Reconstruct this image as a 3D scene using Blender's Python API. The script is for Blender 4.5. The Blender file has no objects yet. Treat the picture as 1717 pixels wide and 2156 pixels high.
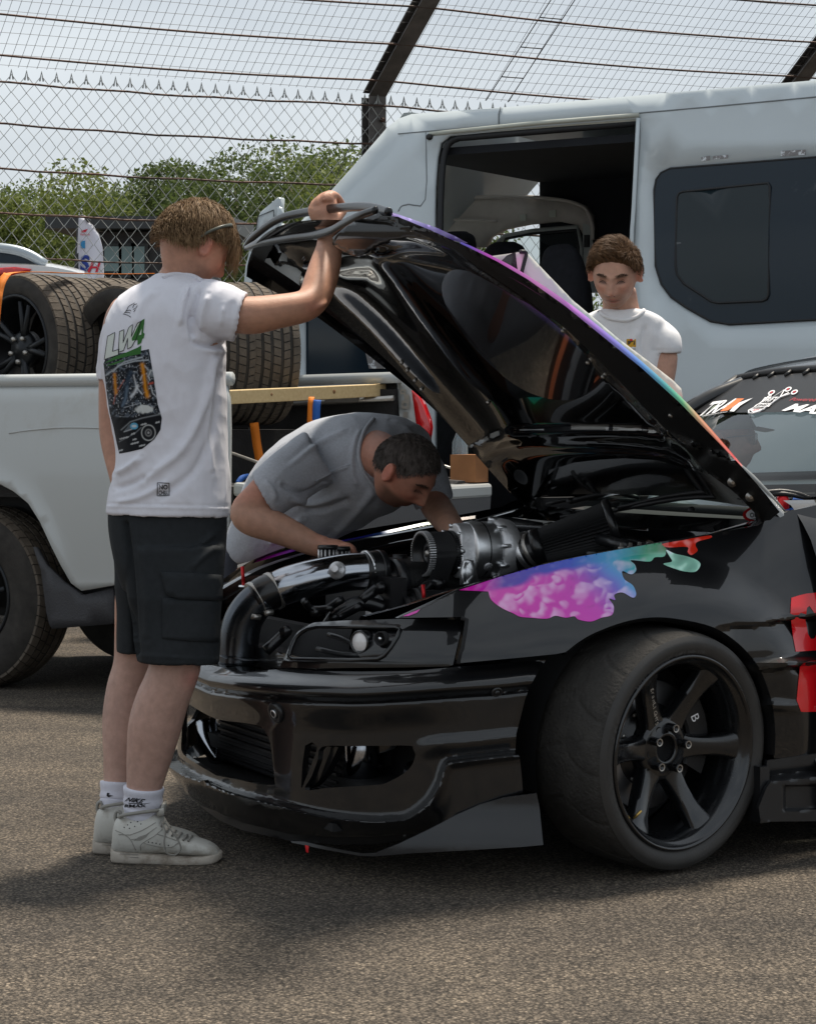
import bpy, bmesh, math, random
import numpy as np
from mathutils import Vector, Matrix, noise
from mathutils.bvhtree import BVHTree
from mathutils.geometry import delaunay_2d_cdt

random.seed(7); rng = np.random.default_rng(7)
sc = bpy.context.scene
COL = sc.collection
R_ = math.radians

# ---------------------------------------------------------------- camera
FPX, CX, HY, CAMH = 4800.0, 858.5, 890.0, 1.177      # focal length in photo pixels (1717 x 2156 view), principal column, horizon row, eye height
cam_d = bpy.data.cameras.new('camera'); cam = bpy.data.objects.new('camera', cam_d); COL.objects.link(cam)
cam_d.sensor_fit = 'VERTICAL'; cam_d.sensor_height = 36; cam_d.lens = 36 * FPX / 2156
cam_d.shift_y = -(1078 - HY) / 2156
cam_d.clip_end = 3000; cam_d.clip_start = 0.1
cam.location = (0, 0, CAMH); cam.rotation_euler = (R_(90), 0, 0)
sc.camera = cam

# ---------------------------------------------------------------- world
SUN_EL, SUN_AZ = 68, 30      # the sun stands behind the cars, a little to the right
world = bpy.data.worlds.new('World'); sc.world = world; world.use_nodes = True
nt = world.node_tree; nt.nodes.clear()
def wn(t, **k):
    n = nt.nodes.new(t)
    for a, b in k.items(): setattr(n, a, b)
    return n
w_out = wn('ShaderNodeOutputWorld'); w_bg = wn('ShaderNodeBackground'); w_bg.inputs['Strength'].default_value = 0.1
sky = wn('ShaderNodeTexSky'); sky.sky_type = 'NISHITA'; sky.sun_disc = False
sky.sun_elevation = R_(SUN_EL); sky.sun_rotation = R_(SUN_AZ); sky.air_density = 1.0; sky.dust_density = 3.0
w_tc = wn('ShaderNodeTexCoord'); w_map = wn('ShaderNodeMapping'); w_map.inputs['Scale'].default_value = (1.0, 1.0, 2.6)
w_no = wn('ShaderNodeTexNoise'); w_no.inputs['Scale'].default_value = 1.9; w_no.inputs['Detail'].default_value = 7; w_no.inputs['Roughness'].default_value = 0.55
w_cr = wn('ShaderNodeValToRGB')
w_cr.color_ramp.elements[0].position = 0.36; w_cr.color_ramp.elements[0].color = (4.2, 4.65, 5.1, 1)
w_cr.color_ramp.elements[1].position = 0.68; w_cr.color_ramp.elements[1].color = (6.5, 6.9, 7.15, 1)
w_mx = wn('ShaderNodeMix'); w_mx.data_type = 'RGBA'; w_mx.inputs[0].default_value = 0.86
nt.links.new(w_tc.outputs['Generated'], w_map.inputs['Vector']); nt.links.new(w_map.outputs[0], w_no.inputs['Vector'])
nt.links.new(w_no.outputs['Fac'], w_cr.inputs['Fac'])
nt.links.new(sky.outputs[0], w_mx.inputs[6]); nt.links.new(w_cr.outputs[0], w_mx.inputs[7])
nt.links.new(w_mx.outputs[2], w_bg.inputs['Color']); nt.links.new(w_bg.outputs[0], w_out.inputs['Surface'])

sun_d = bpy.data.lights.new('sun', 'SUN'); sun = bpy.data.objects.new('sun', sun_d); COL.objects.link(sun)
sun_d.energy = 4.8; sun_d.angle = R_(9); sun_d.color = (1.0, 0.91, 0.78)
_az, _el = R_(SUN_AZ), R_(SUN_EL)
sun_dir = Vector((math.sin(_az) * math.cos(_el), math.cos(_az) * math.cos(_el), math.sin(_el)))
sun.rotation_euler = sun_dir.to_track_quat('Z', 'Y').to_euler(); sun.location = (0, 0, 20)

sc.view_settings.view_transform = 'Standard'; sc.view_settings.look = 'None'
sc.view_settings.exposure = 0.36; sc.view_settings.gamma = 1.0; sc.view_settings.use_curve_mapping = False
sc.render.engine = 'CYCLES'
sc.cycles.max_bounces = 8; sc.cycles.transparent_max_bounces = 12; sc.cycles.use_denoising = True
# ---------------------------------------------------------------- pixel -> direction helpers
CAM = np.array([0, 0, CAMH])
def rays(x, y):
    x = np.atleast_1d(np.asarray(x, float)); y = np.atleast_1d(np.asarray(y, float))
    return np.stack([(x - CX) / FPX, np.ones_like(x), -(y - HY) / FPX], 1)
def P(x, y, d):            # photo pixel at depth d -> world point
    return Vector(((x - CX) / FPX * d, d, CAMH - (y - HY) / FPX * d))
def proj(p):               # world points -> photo pixels
    p = np.atleast_2d(np.asarray(p, float))
    return CX + FPX * p[:, 0] / p[:, 1], HY - FPX * (p[:, 2] - CAMH) / p[:, 1]
class Frame:               # a vertical-axis frame: u along a thing's side, v away from the camera, z up
    def __init__(s, ox, oy, deg):
        a = R_(deg); s.o = np.array([ox, oy, 0.0]); s.U = np.array([math.cos(a), math.sin(a), 0]); s.V = np.array([-math.sin(a), math.cos(a), 0]); s.deg = deg
    def w(s, u, v=None, z=None):
        if v is None: u, v, z = np.asarray(u).T
        u = np.asarray(u, float); v = np.asarray(v, float); z = np.asarray(z, float)
        u, v, z = np.broadcast_arrays(u, v, z)
        return s.o + u[..., None] * s.U + v[..., None] * s.V + z[..., None] * np.array([0, 0, 1.0])
    def loc(s, p):
        q = np.asarray(p, float) - s.o
        return np.stack([q @ s.U, q @ s.V, q[..., 2]], -1)
    def onv(s, x, y, v):   # pixel rays cut with the plane v = const
        r = rays(x, y); v = np.broadcast_to(np.asarray(v, float), (len(r),))
        t = (v - (CAM - s.o) @ s.V) / (r @ s.V)
        return s.loc(CAM + t[:, None] * r)
    def p(s, x, y, v): return Vector(s.w(s.onv(x, y, v))[0])
    def pu(s, x, y, u):
        r = rays(x, y); t = (u - (CAM - s.o) @ s.U) / (r @ s.U)
        return Vector((CAM + t[:, None] * r)[0])
    def pz(s, x, y, z):
        r = rays(x, y); t = (z - CAMH) / r[:, 2]
        return Vector((CAM + t[:, None] * r)[0])
    def hit(s, x, y, g, v0=-0.4, v1=1.0, n=120):   # first zero of g(u,v,z,x,y) along each ray between two planes
        x = np.atleast_1d(np.asarray(x, float)); y = np.atleast_1d(np.asarray(y, float)); r = rays(x, y)
        c = (CAM - s.o); k = r @ s.V
        t0 = (v0 - c @ s.V) / k; t1 = (v1 - c @ s.V) / k
        def ev(t):
            q = s.loc(CAM + t[:, None] * r); return g(q[:, 0], q[:, 1], q[:, 2], x, y)
        lo = t0.copy(); hi = t1.copy(); best = np.full(len(x), 1e9); bt = t0.copy(); done = np.zeros(len(x), bool); prev = t0.copy()
        for i in range(n + 1):
            t = t0 + (t1 - t0) * i / n; gv = ev(t)
            new = (~done) & (gv <= 0)
            lo[new] = prev[new]; hi[new] = t[new]; done |= new
            m = (~done) & (gv < best); best[m] = gv[m]; bt[m] = t[m]; prev = t
        for _ in range(18):
            mid = (lo + hi) / 2; gv = ev(mid); ins = gv <= 0
            hi = np.where(ins, mid, hi); lo = np.where(ins, lo, mid)
        t = np.where(done, hi, bt)
        return s.loc(CAM + t[:, None] * r)

def cr(pts, n):            # Catmull-Rom resample of a polyline: n points per span
    p = np.asarray(pts, float)
    if len(p) < 3:
        return np.array([p[0] + (p[-1] - p[0]) * i / n for i in range(n + 1)])
    q = np.vstack([2 * p[0] - p[1], p, 2 * p[-1] - p[-2]]); out = []
    for i in range(1, len(q) - 2):
        a, b, c, d = q[i - 1], q[i], q[i + 1], q[i + 2]
        for k in range(n):
            t = k / n
            out.append(0.5 * ((2 * b) + (c - a) * t + (2 * a - 5 * b + 4 * c - d) * t * t + (3 * b - a - 3 * c + d) * t ** 3))
    out.append(q[-2]); return np.array(out)
def crc(pts, n):           # closed version
    p = np.asarray(pts, float); m = len(p); out = []
    for i in range(m):
        a, b, c, d = p[i - 1], p[i], p[(i + 1) % m], p[(i + 2) % m]
        for k in range(n):
            t = k / n
            out.append(0.5 * ((2 * b) + (c - a) * t + (2 * a - 5 * b + 4 * c - d) * t * t + (3 * b - a - 3 * c + d) * t ** 3))
    return np.array(out)
def sstep(a, b, x):
    t = np.clip((x - a) / (b - a), 0, 1); return t * t * (3 - 2 * t)
def pdist(x, y, line):     # signed distance of pixels to a polyline (positive = right of travel / below for left-to-right lines)
    L = np.asarray(line, float); best = np.full(np.shape(x), 1e9); sg = np.zeros(np.shape(x))
    for (ax, ay), (bx, by) in zip(L[:-1], L[1:]):
        dx, dy = bx - ax, by - ay; t = np.clip(((x - ax) * dx + (y - ay) * dy) / (dx * dx + dy * dy), 0, 1)
        d = np.hypot(x - ax - t * dx, y - ay - t * dy); m = d < best
        best = np.where(m, d, best); sg = np.where(m, np.sign(dx * (y - ay) - dy * (x - ax)), sg)
    return best * sg
def inpoly(x, y, poly):
    x = np.asarray(x); y = np.asarray(y); c = np.zeros(x.shape, bool); n = len(poly)
    for i in range(n):
        x1, y1 = poly[i]; x2, y2 = poly[i - 1]
        c ^= ((y1 > y) != (y2 > y)) & (x < (x2 - x1) * (y - y1) / ((y2 - y1) or 1e-9) + x1)
    return c

# ---------------------------------------------------------------- objects
LOC = {}
def empty(name, loc, label=None, cat=None, group=None, parent=None):
    o = bpy.data.objects.new(name, None); COL.objects.link(o); o.empty_display_size = 0.1
    loc = Vector(loc)
    if parent: o.parent = parent; o.location = loc - LOC[parent.name]
    else: o.location = loc
    LOC[o.name] = loc
    tag(o, label, cat, group); return o
def tag(o, label=None, cat=None, group=None, kind=None):
    if label: o['label'] = label
    if cat: o['category'] = cat
    if group: o['group'] = group
    if kind: o['kind'] = kind
    return o
def obj(name, vf, mat=None, parent=None, smooth=True, angle=None, origin=None):
    V, F = vf
    base = LOC[parent.name] if parent else Vector(origin if origin is not None else (0, 0, 0))
    V = np.asarray(V, float).reshape(-1, 3) - np.array(base)
    me = bpy.data.meshes.new(name); me.from_pydata(V.tolist(), [], [tuple(int(i) for i in f) for f in F]); me.validate(); me.update()
    o = bpy.data.objects.new(name, me); COL.objects.link(o)
    if parent: o.parent = parent
    else: o.location = base
    LOC[o.name] = base
    if mat: me.materials.append(mat)
    if smooth:
        me.polygons.foreach_set('use_smooth', [True] * len(me.polygons))
        if angle is not None: me.set_sharp_from_angle(angle=R_(angle))
    return o
def solid(o, t, off=-1):
    m = o.modifiers.new('solid', 'SOLIDIFY'); m.thickness = t; m.offset = off; return o
def bevel(o, w, seg=2):
    m = o.modifiers.new('bevel', 'BEVEL'); m.width = w; m.segments = seg; m.limit_method = 'ANGLE'; return o
def join(*parts):
    V, F, n = [], [], 0
    for v, f in parts:
        v = np.asarray(v, float).reshape(-1, 3); V.append(v); F += [tuple(i + n for i in q) for q in f]; n += len(v)
    return (np.vstack(V) if V else np.zeros((0, 3))), F
def xf(vf, M):
    V = np.asarray(vf[0], float); M = np.array(M)
    return V @ M[:3, :3].T + M[:3, 3], vf[1]
def box(c, s, M=None):
    x, y, z = s[0] / 2, s[1] / 2, s[2] / 2
    V = np.array([(a * x, b * y, e * z) for e in (-1, 1) for b in (-1, 1) for a in (-1, 1)]) + np.array(c)
    F = [(0, 2, 3, 1), (4, 5, 7, 6), (0, 1, 5, 4), (2, 6, 7, 3), (0, 4, 6, 2), (1, 3, 7, 5)]
    return xf((V, F), M) if M is not None else (V, F)
def hexa(p8):              # box from 8 corners: bottom loop 4, top loop 4
    return np.array([tuple(q) for q in p8]), [(3, 2, 1, 0), (4, 5, 6, 7), (0, 1, 5, 4), (1, 2, 6, 5), (2, 3, 7, 6), (3, 0, 4, 7)]
def fbox(f, u0, u1, v0, v1, z0, z1):
    return hexa([f.w(u0, v0, z0), f.w(u1, v0, z0), f.w(u1, v1, z0), f.w(u0, v1, z0), f.w(u0, v0, z1), f.w(u1, v0, z1), f.w(u1, v1, z1), f.w(u0, v1, z1)])
def frame_at(o, zdir, xdir=None):
    z = Vector(zdir).normalized(); x = Vector(xdir) if xdir is not None else (Vector((0, 0, 1)) if abs(z.z) < 0.9 else Vector((1, 0, 0)))
    y = z.cross(x).normalized(); x = y.cross(z).normalized()
    M = Matrix(((x.x, y.x, z.x, o[0]), (x.y, y.y, z.y, o[1]), (x.z, y.z, z.z, o[2]), (0, 0, 0, 1))); return M
def lathe(prof, n=32, M=None, a0=0, a1=2 * math.pi):     # profile of (r, z)
    full = abs(a1 - a0 - 2 * math.pi) < 1e-6; m = n if full else n + 1
    V = []; k = len(prof)
    for i in range(m):
        a = a0 + (a1 - a0) * i / n; c, s = math.cos(a), math.sin(a)
        V += [(r * c, r * s, z) for r, z in prof]
    F = []
    for i in range(n):
        j = (i + 1) % m
        for q in range(k - 1):
            F.append((i * k + q, j * k + q, j * k + q + 1, i * k + q + 1))
    V = np.array(V, float)
    return xf((V, F), M) if M is not None else (V, F)
def cyl(a, b, r, n=16, r2=None, cap=True):
    a = Vector(a); b = Vector(b); M = frame_at(a, b - a); L = (b - a).length; r2 = r if r2 is None else r2
    pr = [(0, 0), (r, 0), (r2, L), (0, L)] if cap else [(r, 0), (r2, L)]
    return lathe(pr, n, M)
def tube(pts, rad, n=10, cap=True, closed=False, ell=None, sub=0):
    """tube along a polyline; rad scalar or list; ell = (ratio, reference vector) flattens the section across the vector"""
    pts = np.asarray([tuple(p) for p in pts], float); rad = np.broadcast_to(np.asarray(rad, float), (len(pts),)).copy()
    if sub:
        q = np.hstack([pts, rad[:, None]]); q = crc(q, sub) if closed else cr(q, sub); pts = q[:, :3]; rad = q[:, 3]
    m = len(pts); V = []; T = np.zeros_like(pts)
    for i in range(m):
        a = pts[i - 1] if (i > 0 or closed) else pts[i]; b = pts[(i + 1) % m] if (i < m - 1 or closed) else pts[i]
        T[i] = (b - a) / (np.linalg.norm(b - a) + 1e-12)
    ref = np.array(ell[1], float) if ell else np.array([0.31, 0.17, 0.93])
    if abs(T[0] @ ref) / np.linalg.norm(ref) > 0.95: ref = np.array([1.0, 0.2, 0.1])
    x = ref - T[0] * (ref @ T[0]); x /= np.linalg.norm(x)
    for i in range(m):
        x = (ref - T[i] * (ref @ T[i])) if ell else (x - T[i] * (x @ T[i])); x = x / (np.linalg.norm(x) + 1e-12); y = np.cross(T[i], x)
        ra = rad[i]; rb = ra * (ell[0] if ell else 1)
        for k in range(n):
            a = 2 * math.pi * k / n; V.append(pts[i] + x * math.cos(a) * rb + y * math.sin(a) * ra)
    F = []
    for i in range(m if closed else m - 1):
        j = (i + 1) % m
        for k in range(n): F.append((i * n + k, i * n + (k + 1) % n, j * n + (k + 1) % n, j * n + k))
    if cap and not closed:
        F.append(tuple(range(n - 1, -1, -1))); F.append(tuple((m - 1) * n + k for k in range(n)))
    return np.array(V), F
def loft(rings, n=28, sub=4, cap=True, pw=2.0):          # rings of (centre, a-vector, b-vector)
    A = np.array([np.hstack([tuple(c), tuple(a), tuple(b)]) for c, a, b in rings], float)
    if sub: A = cr(A, sub)
    V = []; m = len(A)
    for q in A:
        for k in range(n):
            t = 2 * math.pi * k / n; c, s = math.cos(t), math.sin(t)
            c = math.copysign(abs(c) ** (2 / pw), c); s = math.copysign(abs(s) ** (2 / pw), s)
            V.append(q[:3] + q[3:6] * c + q[6:9] * s)
    F = [(i * n + k, i * n + (k + 1) % n, (i + 1) * n + (k + 1) % n, (i + 1) * n + k) for i in range(m - 1) for k in range(n)]
    if cap: F.append(tuple(range(n - 1, -1, -1))); F.append(tuple((m - 1) * n + k for k in range(n)))
    return np.array(V), F
def grid(rows, nu=0, nv=0, closed=False):                # smooth sheet through rows of control points
    A = np.array([[tuple(p) for p in r] for r in rows], float)
    if nv: A = np.array([cr(r, nv) for r in A])
    if nu: A = np.stack([cr(A[:, j], nu) for j in range(A.shape[1])], 1)
    m, k = A.shape[:2]
    F = [(i * k + j, i * k + j + 1, (i + 1) * k + j + 1, (i + 1) * k + j) for i in range(m - 1) for j in range(k - 1)]
    return A.reshape(-1, 3), F
def plate(poly, fn, cell=None, holes=(), lines=()):
    """polygon with holes in a flat 2-D domain, meshed by constrained Delaunay, then mapped to 3-D by fn(x, y)"""
    cx, cy = cell if isinstance(cell, (tuple, list)) else (cell, cell)
    pts, eds, loops = [], [], []
    def chain(L, closed):
        L = [tuple(map(float, p)) for p in L]; i0 = len(pts); out = []
        seg = list(zip(L, L[1:] + L[:1])) if closed else list(zip(L[:-1], L[1:]))
        for p, q in seg:
            k = 1 if not cell else max(1, int(math.hypot((p[0] - q[0]) / cx, (p[1] - q[1]) / cy) + .3))
            out += [(p[0] + (q[0] - p[0]) * i / k, p[1] + (q[1] - p[1]) * i / k) for i in range(k)]
        if not closed: out.append(L[-1])
        pts.extend(out); m = len(out)
        eds.extend((i0 + i, i0 + i + 1) for i in range(m - 1))
        if closed: eds.append((i0 + m - 1, i0))
        return out
    loops = [chain(L, True) for L in [poly] + list(holes)]
    ln = [chain(L, False) for L in lines]
    bp = np.array(pts)
    if cell:
        lo = bp.min(0); hi = bp.max(0)
        gy = np.arange(lo[1] + cy * .5, hi[1], cy * .9); gx = np.arange(lo[0], hi[0] + cx, cx)
        X, Y = np.meshgrid(gx, gy); X = X + (np.arange(len(gy)) % 2)[:, None] * cx * .5; X = X.ravel(); Y = Y.ravel()
        m = inpoly(X, Y, loops[0])
        for h in loops[1:]: m &= ~inpoly(X, Y, h)
        X, Y = X[m], Y[m]
        if len(X):
            keep = np.ones(len(X), bool)
            for i in range(0, len(X), 4000):
                d = np.min(((X[i:i + 4000, None] - bp[None, :, 0]) / cx) ** 2 + ((Y[i:i + 4000, None] - bp[None, :, 1]) / cy) ** 2, 1); keep[i:i + 4000] = d > .3
            pts = pts + list(zip(X[keep], Y[keep]))
    r = delaunay_2d_cdt([Vector(p) for p in pts], eds, [], 0, 1e-5)
    X = np.array([v.x for v in r[0]]); Y = np.array([v.y for v in r[0]]); F = np.array([f for f in r[2] if len(f) == 3])
    mx, my = X[F].mean(1), Y[F].mean(1); m = inpoly(mx, my, loops[0])
    for h in loops[1:]: m &= ~inpoly(mx, my, h)
    F = F[m]; us = np.unique(F); mp = np.full(len(X), -1); mp[us] = np.arange(len(us)); F = [tuple(f) for f in mp[F]]; X, Y = X[us], Y[us]
    V = np.asarray(fn(X, Y), float)
    G = []
    for f in F:      # wind every face the same way in 2-D, then turn the sheet's front to the camera side
        ar = sum(X[f[i - 1]] * Y[f[i]] - X[f[i]] * Y[f[i - 1]] for i in range(len(f))); G.append(f if ar > 0 else f[::-1])
    q = np.array([g[:3] for g in G]); n = np.cross(V[q[:, 1]] - V[q[:, 0]], V[q[:, 2]] - V[q[:, 0]])
    if np.sum(n * (CAM - V[q[:, 0]])) < 0: G = [g[::-1] for g in G]
    return V, G
def remesh(parts, voxel, smooth=2):
    V, F = join(*parts)
    me = bpy.data.meshes.new('tmp'); me.from_pydata(np.asarray(V).tolist(), [], [tuple(int(i) for i in f) for f in F]); me.update()
    bm = bmesh.new(); bm.from_mesh(me); bmesh.ops.recalc_face_normals(bm, faces=bm.faces); bm.to_mesh(me); bm.free()
    o = bpy.data.objects.new('tmp', me); COL.objects.link(o)
    m = o.modifiers.new('r', 'REMESH'); m.mode = 'VOXEL'; m.voxel_size = voxel
    dg = bpy.context.evaluated_depsgraph_get(); ev = o.evaluated_get(dg); e = ev.to_mesh()
    n = len(e.vertices); co = np.empty(n * 3); e.vertices.foreach_get('co', co); co = co.reshape(-1, 3)
    Fq = [tuple(p.vertices) for p in e.polygons]; ev.to_mesh_clear()
    ed = np.array([(a, b) for f in Fq for a, b in zip(f, f[1:] + f[:1])])
    for _ in range(smooth):
        s = np.zeros_like(co); c = np.zeros(n)
        np.add.at(s, ed[:, 0], co[ed[:, 1]]); np.add.at(c, ed[:, 0], 1)
        np.add.at(s, ed[:, 1], co[ed[:, 0]]); np.add.at(c, ed[:, 1], 1)
        co = 0.4 * co + 0.6 * s / np.maximum(c, 1)[:, None]
    bpy.data.objects.remove(o); bpy.data.meshes.remove(me)
    return co, Fq
def vnormals(V, F):
    V = np.asarray(V); N = np.zeros_like(V)
    q = np.array([f[:3] for f in F]); n = np.cross(V[q[:, 1]] - V[q[:, 0]], V[q[:, 2]] - V[q[:, 0]])
    for f_, k in ((q[:, 0], 0), (q[:, 1], 0), (q[:, 2], 0)): np.add.at(N, f_, n)
    last = np.array([f[-1] for f in F]); np.add.at(N, last, n)
    return N / (np.linalg.norm(N, axis=1)[:, None] + 1e-12)
def nz(p, s=1.0, off=0.0):
    return np.array([noise.noise(Vector((a * s + off, b * s, c * s))) for a, b, c in np.asarray(p)])
def colour_attr(o, cols, name='paint'):
    a = o.data.color_attributes.new(name, 'FLOAT_COLOR', 'POINT')
    c = np.ones((len(o.data.vertices), 4)); c[:, :cols.shape[1]] = cols
    a.data.foreach_set('color', c.ravel())
def bvh(vf): return BVHTree.FromPolygons([Vector(v) for v in vf[0]], vf[1])
def drape(tree, eye, target_pts, off):      # lay 2-D artwork on a surface: shoot from a point through the given points
    out = []; miss = []; e = Vector(eye)
    for i, p in enumerate(target_pts):
        d = (Vector(p) - e).normalized(); h = tree.ray_cast(e, d)
        if h[0] is None: out.append(None); miss.append(i); continue
        n = h[1] if h[1].dot(d) < 0 else -h[1]
        out.append(tuple(h[0] + n * off))
    if miss:       # points that pass the edge take the distance of their nearest neighbour on the surface
        ok = [i for i in range(len(out)) if out[i] is not None]; T = np.array([tuple(p) for p in target_pts])
        for i in miss:
            if not ok:
                q = tree.find_nearest(e + (Vector(target_pts[i]) - e).normalized() * 7.0)[0]; out[i] = tuple(q); continue
            j = ok[int(np.argmin(np.sum((T[ok] - T[i]) ** 2, 1)))]; L = (Vector(out[j]) - e).length
            out[i] = tuple(e + (Vector(target_pts[i]) - e).normalized() * L)
    return np.array(out)
def thick(vf, vec):      # give a sheet thickness along a fixed direction, with a clean rim
    V, F = np.asarray(vf[0]), vf[1]; n = len(V); from collections import Counter
    cnt = Counter(); dirn = {}
    for f in F:
        for a, b in zip(f, f[1:] + f[:1]): cnt[(min(a, b), max(a, b))] += 1; dirn[(min(a, b), max(a, b))] = (a, b)
    G = list(F) + [tuple(i + n for i in f[::-1]) for f in F] + [(b, a, a + n, b + n) for k, (a, b) in dirn.items() if cnt[k] == 1]
    return np.vstack([V, V + np.asarray(vec)]), G
def decal_px(tree, poly, off=0.0015, cell=10, holes=()):  # traced outline laid on a surface
    return plate(poly, lambda x, y: drape(tree, (0, 0, CAMH), [P(a, b, 5.0) for a, b in zip(x, y)], off), cell, holes)
def text2d(s, size=1.0, shear=0.0, bold=0.0, spacing=1.0):   # lettering as flat 2-D mesh
    cu = bpy.data.curves.new('t', 'FONT'); cu.body = s; cu.size = size; cu.shear = shear; cu.offset = bold; cu.space_character = spacing; cu.resolution_u = 3
    o = bpy.data.objects.new('t', cu); COL.objects.link(o)
    dg = bpy.context.evaluated_depsgraph_get(); e = o.evaluated_get(dg); me = e.to_mesh()
    V = np.array([tuple(v.co) for v in me.vertices]); F = [tuple(p.vertices) for p in me.polygons]; e.to_mesh_clear()
    bpy.data.objects.remove(o); bpy.data.curves.remove(cu)
    bm = bmesh.new(); vs = [bm.verts.new(v) for v in V]
    for f in F:
        try: bm.faces.new([vs[i] for i in f])
        except ValueError: pass
    bmesh.ops.triangulate(bm, faces=bm.faces); 
    bm.verts.index_update(); V = np.array([tuple(v.co) for v in bm.verts]); F = [tuple(v.index for v in f.verts) for f in bm.faces]; bm.free()
    return V, F
def text_quad(s, q, **k):      # 2-D text fitted to a quad of pixels: bl, br, tr, tl -> pixel positions
    V, F = text2d(s, **k); lo = V.min(0); hi = V.max(0); a = (V[:, 0] - lo[0]) / (hi[0] - lo[0]); b = (V[:, 1] - lo[1]) / (hi[1] - lo[1])
    q = np.array(q, float); p = (1 - b)[:, None] * ((1 - a)[:, None] * q[0] + a[:, None] * q[1]) + b[:, None] * ((1 - a)[:, None] * q[3] + a[:, None] * q[2])
    return p, F
def text_px(tree, s, q, off=0.002, **k):
    p, F = text_quad(s, q, **k)
    return drape(tree, (0, 0, CAMH), [P(a, b, 5.0) for a, b in p], off), F

# ---------------------------------------------------------------- materials
MATS = {}
def mat(name, col=(0.5, 0.5, 0.5), rough=0.5, metal=0.0, coat=0.0, coat_rough=0.05, spec=0.5, var=0.0, vscale=8.0, bump=0.0, bscale=60.0,
        rvar=0.0, attr=None, trans=0.0, ior=1.45, emit=0.0, sss=0.0, col2=None, dirt=None, stretch=None, alpha=1.0, detail=5.0, sheen=0.0):
    m = bpy.data.materials.new(name); m.use_nodes = True; t = m.node_tree; b = t.nodes['Principled BSDF']; N = t.nodes.new; L = t.links.new
    I = b.inputs
    I['Base Color'].default_value = (*col, 1); I['Roughness'].default_value = rough; I['Metallic'].default_value = metal
    I['Coat Weight'].default_value = coat; I['Coat Roughness'].default_value = coat_rough; I['Specular IOR Level'].default_value = spec
    I['Transmission Weight'].default_value = trans; I['IOR'].default_value = ior; I['Alpha'].default_value = alpha
    if sheen: I['Sheen Weight'].default_value = sheen
    if sss: I['Subsurface Weight'].default_value = sss; I['Subsurface Radius'].default_value = (0.012, 0.004, 0.002); I['Subsurface Scale'].default_value = 1.0
    tc = N('ShaderNodeTexCoord'); mp = N('ShaderNodeMapping'); L(tc.outputs['Object'], mp.inputs['Vector'])
    if stretch: mp.inputs['Scale'].default_value = stretch
    src = None
    if attr:
        at = N('ShaderNodeAttribute'); at.attribute_name = attr; src = at.outputs['Color']
    if var or col2:
        no = N('ShaderNodeTexNoise'); no.inputs['Scale'].default_value = vscale; no.inputs['Detail'].default_value = detail; no.inputs['Roughness'].default_value = 0.6
        L(mp.outputs[0], no.inputs['Vector'])
        rp = N('ShaderNodeValToRGB'); rp.color_ramp.elements[0].position = 0.3; rp.color_ramp.elements[1].position = 0.7
        if col2: rp.color_ramp.elements[0].color = (*col, 1); rp.color_ramp.elements[1].color = (*col2, 1)
        else:
            rp.color_ramp.elements[0].color = (*[1 - var] * 3, 1); rp.color_ramp.elements[1].color = (*[1 + var] * 3, 1)
        L(no.outputs['Fac'], rp.inputs['Fac'])
        if col2 and not attr: src = rp.outputs[0]
        else:
            mu = N('ShaderNodeMix'); mu.data_type = 'RGBA'; mu.blend_type = 'MULTIPLY'; mu.inputs[0].default_value = 1
            if src: L(src, mu.inputs[6])
            else: mu.inputs[6].default_value = (*col, 1)
            L(rp.outputs[0], mu.inputs[7]); src = mu.outputs[2]
    if dirt:     # (colour, scale, threshold): wear and dust in patches
        dn = N('ShaderNodeTexNoise'); dn.inputs['Scale'].default_value = dirt[1]; dn.inputs['Detail'].default_value = 9; dn.inputs['Roughness'].default_value = 0.7
        L(tc.outputs['Object'], dn.inputs['Vector'])
        mr = N('ShaderNodeMapRange'); mr.inputs[1].default_value = dirt[2]; mr.inputs[2].default_value = dirt[2] + (dirt[3] if len(dirt) > 3 else 0.12); L(dn.outputs['Fac'], mr.inputs[0])
        mu = N('ShaderNodeMix'); mu.data_type = 'RGBA'; L(mr.outputs[0], mu.inputs[0])
        if src: L(src, mu.inputs[6])
        else: mu.inputs[6].default_value = (*col, 1)
        mu.inputs[7].default_value = (*dirt[0], 1); src = mu.outputs[2]
    if src: L(src, I['Base Color'])
    if rvar:
        no = N('ShaderNodeTexNoise'); no.inputs['Scale'].default_value = vscale * 0.7; no.inputs['Detail'].default_value = 8; L(mp.outputs[0], no.inputs['Vector'])
        mr = N('ShaderNodeMapRange'); mr.inputs[1].default_value = 0.3; mr.inputs[2].default_value = 0.75; mr.inputs[3].default_value = max(0, rough - rvar * 0.3); mr.inputs[4].default_value = rough + rvar
        L(no.outputs['Fac'], mr.inputs[0]); L(mr.outputs[0], I['Roughness'])
    if bump:
        no = N('ShaderNodeTexNoise'); no.inputs['Scale'].default_value = bscale; no.inputs['Detail'].default_value = 4; L(mp.outputs[0], no.inputs['Vector'])
        bu = N('ShaderNodeBump'); bu.inputs['Strength'].default_value = bump; bu.inputs['Distance'].default_value = 0.01
        L(no.outputs['Fac'], bu.inputs['Height']); L(bu.outputs[0], I['Normal'])
    if emit: I['Emission Color'].default_value = (*col, 1); I['Emission Strength'].default_value = emit
    MATS[name] = m; return m
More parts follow.
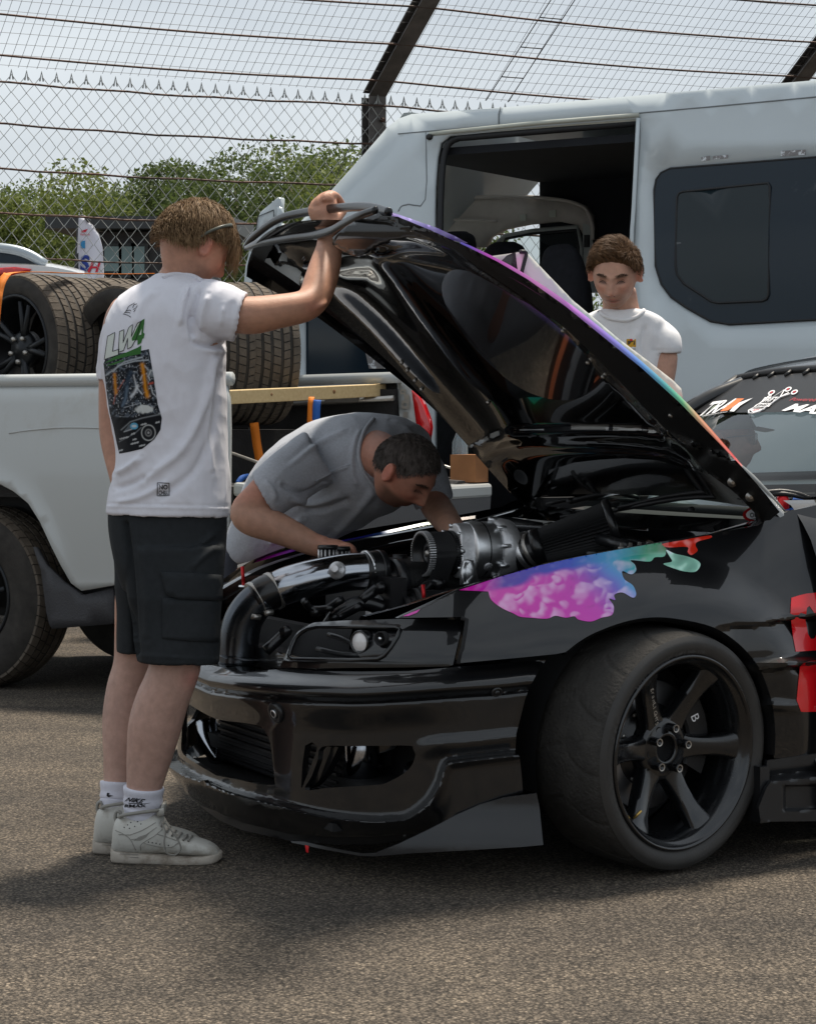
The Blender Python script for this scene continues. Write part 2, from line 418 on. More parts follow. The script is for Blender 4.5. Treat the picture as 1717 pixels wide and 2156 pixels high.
def glass(name, tint, refl=1.0, rough=0.0, clear=0.5):
    """thin pane: part clear (tinted), part mirror by Fresnel"""
    m = bpy.data.materials.new(name); m.use_nodes = True; t = m.node_tree; t.nodes.clear(); N = t.nodes.new; L = t.links.new
    o = N('ShaderNodeOutputMaterial'); tr = N('ShaderNodeBsdfTransparent'); tr.inputs[0].default_value = (*[c * clear for c in tint], 1)
    gl = N('ShaderNodeBsdfGlossy'); gl.inputs['Roughness'].default_value = rough; gl.inputs[0].default_value = (1, 1, 1, 1)
    lw = N('ShaderNodeLayerWeight'); lw.inputs['Blend'].default_value = 0.5
    pw = N('ShaderNodeMath'); pw.operation = 'POWER'; pw.inputs[1].default_value = 5.0; L(lw.outputs['Facing'], pw.inputs[0])
    fr = N('ShaderNodeMath'); fr.operation = 'MULTIPLY_ADD'; fr.inputs[1].default_value = 0.72 * refl; fr.inputs[2].default_value = 0.04 * refl; L(pw.outputs[0], fr.inputs[0])
    mx = N('ShaderNodeMixShader'); L(fr.outputs[0], mx.inputs[0]); L(tr.outputs[0], mx.inputs[1]); L(gl.outputs[0], mx.inputs[2]); L(mx.outputs[0], o.inputs[0])
    MATS[name] = m; return m
# ---------------------------------------------------------------- ground
def asphalt():
    m = bpy.data.materials.new('asphalt'); m.use_nodes = True; t = m.node_tree; b = t.nodes['Principled BSDF']; N = t.nodes.new; L = t.links.new
    tc = N('ShaderNodeTexCoord'); mp = N('ShaderNodeMapping'); L(tc.outputs['Object'], mp.inputs[0])
    v1 = N('ShaderNodeTexVoronoi'); v1.inputs['Scale'].default_value = 135; L(mp.outputs[0], v1.inputs['Vector'])
    v2 = N('ShaderNodeTexVoronoi'); v2.inputs['Scale'].default_value = 240; L(mp.outputs[0], v2.inputs['Vector'])
    n1 = N('ShaderNodeTexNoise'); n1.inputs['Scale'].default_value = 240; n1.inputs['Detail'].default_value = 3; L(mp.outputs[0], n1.inputs['Vector'])
    r1 = N('ShaderNodeValToRGB'); e = r1.color_ramp.elements
    e[0].position = 0.0; e[0].color = (0.052, 0.046, 0.040, 1); e[1].position = 1.0; e[1].color = (0.36, 0.31, 0.255, 1)
    x = e.new(0.45); x.color = (0.128, 0.111, 0.095, 1); x = e.new(0.8); x.color = (0.215, 0.185, 0.155, 1)
    L(v1.outputs['Color'], r1.inputs['Fac'])
    gp = N('ShaderNodeMapRange'); gp.inputs[1].default_value = 0.25; gp.inputs[2].default_value = 0.75; gp.inputs[3].default_value = 1.0; gp.inputs[4].default_value = 0.28; L(v1.outputs['Distance'], gp.inputs[0])
    mu = N('ShaderNodeMix'); mu.data_type = 'RGBA'; mu.blend_type = 'MULTIPLY'; mu.inputs[0].default_value = 1; L(r1.outputs[0], mu.inputs[6]); L(gp.outputs[0], mu.inputs[7])
    # long pale wear streaks and broad stains
    ms = N('ShaderNodeMapping'); ms.inputs['Rotation'].default_value = (0, 0, R_(-24)); ms.inputs['Scale'].default_value = (0.35, 2.2, 1); L(tc.outputs['Object'], ms.inputs[0])
    n2 = N('ShaderNodeTexNoise'); n2.inputs['Scale'].default_value = 0.8; n2.inputs['Detail'].default_value = 6; n2.inputs['Roughness'].default_value = 0.62; L(ms.outputs[0], n2.inputs['Vector'])
    r2 = N('ShaderNodeValToRGB'); r2.color_ramp.elements[0].position = 0.32; r2.color_ramp.elements[0].color = (0.70, 0.69, 0.68, 1); r2.color_ramp.elements[1].position = 0.72; r2.color_ramp.elements[1].color = (1.42, 1.35, 1.22, 1)
    L(n2.outputs['Fac'], r2.inputs['Fac'])
    m2 = N('ShaderNodeMix'); m2.data_type = 'RGBA'; m2.blend_type = 'MULTIPLY'; m2.inputs[0].default_value = 1; L(mu.outputs[2], m2.inputs[6]); L(r2.outputs[0], m2.inputs[7])
    n3 = N('ShaderNodeTexNoise'); n3.inputs['Scale'].default_value = 3.5; n3.inputs['Detail'].default_value = 8; L(tc.outputs['Object'], n3.inputs['Vector'])
    r3 = N('ShaderNodeValToRGB'); r3.color_ramp.elements[0].position = 0.3; r3.color_ramp.elements[0].color = (0.78, 0.78, 0.79, 1); r3.color_ramp.elements[1].position = 0.7; r3.color_ramp.elements[1].color = (1.15, 1.13, 1.1, 1)
    L(n3.outputs['Fac'], r3.inputs['Fac'])
    m3 = N('ShaderNodeMix'); m3.data_type = 'RGBA'; m3.blend_type = 'MULTIPLY'; m3.inputs[0].default_value = 1; L(m2.outputs[2], m3.inputs[6]); L(r3.outputs[0], m3.inputs[7])
    L(m3.outputs[2], b.inputs['Base Color']); b.inputs['Roughness'].default_value = 0.85; b.inputs['Specular IOR Level'].default_value = 0.3
    ad = N('ShaderNodeMath'); ad.operation = 'ADD'; L(v1.outputs['Distance'], ad.inputs[0]); L(v2.outputs['Distance'], ad.inputs[1])
    bu = N('ShaderNodeBump'); bu.invert = True; bu.inputs['Strength'].default_value = 0.9; bu.inputs['Distance'].default_value = 0.006; L(ad.outputs[0], bu.inputs['Height']); L(bu.outputs[0], b.inputs['Normal'])
    return m
M_asph = asphalt()
tag(obj('ground', grid([[(-400, -60, 0), (400, -60, 0)], [(-400, 900, 0), (400, 900, 0)]], 8, 8), M_asph, smooth=False), kind='structure')

# ---------------------------------------------------------------- catch fence
M_galv = mat('galvanised wire', (0.33, 0.34, 0.33), 0.5, 0.6, var=0.15, vscale=2)
M_wire = mat('dark mesh wire', (0.06, 0.06, 0.062), 0.5, 0.4)
M_cable = mat('rusty steel cable', (0.035, 0.028, 0.025), 0.6, 0.5, col2=(0.09, 0.045, 0.03), vscale=1.5)
M_post = mat('weathered steel post', (0.05, 0.047, 0.045), 0.55, 0.5, col2=(0.11, 0.1, 0.095), vscale=6, bump=0.2)
FE = Frame(-0.206, 16.2, 26)
def fence():
    root = empty('catch_fence', FE.w(0, 0, 0), 'tall catch fence of chain link with slanted wire mesh overhang and dark posts', 'fence')
    top = 3.5; pitch = 0.1026; u0, u1 = -5.6, 6.6
    # chain link: each wire zigzags upwards and hooks its neighbours
    V, F = [], []; n = 0; r = 0.0030; rise = 0.058
    k = int((top - 0.05) / rise)
    for i in range(int((u1 - u0) / pitch)):
        c = u0 + i * pitch; pts = []
        for j in range(k + 1):
            s = 1 if (j + i) % 2 else -1
            s = 1 if j % 2 else -1
            pts.append((c + (0.5 if s > 0 else 0) * pitch + 0.003 * math.sin(j * 1.7 + i), 0.004 * s, 0.05 + j * rise))
        a = tube(FE.w(np.array(pts)), r, 3, False); V.append(a[0]); F += [tuple(q + n for q in f) for f in a[1]]; n += len(a[0])
        pts = [(2 * c + 0.0 * pitch - p[0], -p[1], p[2]) for p in pts]
        a = tube(FE.w(np.array(pts)), r, 3, False); V.append(a[0]); F += [tuple(q + n for q in f) for f in a[1]]; n += len(a[0])
        kn = [(c + 0.5 * pitch - 0.012, 0, top - 0.06), (c + 0.5 * pitch, 0, top + 0.005), (c + 0.5 * pitch + 0.012, 0, top - 0.06)]
        a = tube(FE.w(np.array(kn)), 0.0055, 4, False); V.append(a[0]); F += [tuple(q + n for q in f) for f in a[1]]; n += len(a[0])
    o = obj('chain_link', (np.vstack(V), F), M_galv, root, smooth=False); tag(o, kind='stuff')
    # slanted overhang: welded mesh, leaning towards the track side
    ax, az = -0.80, 0.51
    def ov(u, s): return (u, ax * s, top + 0.02 + az * s)
    V, F, n = [], [], 0
    def add(pts, r):
        nonlocal n
        a = tube(FE.w(np.array(pts)), r, 3, False); V.append(a[0]); F.extend(tuple(q + n for q in f) for f in a[1]); n += len(a[0])
    for i in range(int((u1 - u0) / 0.0645)):
        u = u0 + i * 0.0645; add([ov(u + 0.004 * math.sin(i * 2.1), 0.0), ov(u + 0.004 * math.sin(i * 1.3 + 1), 2.0)], 0.0017)
    for j in range(19): add([ov(u, 0.02 + j * 0.108 + 0.004 * math.sin(u * 3 + j)) for u in np.linspace(u0, u1, 24)], 0.0017)
    o = obj('overhang_mesh', (np.vstack(V), F), M_wire, root, smooth=False); tag(o, kind='stuff')
    # doubled seam with clips where two mesh sheets overlap
    for du in (0.86, 1.04):
        obj('seam_wire', tube(FE.w(np.array([ov(du + 0.02 * s, s) for s in (0, 0.5, 1, 1.5, 2)])), 0.004, 5), M_wire, root)
    for s in (0.28, 0.62, 0.95, 1.3):
        obj('seam_clip', tube(FE.w(np.array([ov(0.86 + .02 * s, s), ov(1.04 + .02 * s, s)])), 0.0045, 5), M_wire, root)
    # tension cables
    zs = [3.43, 3.155, 2.86, 2.57, 2.28, 1.97, 1.6, 1.2, 0.8]
    for i, z in enumerate(zs):
        pts = [(u, -0.012, z - 0.025 * math.sin(math.pi * ((u + 0.0) % 3.35) / 3.35) + 0.004 * math.sin(u * 9 + i)) for u in np.linspace(u0, u1, 60)]
        obj('cable', tube(FE.w(np.array(pts)), 0.0075 if i < 4 else 0.006, 5), M_cable, root)
    for s in (0.14, 0.545, 0.95, 1.36):
        pts = [(u, ax * s + 0.0, top + 0.02 + az * s - 0.03 * math.sin(math.pi * (u % 3.35) / 3.35)) for u in np.linspace(u0, u1, 60)]
        obj('cable', tube(FE.w(np.array(pts)), 0.0075, 5), M_cable, root)
    for u in (-3.35, 0.0, 3.35, 6.5):
        p = []
        for (v, z) in ((0.02, 0), (0.02, top), (0.02 + ax * 2, top + az * 2)): p.append((v, z))
        h = 0.066; t = 0.016
        prof = [(-h, 0), (h, 0)]
        parts = []
        def beam(a, b, w0, w1):   # flange between two side points
            return hexa([FE.w(u - w0, a[0], a[1]), FE.w(u + w0, a[0], a[1]), FE.w(u + w0, a[0] + 0.012, a[1] + 0.004), FE.w(u - w0, a[0] + 0.012, a[1] + 0.004),
                         FE.w(u - w1, b[0], b[1]), FE.w(u + w1, b[0], b[1]), FE.w(u + w1, b[0] + 0.012, b[1] + 0.004), FE.w(u - w1, b[0] + 0.012, b[1] + 0.004)])
        parts += [beam(p[0], p[1], h, h), beam((p[0][0] + 0.12, 0), (p[1][0] + 0.12, top), h, h), beam(p[1], p[2], h, h), beam((p[1][0] + 0.1, top + 0.03), (p[2][0] + 0.05, p[2][1] + 0.1), h, h)]
        web = [FE.w(u - 0.006, 0.03, 0), FE.w(u + 0.006, 0.03, 0), FE.w(u + 0.006, 0.13, 0), FE.w(u - 0.006, 0.13, 0), FE.w(u - 0.006, 0.03, top), FE.w(u + 0.006, 0.03, top), FE.w(u + 0.006, 0.13, top), FE.w(u - 0.006, 0.13, top)]
        parts.append(hexa(web))
        web = [FE.w(u - 0.006, 0.03, top), FE.w(u + 0.006, 0.03, top), FE.w(u + 0.006, 0.12, top + .03), FE.w(u - 0.006, 0.12, top + .03), FE.w(u - 0.006, p[2][0], p[2][1]), FE.w(u + 0.006, p[2][0], p[2][1]), FE.w(u + 0.006, p[2][0] + 0.06, p[2][1] + .1), FE.w(u - 0.006, p[2][0] + 0.06, p[2][1] + .1)]
        parts.append(hexa(web))
        po = obj('post', join(*parts), M_post, root, smooth=False)
        obj('bolt', cyl(FE.w(u + 0.03, 0.02, top - 0.17), FE.w(u + 0.03, -0.01, top - 0.17), 0.016, 8), M_cable, po)
fence()

# ---------------------------------------------------------------- beyond the fence: wall, building, banner, trees
M_conc = mat('weathered concrete', (0.24, 0.225, 0.2), 0.9, col2=(0.34, 0.32, 0.285), vscale=1.2, bump=0.3, bscale=14)
WL = Frame(*P(858, 560, 24)[:2], 26)
def wall():
    root = empty('concrete_wall', WL.w(0, 0, 0), 'low grey concrete block wall running behind the catch fence', 'wall')
    u = -9.0; i = 0
    while u < 9.5:
        z1 = 2.0
        for z0, zt in ((0, 0.66), (0.67, 1.33), (1.34, z1)):
            b = obj('block', fbox(WL, u, u + 1.485, 0, 0.4 + random.uniform(-.01, .01), z0, zt), M_conc, root, smooth=False)
            bevel(b, 0.02, 1)
        u += 1.5; i += 1
wall()
M_dark = mat('dark cladding', (0.035, 0.035, 0.038), 0.6, var=0.2, vscale=3)
M_pane = mat('teal window pane', (0.12, 0.2, 0.2), 0.08, 0.0, spec=0.8)
M_frame_d = mat('dark window frame', (0.03, 0.033, 0.035), 0.5)
def building():
    d = 34.0
    def q(x, y, dd=d): return P(x, y, dd)
    root = empty('low_building', (P(300, 890, d)[0], d, 0), 'dark low building with pale teal windows beyond the fence', 'building')
    zt = P(300, 488, d)[2]; x0, x1 = P(208, 0, d)[0], P(420, 0, d)[0]
    obj('walls', box(((x0 + x1) / 2, d + 2, zt / 2), (x1 - x0, 4, zt)), M_dark, root, smooth=False)
    obj('roof', hexa([(x0 - .7, d - .6, zt), (x1 + .5, d - .6, zt), (x1 + .5, d + 4.6, zt + .2), (x0 - .7, d + 4.6, zt + .2), (x0 - .7, d - .6, zt + .18), (x1 + .5, d - .6, zt + .18), (x1 + .5, d + 4.6, zt + .5), (x0 - .7, d + 4.6, zt + .5)]), M_frame_d, root, smooth=False)
    for a, b, t, e in ((222, 252, 520, 572), (258, 280, 520, 578), (284, 306, 520, 578), (352, 388, 520, 574), (430, 452, 515, 575)):
        p0 = q(a, e); p1 = q(b, t); c = (p0 + p1) / 2
        w = obj('window', box((c.x, d - .03, c.z), (p1.x - p0.x + .1, .08, p1.z - p0.z + .1)), M_frame_d, root, smooth=False)
        obj('pane', box((c.x, d - .08, c.z), (p1.x - p0.x, .04, p1.z - p0.z)), M_pane, w, smooth=False)
building()
M_flag = mat('white banner cloth', (0.72, 0.72, 0.8), 0.8, var=0.05, vscale=4)
M_fblue = mat('blue print', (0.03, 0.06, 0.3), 0.8); M_fred = mat('red print', (0.6, 0.03, 0.06), 0.8); M_fsky = mat('light blue print', (0.05, 0.28, 0.55), 0.8)
def banner():
    d = 21.0; root = empty('feather_banner', P(166, 890 + CAMH * FPX / d, d), 'white feather banner with blue and red lettering beyond the fence', 'banner')
    poly = [(162, 700), (160, 578), (164, 520), (167, 455), (180, 461), (196, 474), (208, 495), (216, 522), (219, 560), (219, 700)]
    fn = lambda x, y: np.array([P(a, b, d + 0.06 * math.sin(a * .09 + b * .02)) for a, b in zip(x, y)])
    solid(obj('cloth', plate(poly, fn, 8), M_flag, root), 0.004)
    obj('pole', tube([P(161, 890 + CAMH * FPX / d, d + .03), P(161, 600, d + .03), P(165, 500, d + .03), P(169, 456, d + .03), P(190, 466, d + .03)], 0.018, 8, sub=4), M_frame_d, root)
    fd = lambda x, y: fn(x, y) - np.array([0, 0.012, 0])
    def art(poly, m): obj('print', plate(poly, fd, 8), m, root)
    art([(171, 507), (180, 507), (180, 523), (171, 523)], M_fsky); 
    def tx(s, q, m, **k):
        p, F = text_quad(s, q, **k); obj('lettering', (fd(p[:, 0], p[:, 1]), F), m, root)
    tx('S', [(169, 572), (188, 572), (190, 537), (171, 537)], M_fblue, bold=0.04)
    tx('H', [(184, 574), (214, 573), (213, 552), (186, 553)], M_fred, shear=0.3, bold=0.03)
    tx('Hankook', [(170, 496), (190, 496), (190, 491), (170, 491)], M_fred)
    obj('print', plate([(172, 486), (186, 482), (181, 489), (174, 490)], fd, 8), M_fred, root)
banner()

M_bark = mat('bark', (0.06, 0.045, 0.035), 0.9, var=0.3, vscale=6)
def leafmat(name, a, b):
    m = mat(name, a, 0.6, col2=b, vscale=0.5, spec=0.2); t = m.node_tree; N = t.nodes.new; L = t.links.new
    p = t.nodes['Principled BSDF']; tr = N('ShaderNodeBsdfTranslucent'); mx = N('ShaderNodeMixShader'); mx.inputs[0].default_value = .42
    src = p.inputs['Base Color'].links[0].from_socket; L(src, tr.inputs[0]); L(p.outputs[0], mx.inputs[1]); L(tr.outputs[0], mx.inputs[2]); L(mx.outputs[0], t.nodes['Material Output'].inputs[0]); return m
LEAF = [leafmat('leaves mid green', (0.075, 0.11, 0.03), (0.15, 0.19, 0.055)), leafmat('leaves dark green', (0.05, 0.075, 0.024), (0.1, 0.135, 0.042)), leafmat('leaves yellow green', (0.1, 0.135, 0.032), (0.19, 0.22, 0.065))]
def tree(px, topy, d, w, mi, label, n=26000):
    base = Vector(((px - CX) / FPX * d, d, 0)); H = P(px, topy, d)[2]; rs = random.Random(px * 7 + int(topy)); g = np.random.default_rng(abs(int(px * 13 + topy)))
    root = empty('tree', base, label, 'tree', 'trees beyond the fence')
    parts = [tube([base, base + Vector((rs.uniform(-.2, .2), 0, H * .3)), base + Vector((rs.uniform(-.4, .4), .2, H * .8))], [0.28, 0.2, 0.05], 8, sub=3)]
    blobs = []
    for i in range(int(26 + w * 3)):
        a = rs.uniform(0, 2 * math.pi); h = rs.uniform(0.12, 0.93) * H; rr = w * math.sqrt(max(0.05, 1 - ((h / H - 0.42) / 0.56) ** 2)) * rs.uniform(0.25, 0.95)
        c = base + Vector((math.cos(a) * rr, math.sin(a) * rr * .8, h)); blobs.append((c, rs.uniform(0.55, 1.05) * w * 0.34))
        if i < 12: parts.append(tube([base + Vector((0, 0, h * .55)), (base + Vector((0, 0, h * .75))) * .5 + c * .5, c], [0.09, 0.05, 0.015], 5))
    obj('trunk', join(*parts), M_bark, root)
    sz = 0.042 * d / 60
    cs = []
    per = n // len(blobs)
    for c, r in blobs:
        p = g.normal(size=(per, 3)); p /= np.linalg.norm(p, axis=1)[:, None]; rad = r * g.uniform(0.55, 1.12, (per, 1)) ** 0.6
        q = p * rad; q[:, 2] *= 0.8; cs.append(np.array(c) + q)
    cs = np.vstack(cs); m = len(cs)
    a = g.normal(size=(m, 3)); a /= np.linalg.norm(a, axis=1)[:, None]; b = np.cross(a, g.normal(size=(m, 3))); b /= np.linalg.norm(b, axis=1)[:, None]
    s = sz * g.uniform(0.6, 1.5, (m, 1)); a *= s * 1.5; b *= s
    V = np.stack([cs - a, cs - b * .8, cs + a, cs + b * .8], 1).reshape(-1, 3); F = [(4 * i, 4 * i + 1, 4 * i + 2, 4 * i + 3) for i in range(m)]
    obj('crown', (V, F), LEAF[mi], root, smooth=False)
for i, a in enumerate([(20, 392, 62, 3.6, 0, 'green tree beyond the fence, beside the feather banner'), (-60, 395, 58, 3.2, 2, 'yellow green tree at the low end of the wood, beside the white parked car'),
          (150, 402, 70, 3.4, 0, 'rounded green tree rising behind the white feather banner'), (236, 366, 60, 3.9, 2, 'broad yellow green tree above the left end of the dark low building'),
          (320, 398, 66, 3.0, 0, 'mid green tree above the dark low building'), (415, 348, 56, 3.4, 1, 'dark green tree above the head of the standing man'),
          (512, 328, 54, 3.9, 1, 'tallest dark green tree beyond the fence, between the man and the van'), (600, 352, 60, 3.2, 0, 'green tree whose crown stands beside the tall dark one'),
          (690, 322, 57, 4.0, 2, 'bright green tree beside the sloping nose of the white van'), (790, 318, 60, 3.6, 0, 'green tree half hidden by the roof of the white van'),
          (900, 330, 64, 3.8, 1, 'dark tree hidden behind the white van'), (-190, 410, 64, 3.8, 1, 'dark green tree past the left end of the fence')]):
    tree(*a)
tag(obj('far_hedge', (lambda c: (np.stack([c - rng.normal(size=c.shape) * .12, c + rng.normal(size=c.shape) * .12, c + rng.normal(size=c.shape) * .12], 1).reshape(-1, 3), [(3 * i, 3 * i + 1, 3 * i + 2) for i in range(len(c))]))(
    np.stack([rng.uniform(-26, 20, 26000), rng.uniform(66, 78, 26000), rng.uniform(0, 1, 26000) ** 0.8 * 5.0], 1)), LEAF[1], smooth=False), 'dense dark undergrowth below the trees beyond the fence', 'undergrowth', kind='stuff')
# ---------------------------------------------------------------- white van
VA = Frame(1.123, 11.2, -32)      # u runs to the right (the van's rear), v away from the camera; u = 0 at the rear edge of the sliding door opening
M_van = mat('white van paint', (0.52, 0.58, 0.61), 0.3, coat=0.6, coat_rough=0.08, var=0.05, vscale=1.4, dirt=((0.36, 0.37, 0.36), 2.2, 0.62, 0.25), bump=0.02, bscale=3)
M_vseal = mat('black rubber seal', (0.012, 0.013, 0.015), 0.6, bump=0.1)
M_vglass = mat('dark tinted van glass', (0.007, 0.017, 0.028), 0.1, spec=0.4, rvar=0.06, vscale=3, dirt=((0.04, 0.05, 0.06), 5, 0.64))
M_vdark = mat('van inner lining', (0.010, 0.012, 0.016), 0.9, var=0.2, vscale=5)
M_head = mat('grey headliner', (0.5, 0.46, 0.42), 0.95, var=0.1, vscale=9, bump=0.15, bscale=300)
M_vtrim = mat('pale door jamb', (0.5, 0.52, 0.46), 0.5, var=0.1, vscale=7)
M_fabric_d = mat('black seat cloth', (0.009, 0.010, 0.014), 0.95, var=0.3, vscale=30, bump=0.3, bscale=200)
M_chip = mat('old sticker residue', (0.2, 0.19, 0.19), 0.7, dirt=((0.6, 0.63, 0.65), 26, 0.52, 0.03))
M_black = mat('black plastic', (0.01, 0.01, 0.011), 0.45, bump=0.08, bscale=200)
M_clear = glass('clear window glass', (0.9, 0.95, 0.93), 1.0, 0.0, 0.9)
def van():
    root = empty('white_van', VA.w(0, 0.9, 0), 'white high roof van with its side door slid open and dark rear window', 'van')
    def lean(z): return 0.11 * sstep(1.75, 2.75, z) * np.clip(z - 1.7, 0, 2) + 0.02 * np.clip(1.0 - z, 0, 1)
    def pl(x, y, e=0.0):       # pixel -> van side
        q = VA.onv(x, y, 0.0)
        q = VA.onv(x, y, lean(q[:, 2])); q[:, 1] += e; return VA.w(q)
    def uz(x, y): return VA.onv(x, y, 0.03)[0]
    # side skin with the door opening and the window cut out
    outer = [(505, 615), (600, 500), (700, 398), (770, 320), (815, 268), (838, 250), (866, 240), (1060, 226), (1400, 196), (1760, 165), (2300, 118), (2900, 66), (2900, 1700), (505, 1640)]
    door = [(914, 1545), (911, 700), (912, 480), (913, 400), (918, 330), (925, 300), (945, 285), (985, 279), (1335, 250), (1344, 252), (1341, 300), (1334, 430), (1330, 520), (1330, 700), (1334, 1500)]
    win = [(1377, 400), (1381, 378), (1391, 364), (1410, 355), (1717, 331), (2100, 302), (2118, 312), (2126, 330), (2126, 640), (2110, 656), (1900, 664), (1717, 673), (1535, 683), (1495, 676), (1445, 648), (1412, 625), (1392, 598), (1380, 560)]
    cab = [(640, 668), (668, 655), (694, 651), (716, 660), (740, 685), (765, 722), (790, 756), (836, 792), (640, 792)]
    solid(obj('side_panel', plate(outer, pl, (90, 45), [door, win, cab]), M_van, root, angle=30), 0.035, -1)
    o = obj('cab_window', plate([(a + (2 if a > 700 else -3), b + (3 if b > 700 else -3)) for a, b in cab], lambda x, y: pl(x, y, 0.02), 40), M_vglass, root)
    # roof curving over to the far side
    rows = []
    for u in np.linspace(-1.33, 4.5, 14):
        zt = 2.765 - 0.02 * np.clip(-u - .6, 0, 2) ** 2
        r = []
        x_, y_ = proj(VA.w(u, .12, 2.6)); 
        for v, dz in ((0.118, -0.085), (0.125, -0.055), (0.165, -0.022), (0.26, 0.0), (0.6, 0.035), (1.0, 0.045), (1.5, 0.035), (1.85, 0.0), (1.97, -0.1), (2.0, -0.25)):
            r.append(VA.w(u, v, zt + dz))
        rows.append(r)
    obj('roof', grid(rows, 2, 2), M_van, root, angle=50)
    # sloping hi-top front, windscreen and bonnet
    fr = [(838, 250), (700, 398), (600, 500), (505, 615)]
    L = [VA.onv(a, b, lean(VA.onv(a, b, 0)[:, 2]))[0] for a, b in fr]
    rows = [[VA.w(q[0], q[1] + 0.012 if k == 0 else k, q[2] + (0.05 if 0.2 < k < 1.8 else 0)) for k in (0, 0.25, 0.9, 1.7, 1.97)] for q in L[:3]]
    obj('hi_top_front', grid([r for r in rows], 3, 3), M_van, root)
    rows = [[VA.w(q[0], q[1] + 0.012 if k == 0 else k, q[2] + (0.05 if 0.2 < k < 1.8 else 0)) for k in (0, 0.25, 0.9, 1.7, 1.97)] for q in L[2:]]
    obj('windscreen', grid(rows, 3, 3), M_clear, root)
    q = L[3]
    obj('bonnet', fbox(VA, q[0] - 0.75, q[0] + 0.02, 0.05, 1.95, 0.35, q[2] - 0.12), M_van, root, smooth=False)
    obj('far_side', fbox(VA, L[1][0], 4.5, 1.98, 2.02, 0.3, 1.0), M_van, root, smooth=False)
    obj('far_side', fbox(VA, 0.62, 4.5, 1.98, 2.02, 1.0, 2.5), M_van, root, smooth=False)
    obj('far_side', fbox(VA, L[1][0] + .3, 0.62, 1.98, 2.02, 1.95, 2.5), M_van, root, smooth=False)
    obj('rear_end', fbox(VA, 4.46, 4.5, 0.05, 2.0, 0.4, 2.6), M_van, root, smooth=False)
    obj('sill', fbox(VA, q[0] + .3, 4.4, 0.0, 0.1, 0.2, 0.4), M_black, root, smooth=False)
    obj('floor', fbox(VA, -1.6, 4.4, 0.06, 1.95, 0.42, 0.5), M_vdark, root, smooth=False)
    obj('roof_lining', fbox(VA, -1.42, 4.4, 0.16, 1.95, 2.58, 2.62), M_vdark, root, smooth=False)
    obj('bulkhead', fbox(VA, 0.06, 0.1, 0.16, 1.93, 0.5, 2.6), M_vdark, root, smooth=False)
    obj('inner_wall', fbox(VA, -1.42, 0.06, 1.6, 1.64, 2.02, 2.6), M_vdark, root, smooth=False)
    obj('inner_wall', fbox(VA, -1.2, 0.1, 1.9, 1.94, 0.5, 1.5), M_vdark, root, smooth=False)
    for px, h in ((-2.05, .36), (3.25, .36)):
        w = empty('wheel', VA.w(px, 0.12, h), parent=root)
        M = frame_at(VA.w(px, 0.05, h), VA.V)
        obj('tyre', lathe([(.22, 0), (.33, .0), (.36, .04), (.36, .2), (.33, .23), (.22, .23)], 32, M), M_black, w)
        obj('rim', lathe([(0, .05), (.1, .02), (.21, .04), (.225, .0)], 24, M), M_chip, w)
    # roof gutter seam and door track
    tr = [(905, 282), (1130, 259), (1345, 242)]
    obj('door_track', tube([Vector(pl(a, b, -0.002)[0]) for a, b in tr], 0.013, 6), M_vtrim, root)
    ch = [(838, 282), (905, 276), (1112, 258), (1345, 238), (1483, 226), (1717, 204), (2300, 152)]
    obj('roof_seam', tube([Vector(pl(a, b, -0.001)[0]) for a, b in ch], 0.004, 5), mat('grey seam', (0.2, 0.22, 0.23), 0.6), root)
    sm = [(1054, 225), (1050, 240), (1050, 262)]
    obj('roof_joint', tube([Vector(pl(a, b, -0.004)[0]) for a, b in sm], 0.003, 5), MATS['grey seam'], root)
    # jamb and seal round the door opening
    jam = [(905, 560), (903, 420), (906, 330), (912, 296), (934, 279), (1000, 271), (1345, 246)]
    obj('door_jamb', tube([Vector(pl(a, b, 0.03)[0]) for a, b in jam], 0.028, 8, sub=3), M_vtrim, root)
    sl = [(919, 700), (920, 480), (922, 400), (927, 336), (937, 304), (958, 290), (1000, 286), (1338, 257)]
    obj('door_seal', tube([Vector(pl(a, b, 0.03)[0]) for a, b in sl], 0.018, 8, sub=3), M_vseal, root)
    obj('door_edge', tube([Vector(pl(a, b, 0.0)[0]) for a, b in ((1343, 250), (1334, 430), (1329, 520), (1329, 720))], 0.012, 8, sub=3), M_van, root)
    obj('jamb_bolt', cyl(pl(906, 289, 0.01)[0], pl(906, 289, -0.02)[0], 0.016, 12), M_black, root)
    obj('door_cut_line', tube([Vector(pl(a, b, 0.001)[0]) for a, b in ((896, 276), (895, 420), (860, 430), (845, 434), (838, 445))], 0.004, 5, sub=3), MATS['grey seam'], root)
    for L_ in ([(1346, 246), (1346, 300), (1338, 430), (1334, 520), (1336, 760), (1340, 900)],):
        obj('panel_gap', tube([Vector(pl(a, b, -0.0005)[0]) for a, b in L_], 0.003, 5, sub=3), MATS['grey seam'], root)
    obj('rub_strip', tube([Vector(pl(a, b, -0.006)[0]) for a, b in ((1338, 1010), (1717, 1000), (2300, 985))], 0.02, 8), M_black, root)
    # rear side window
    wg = obj('rear_window', plate(win, lambda x, y: pl(x, y, -0.004), 80), M_vglass, root)
    sf = [(1426, 415), (1430, 407), (1438, 404), (1606, 387), (1617, 386), (1621, 393), (1618, 620), (1614, 630), (1604, 634), (1512, 638), (1498, 635), (1440, 597), (1426, 578), (1423, 560)]
    obj('slider_frame', tube([Vector(pl(a, b, -0.008)[0]) for a, b in sf], 0.0065, 6, closed=True), M_vseal, wg)
    obj('slider_pane', plate([(a + (1525 - a) * .015, b + (510 - b) * .02) for a, b in sf], lambda x, y: pl(x, y, -0.009), 60), mat('slider glass', (0.012, 0.021, 0.026), 0.13, spec=0.4), wg)
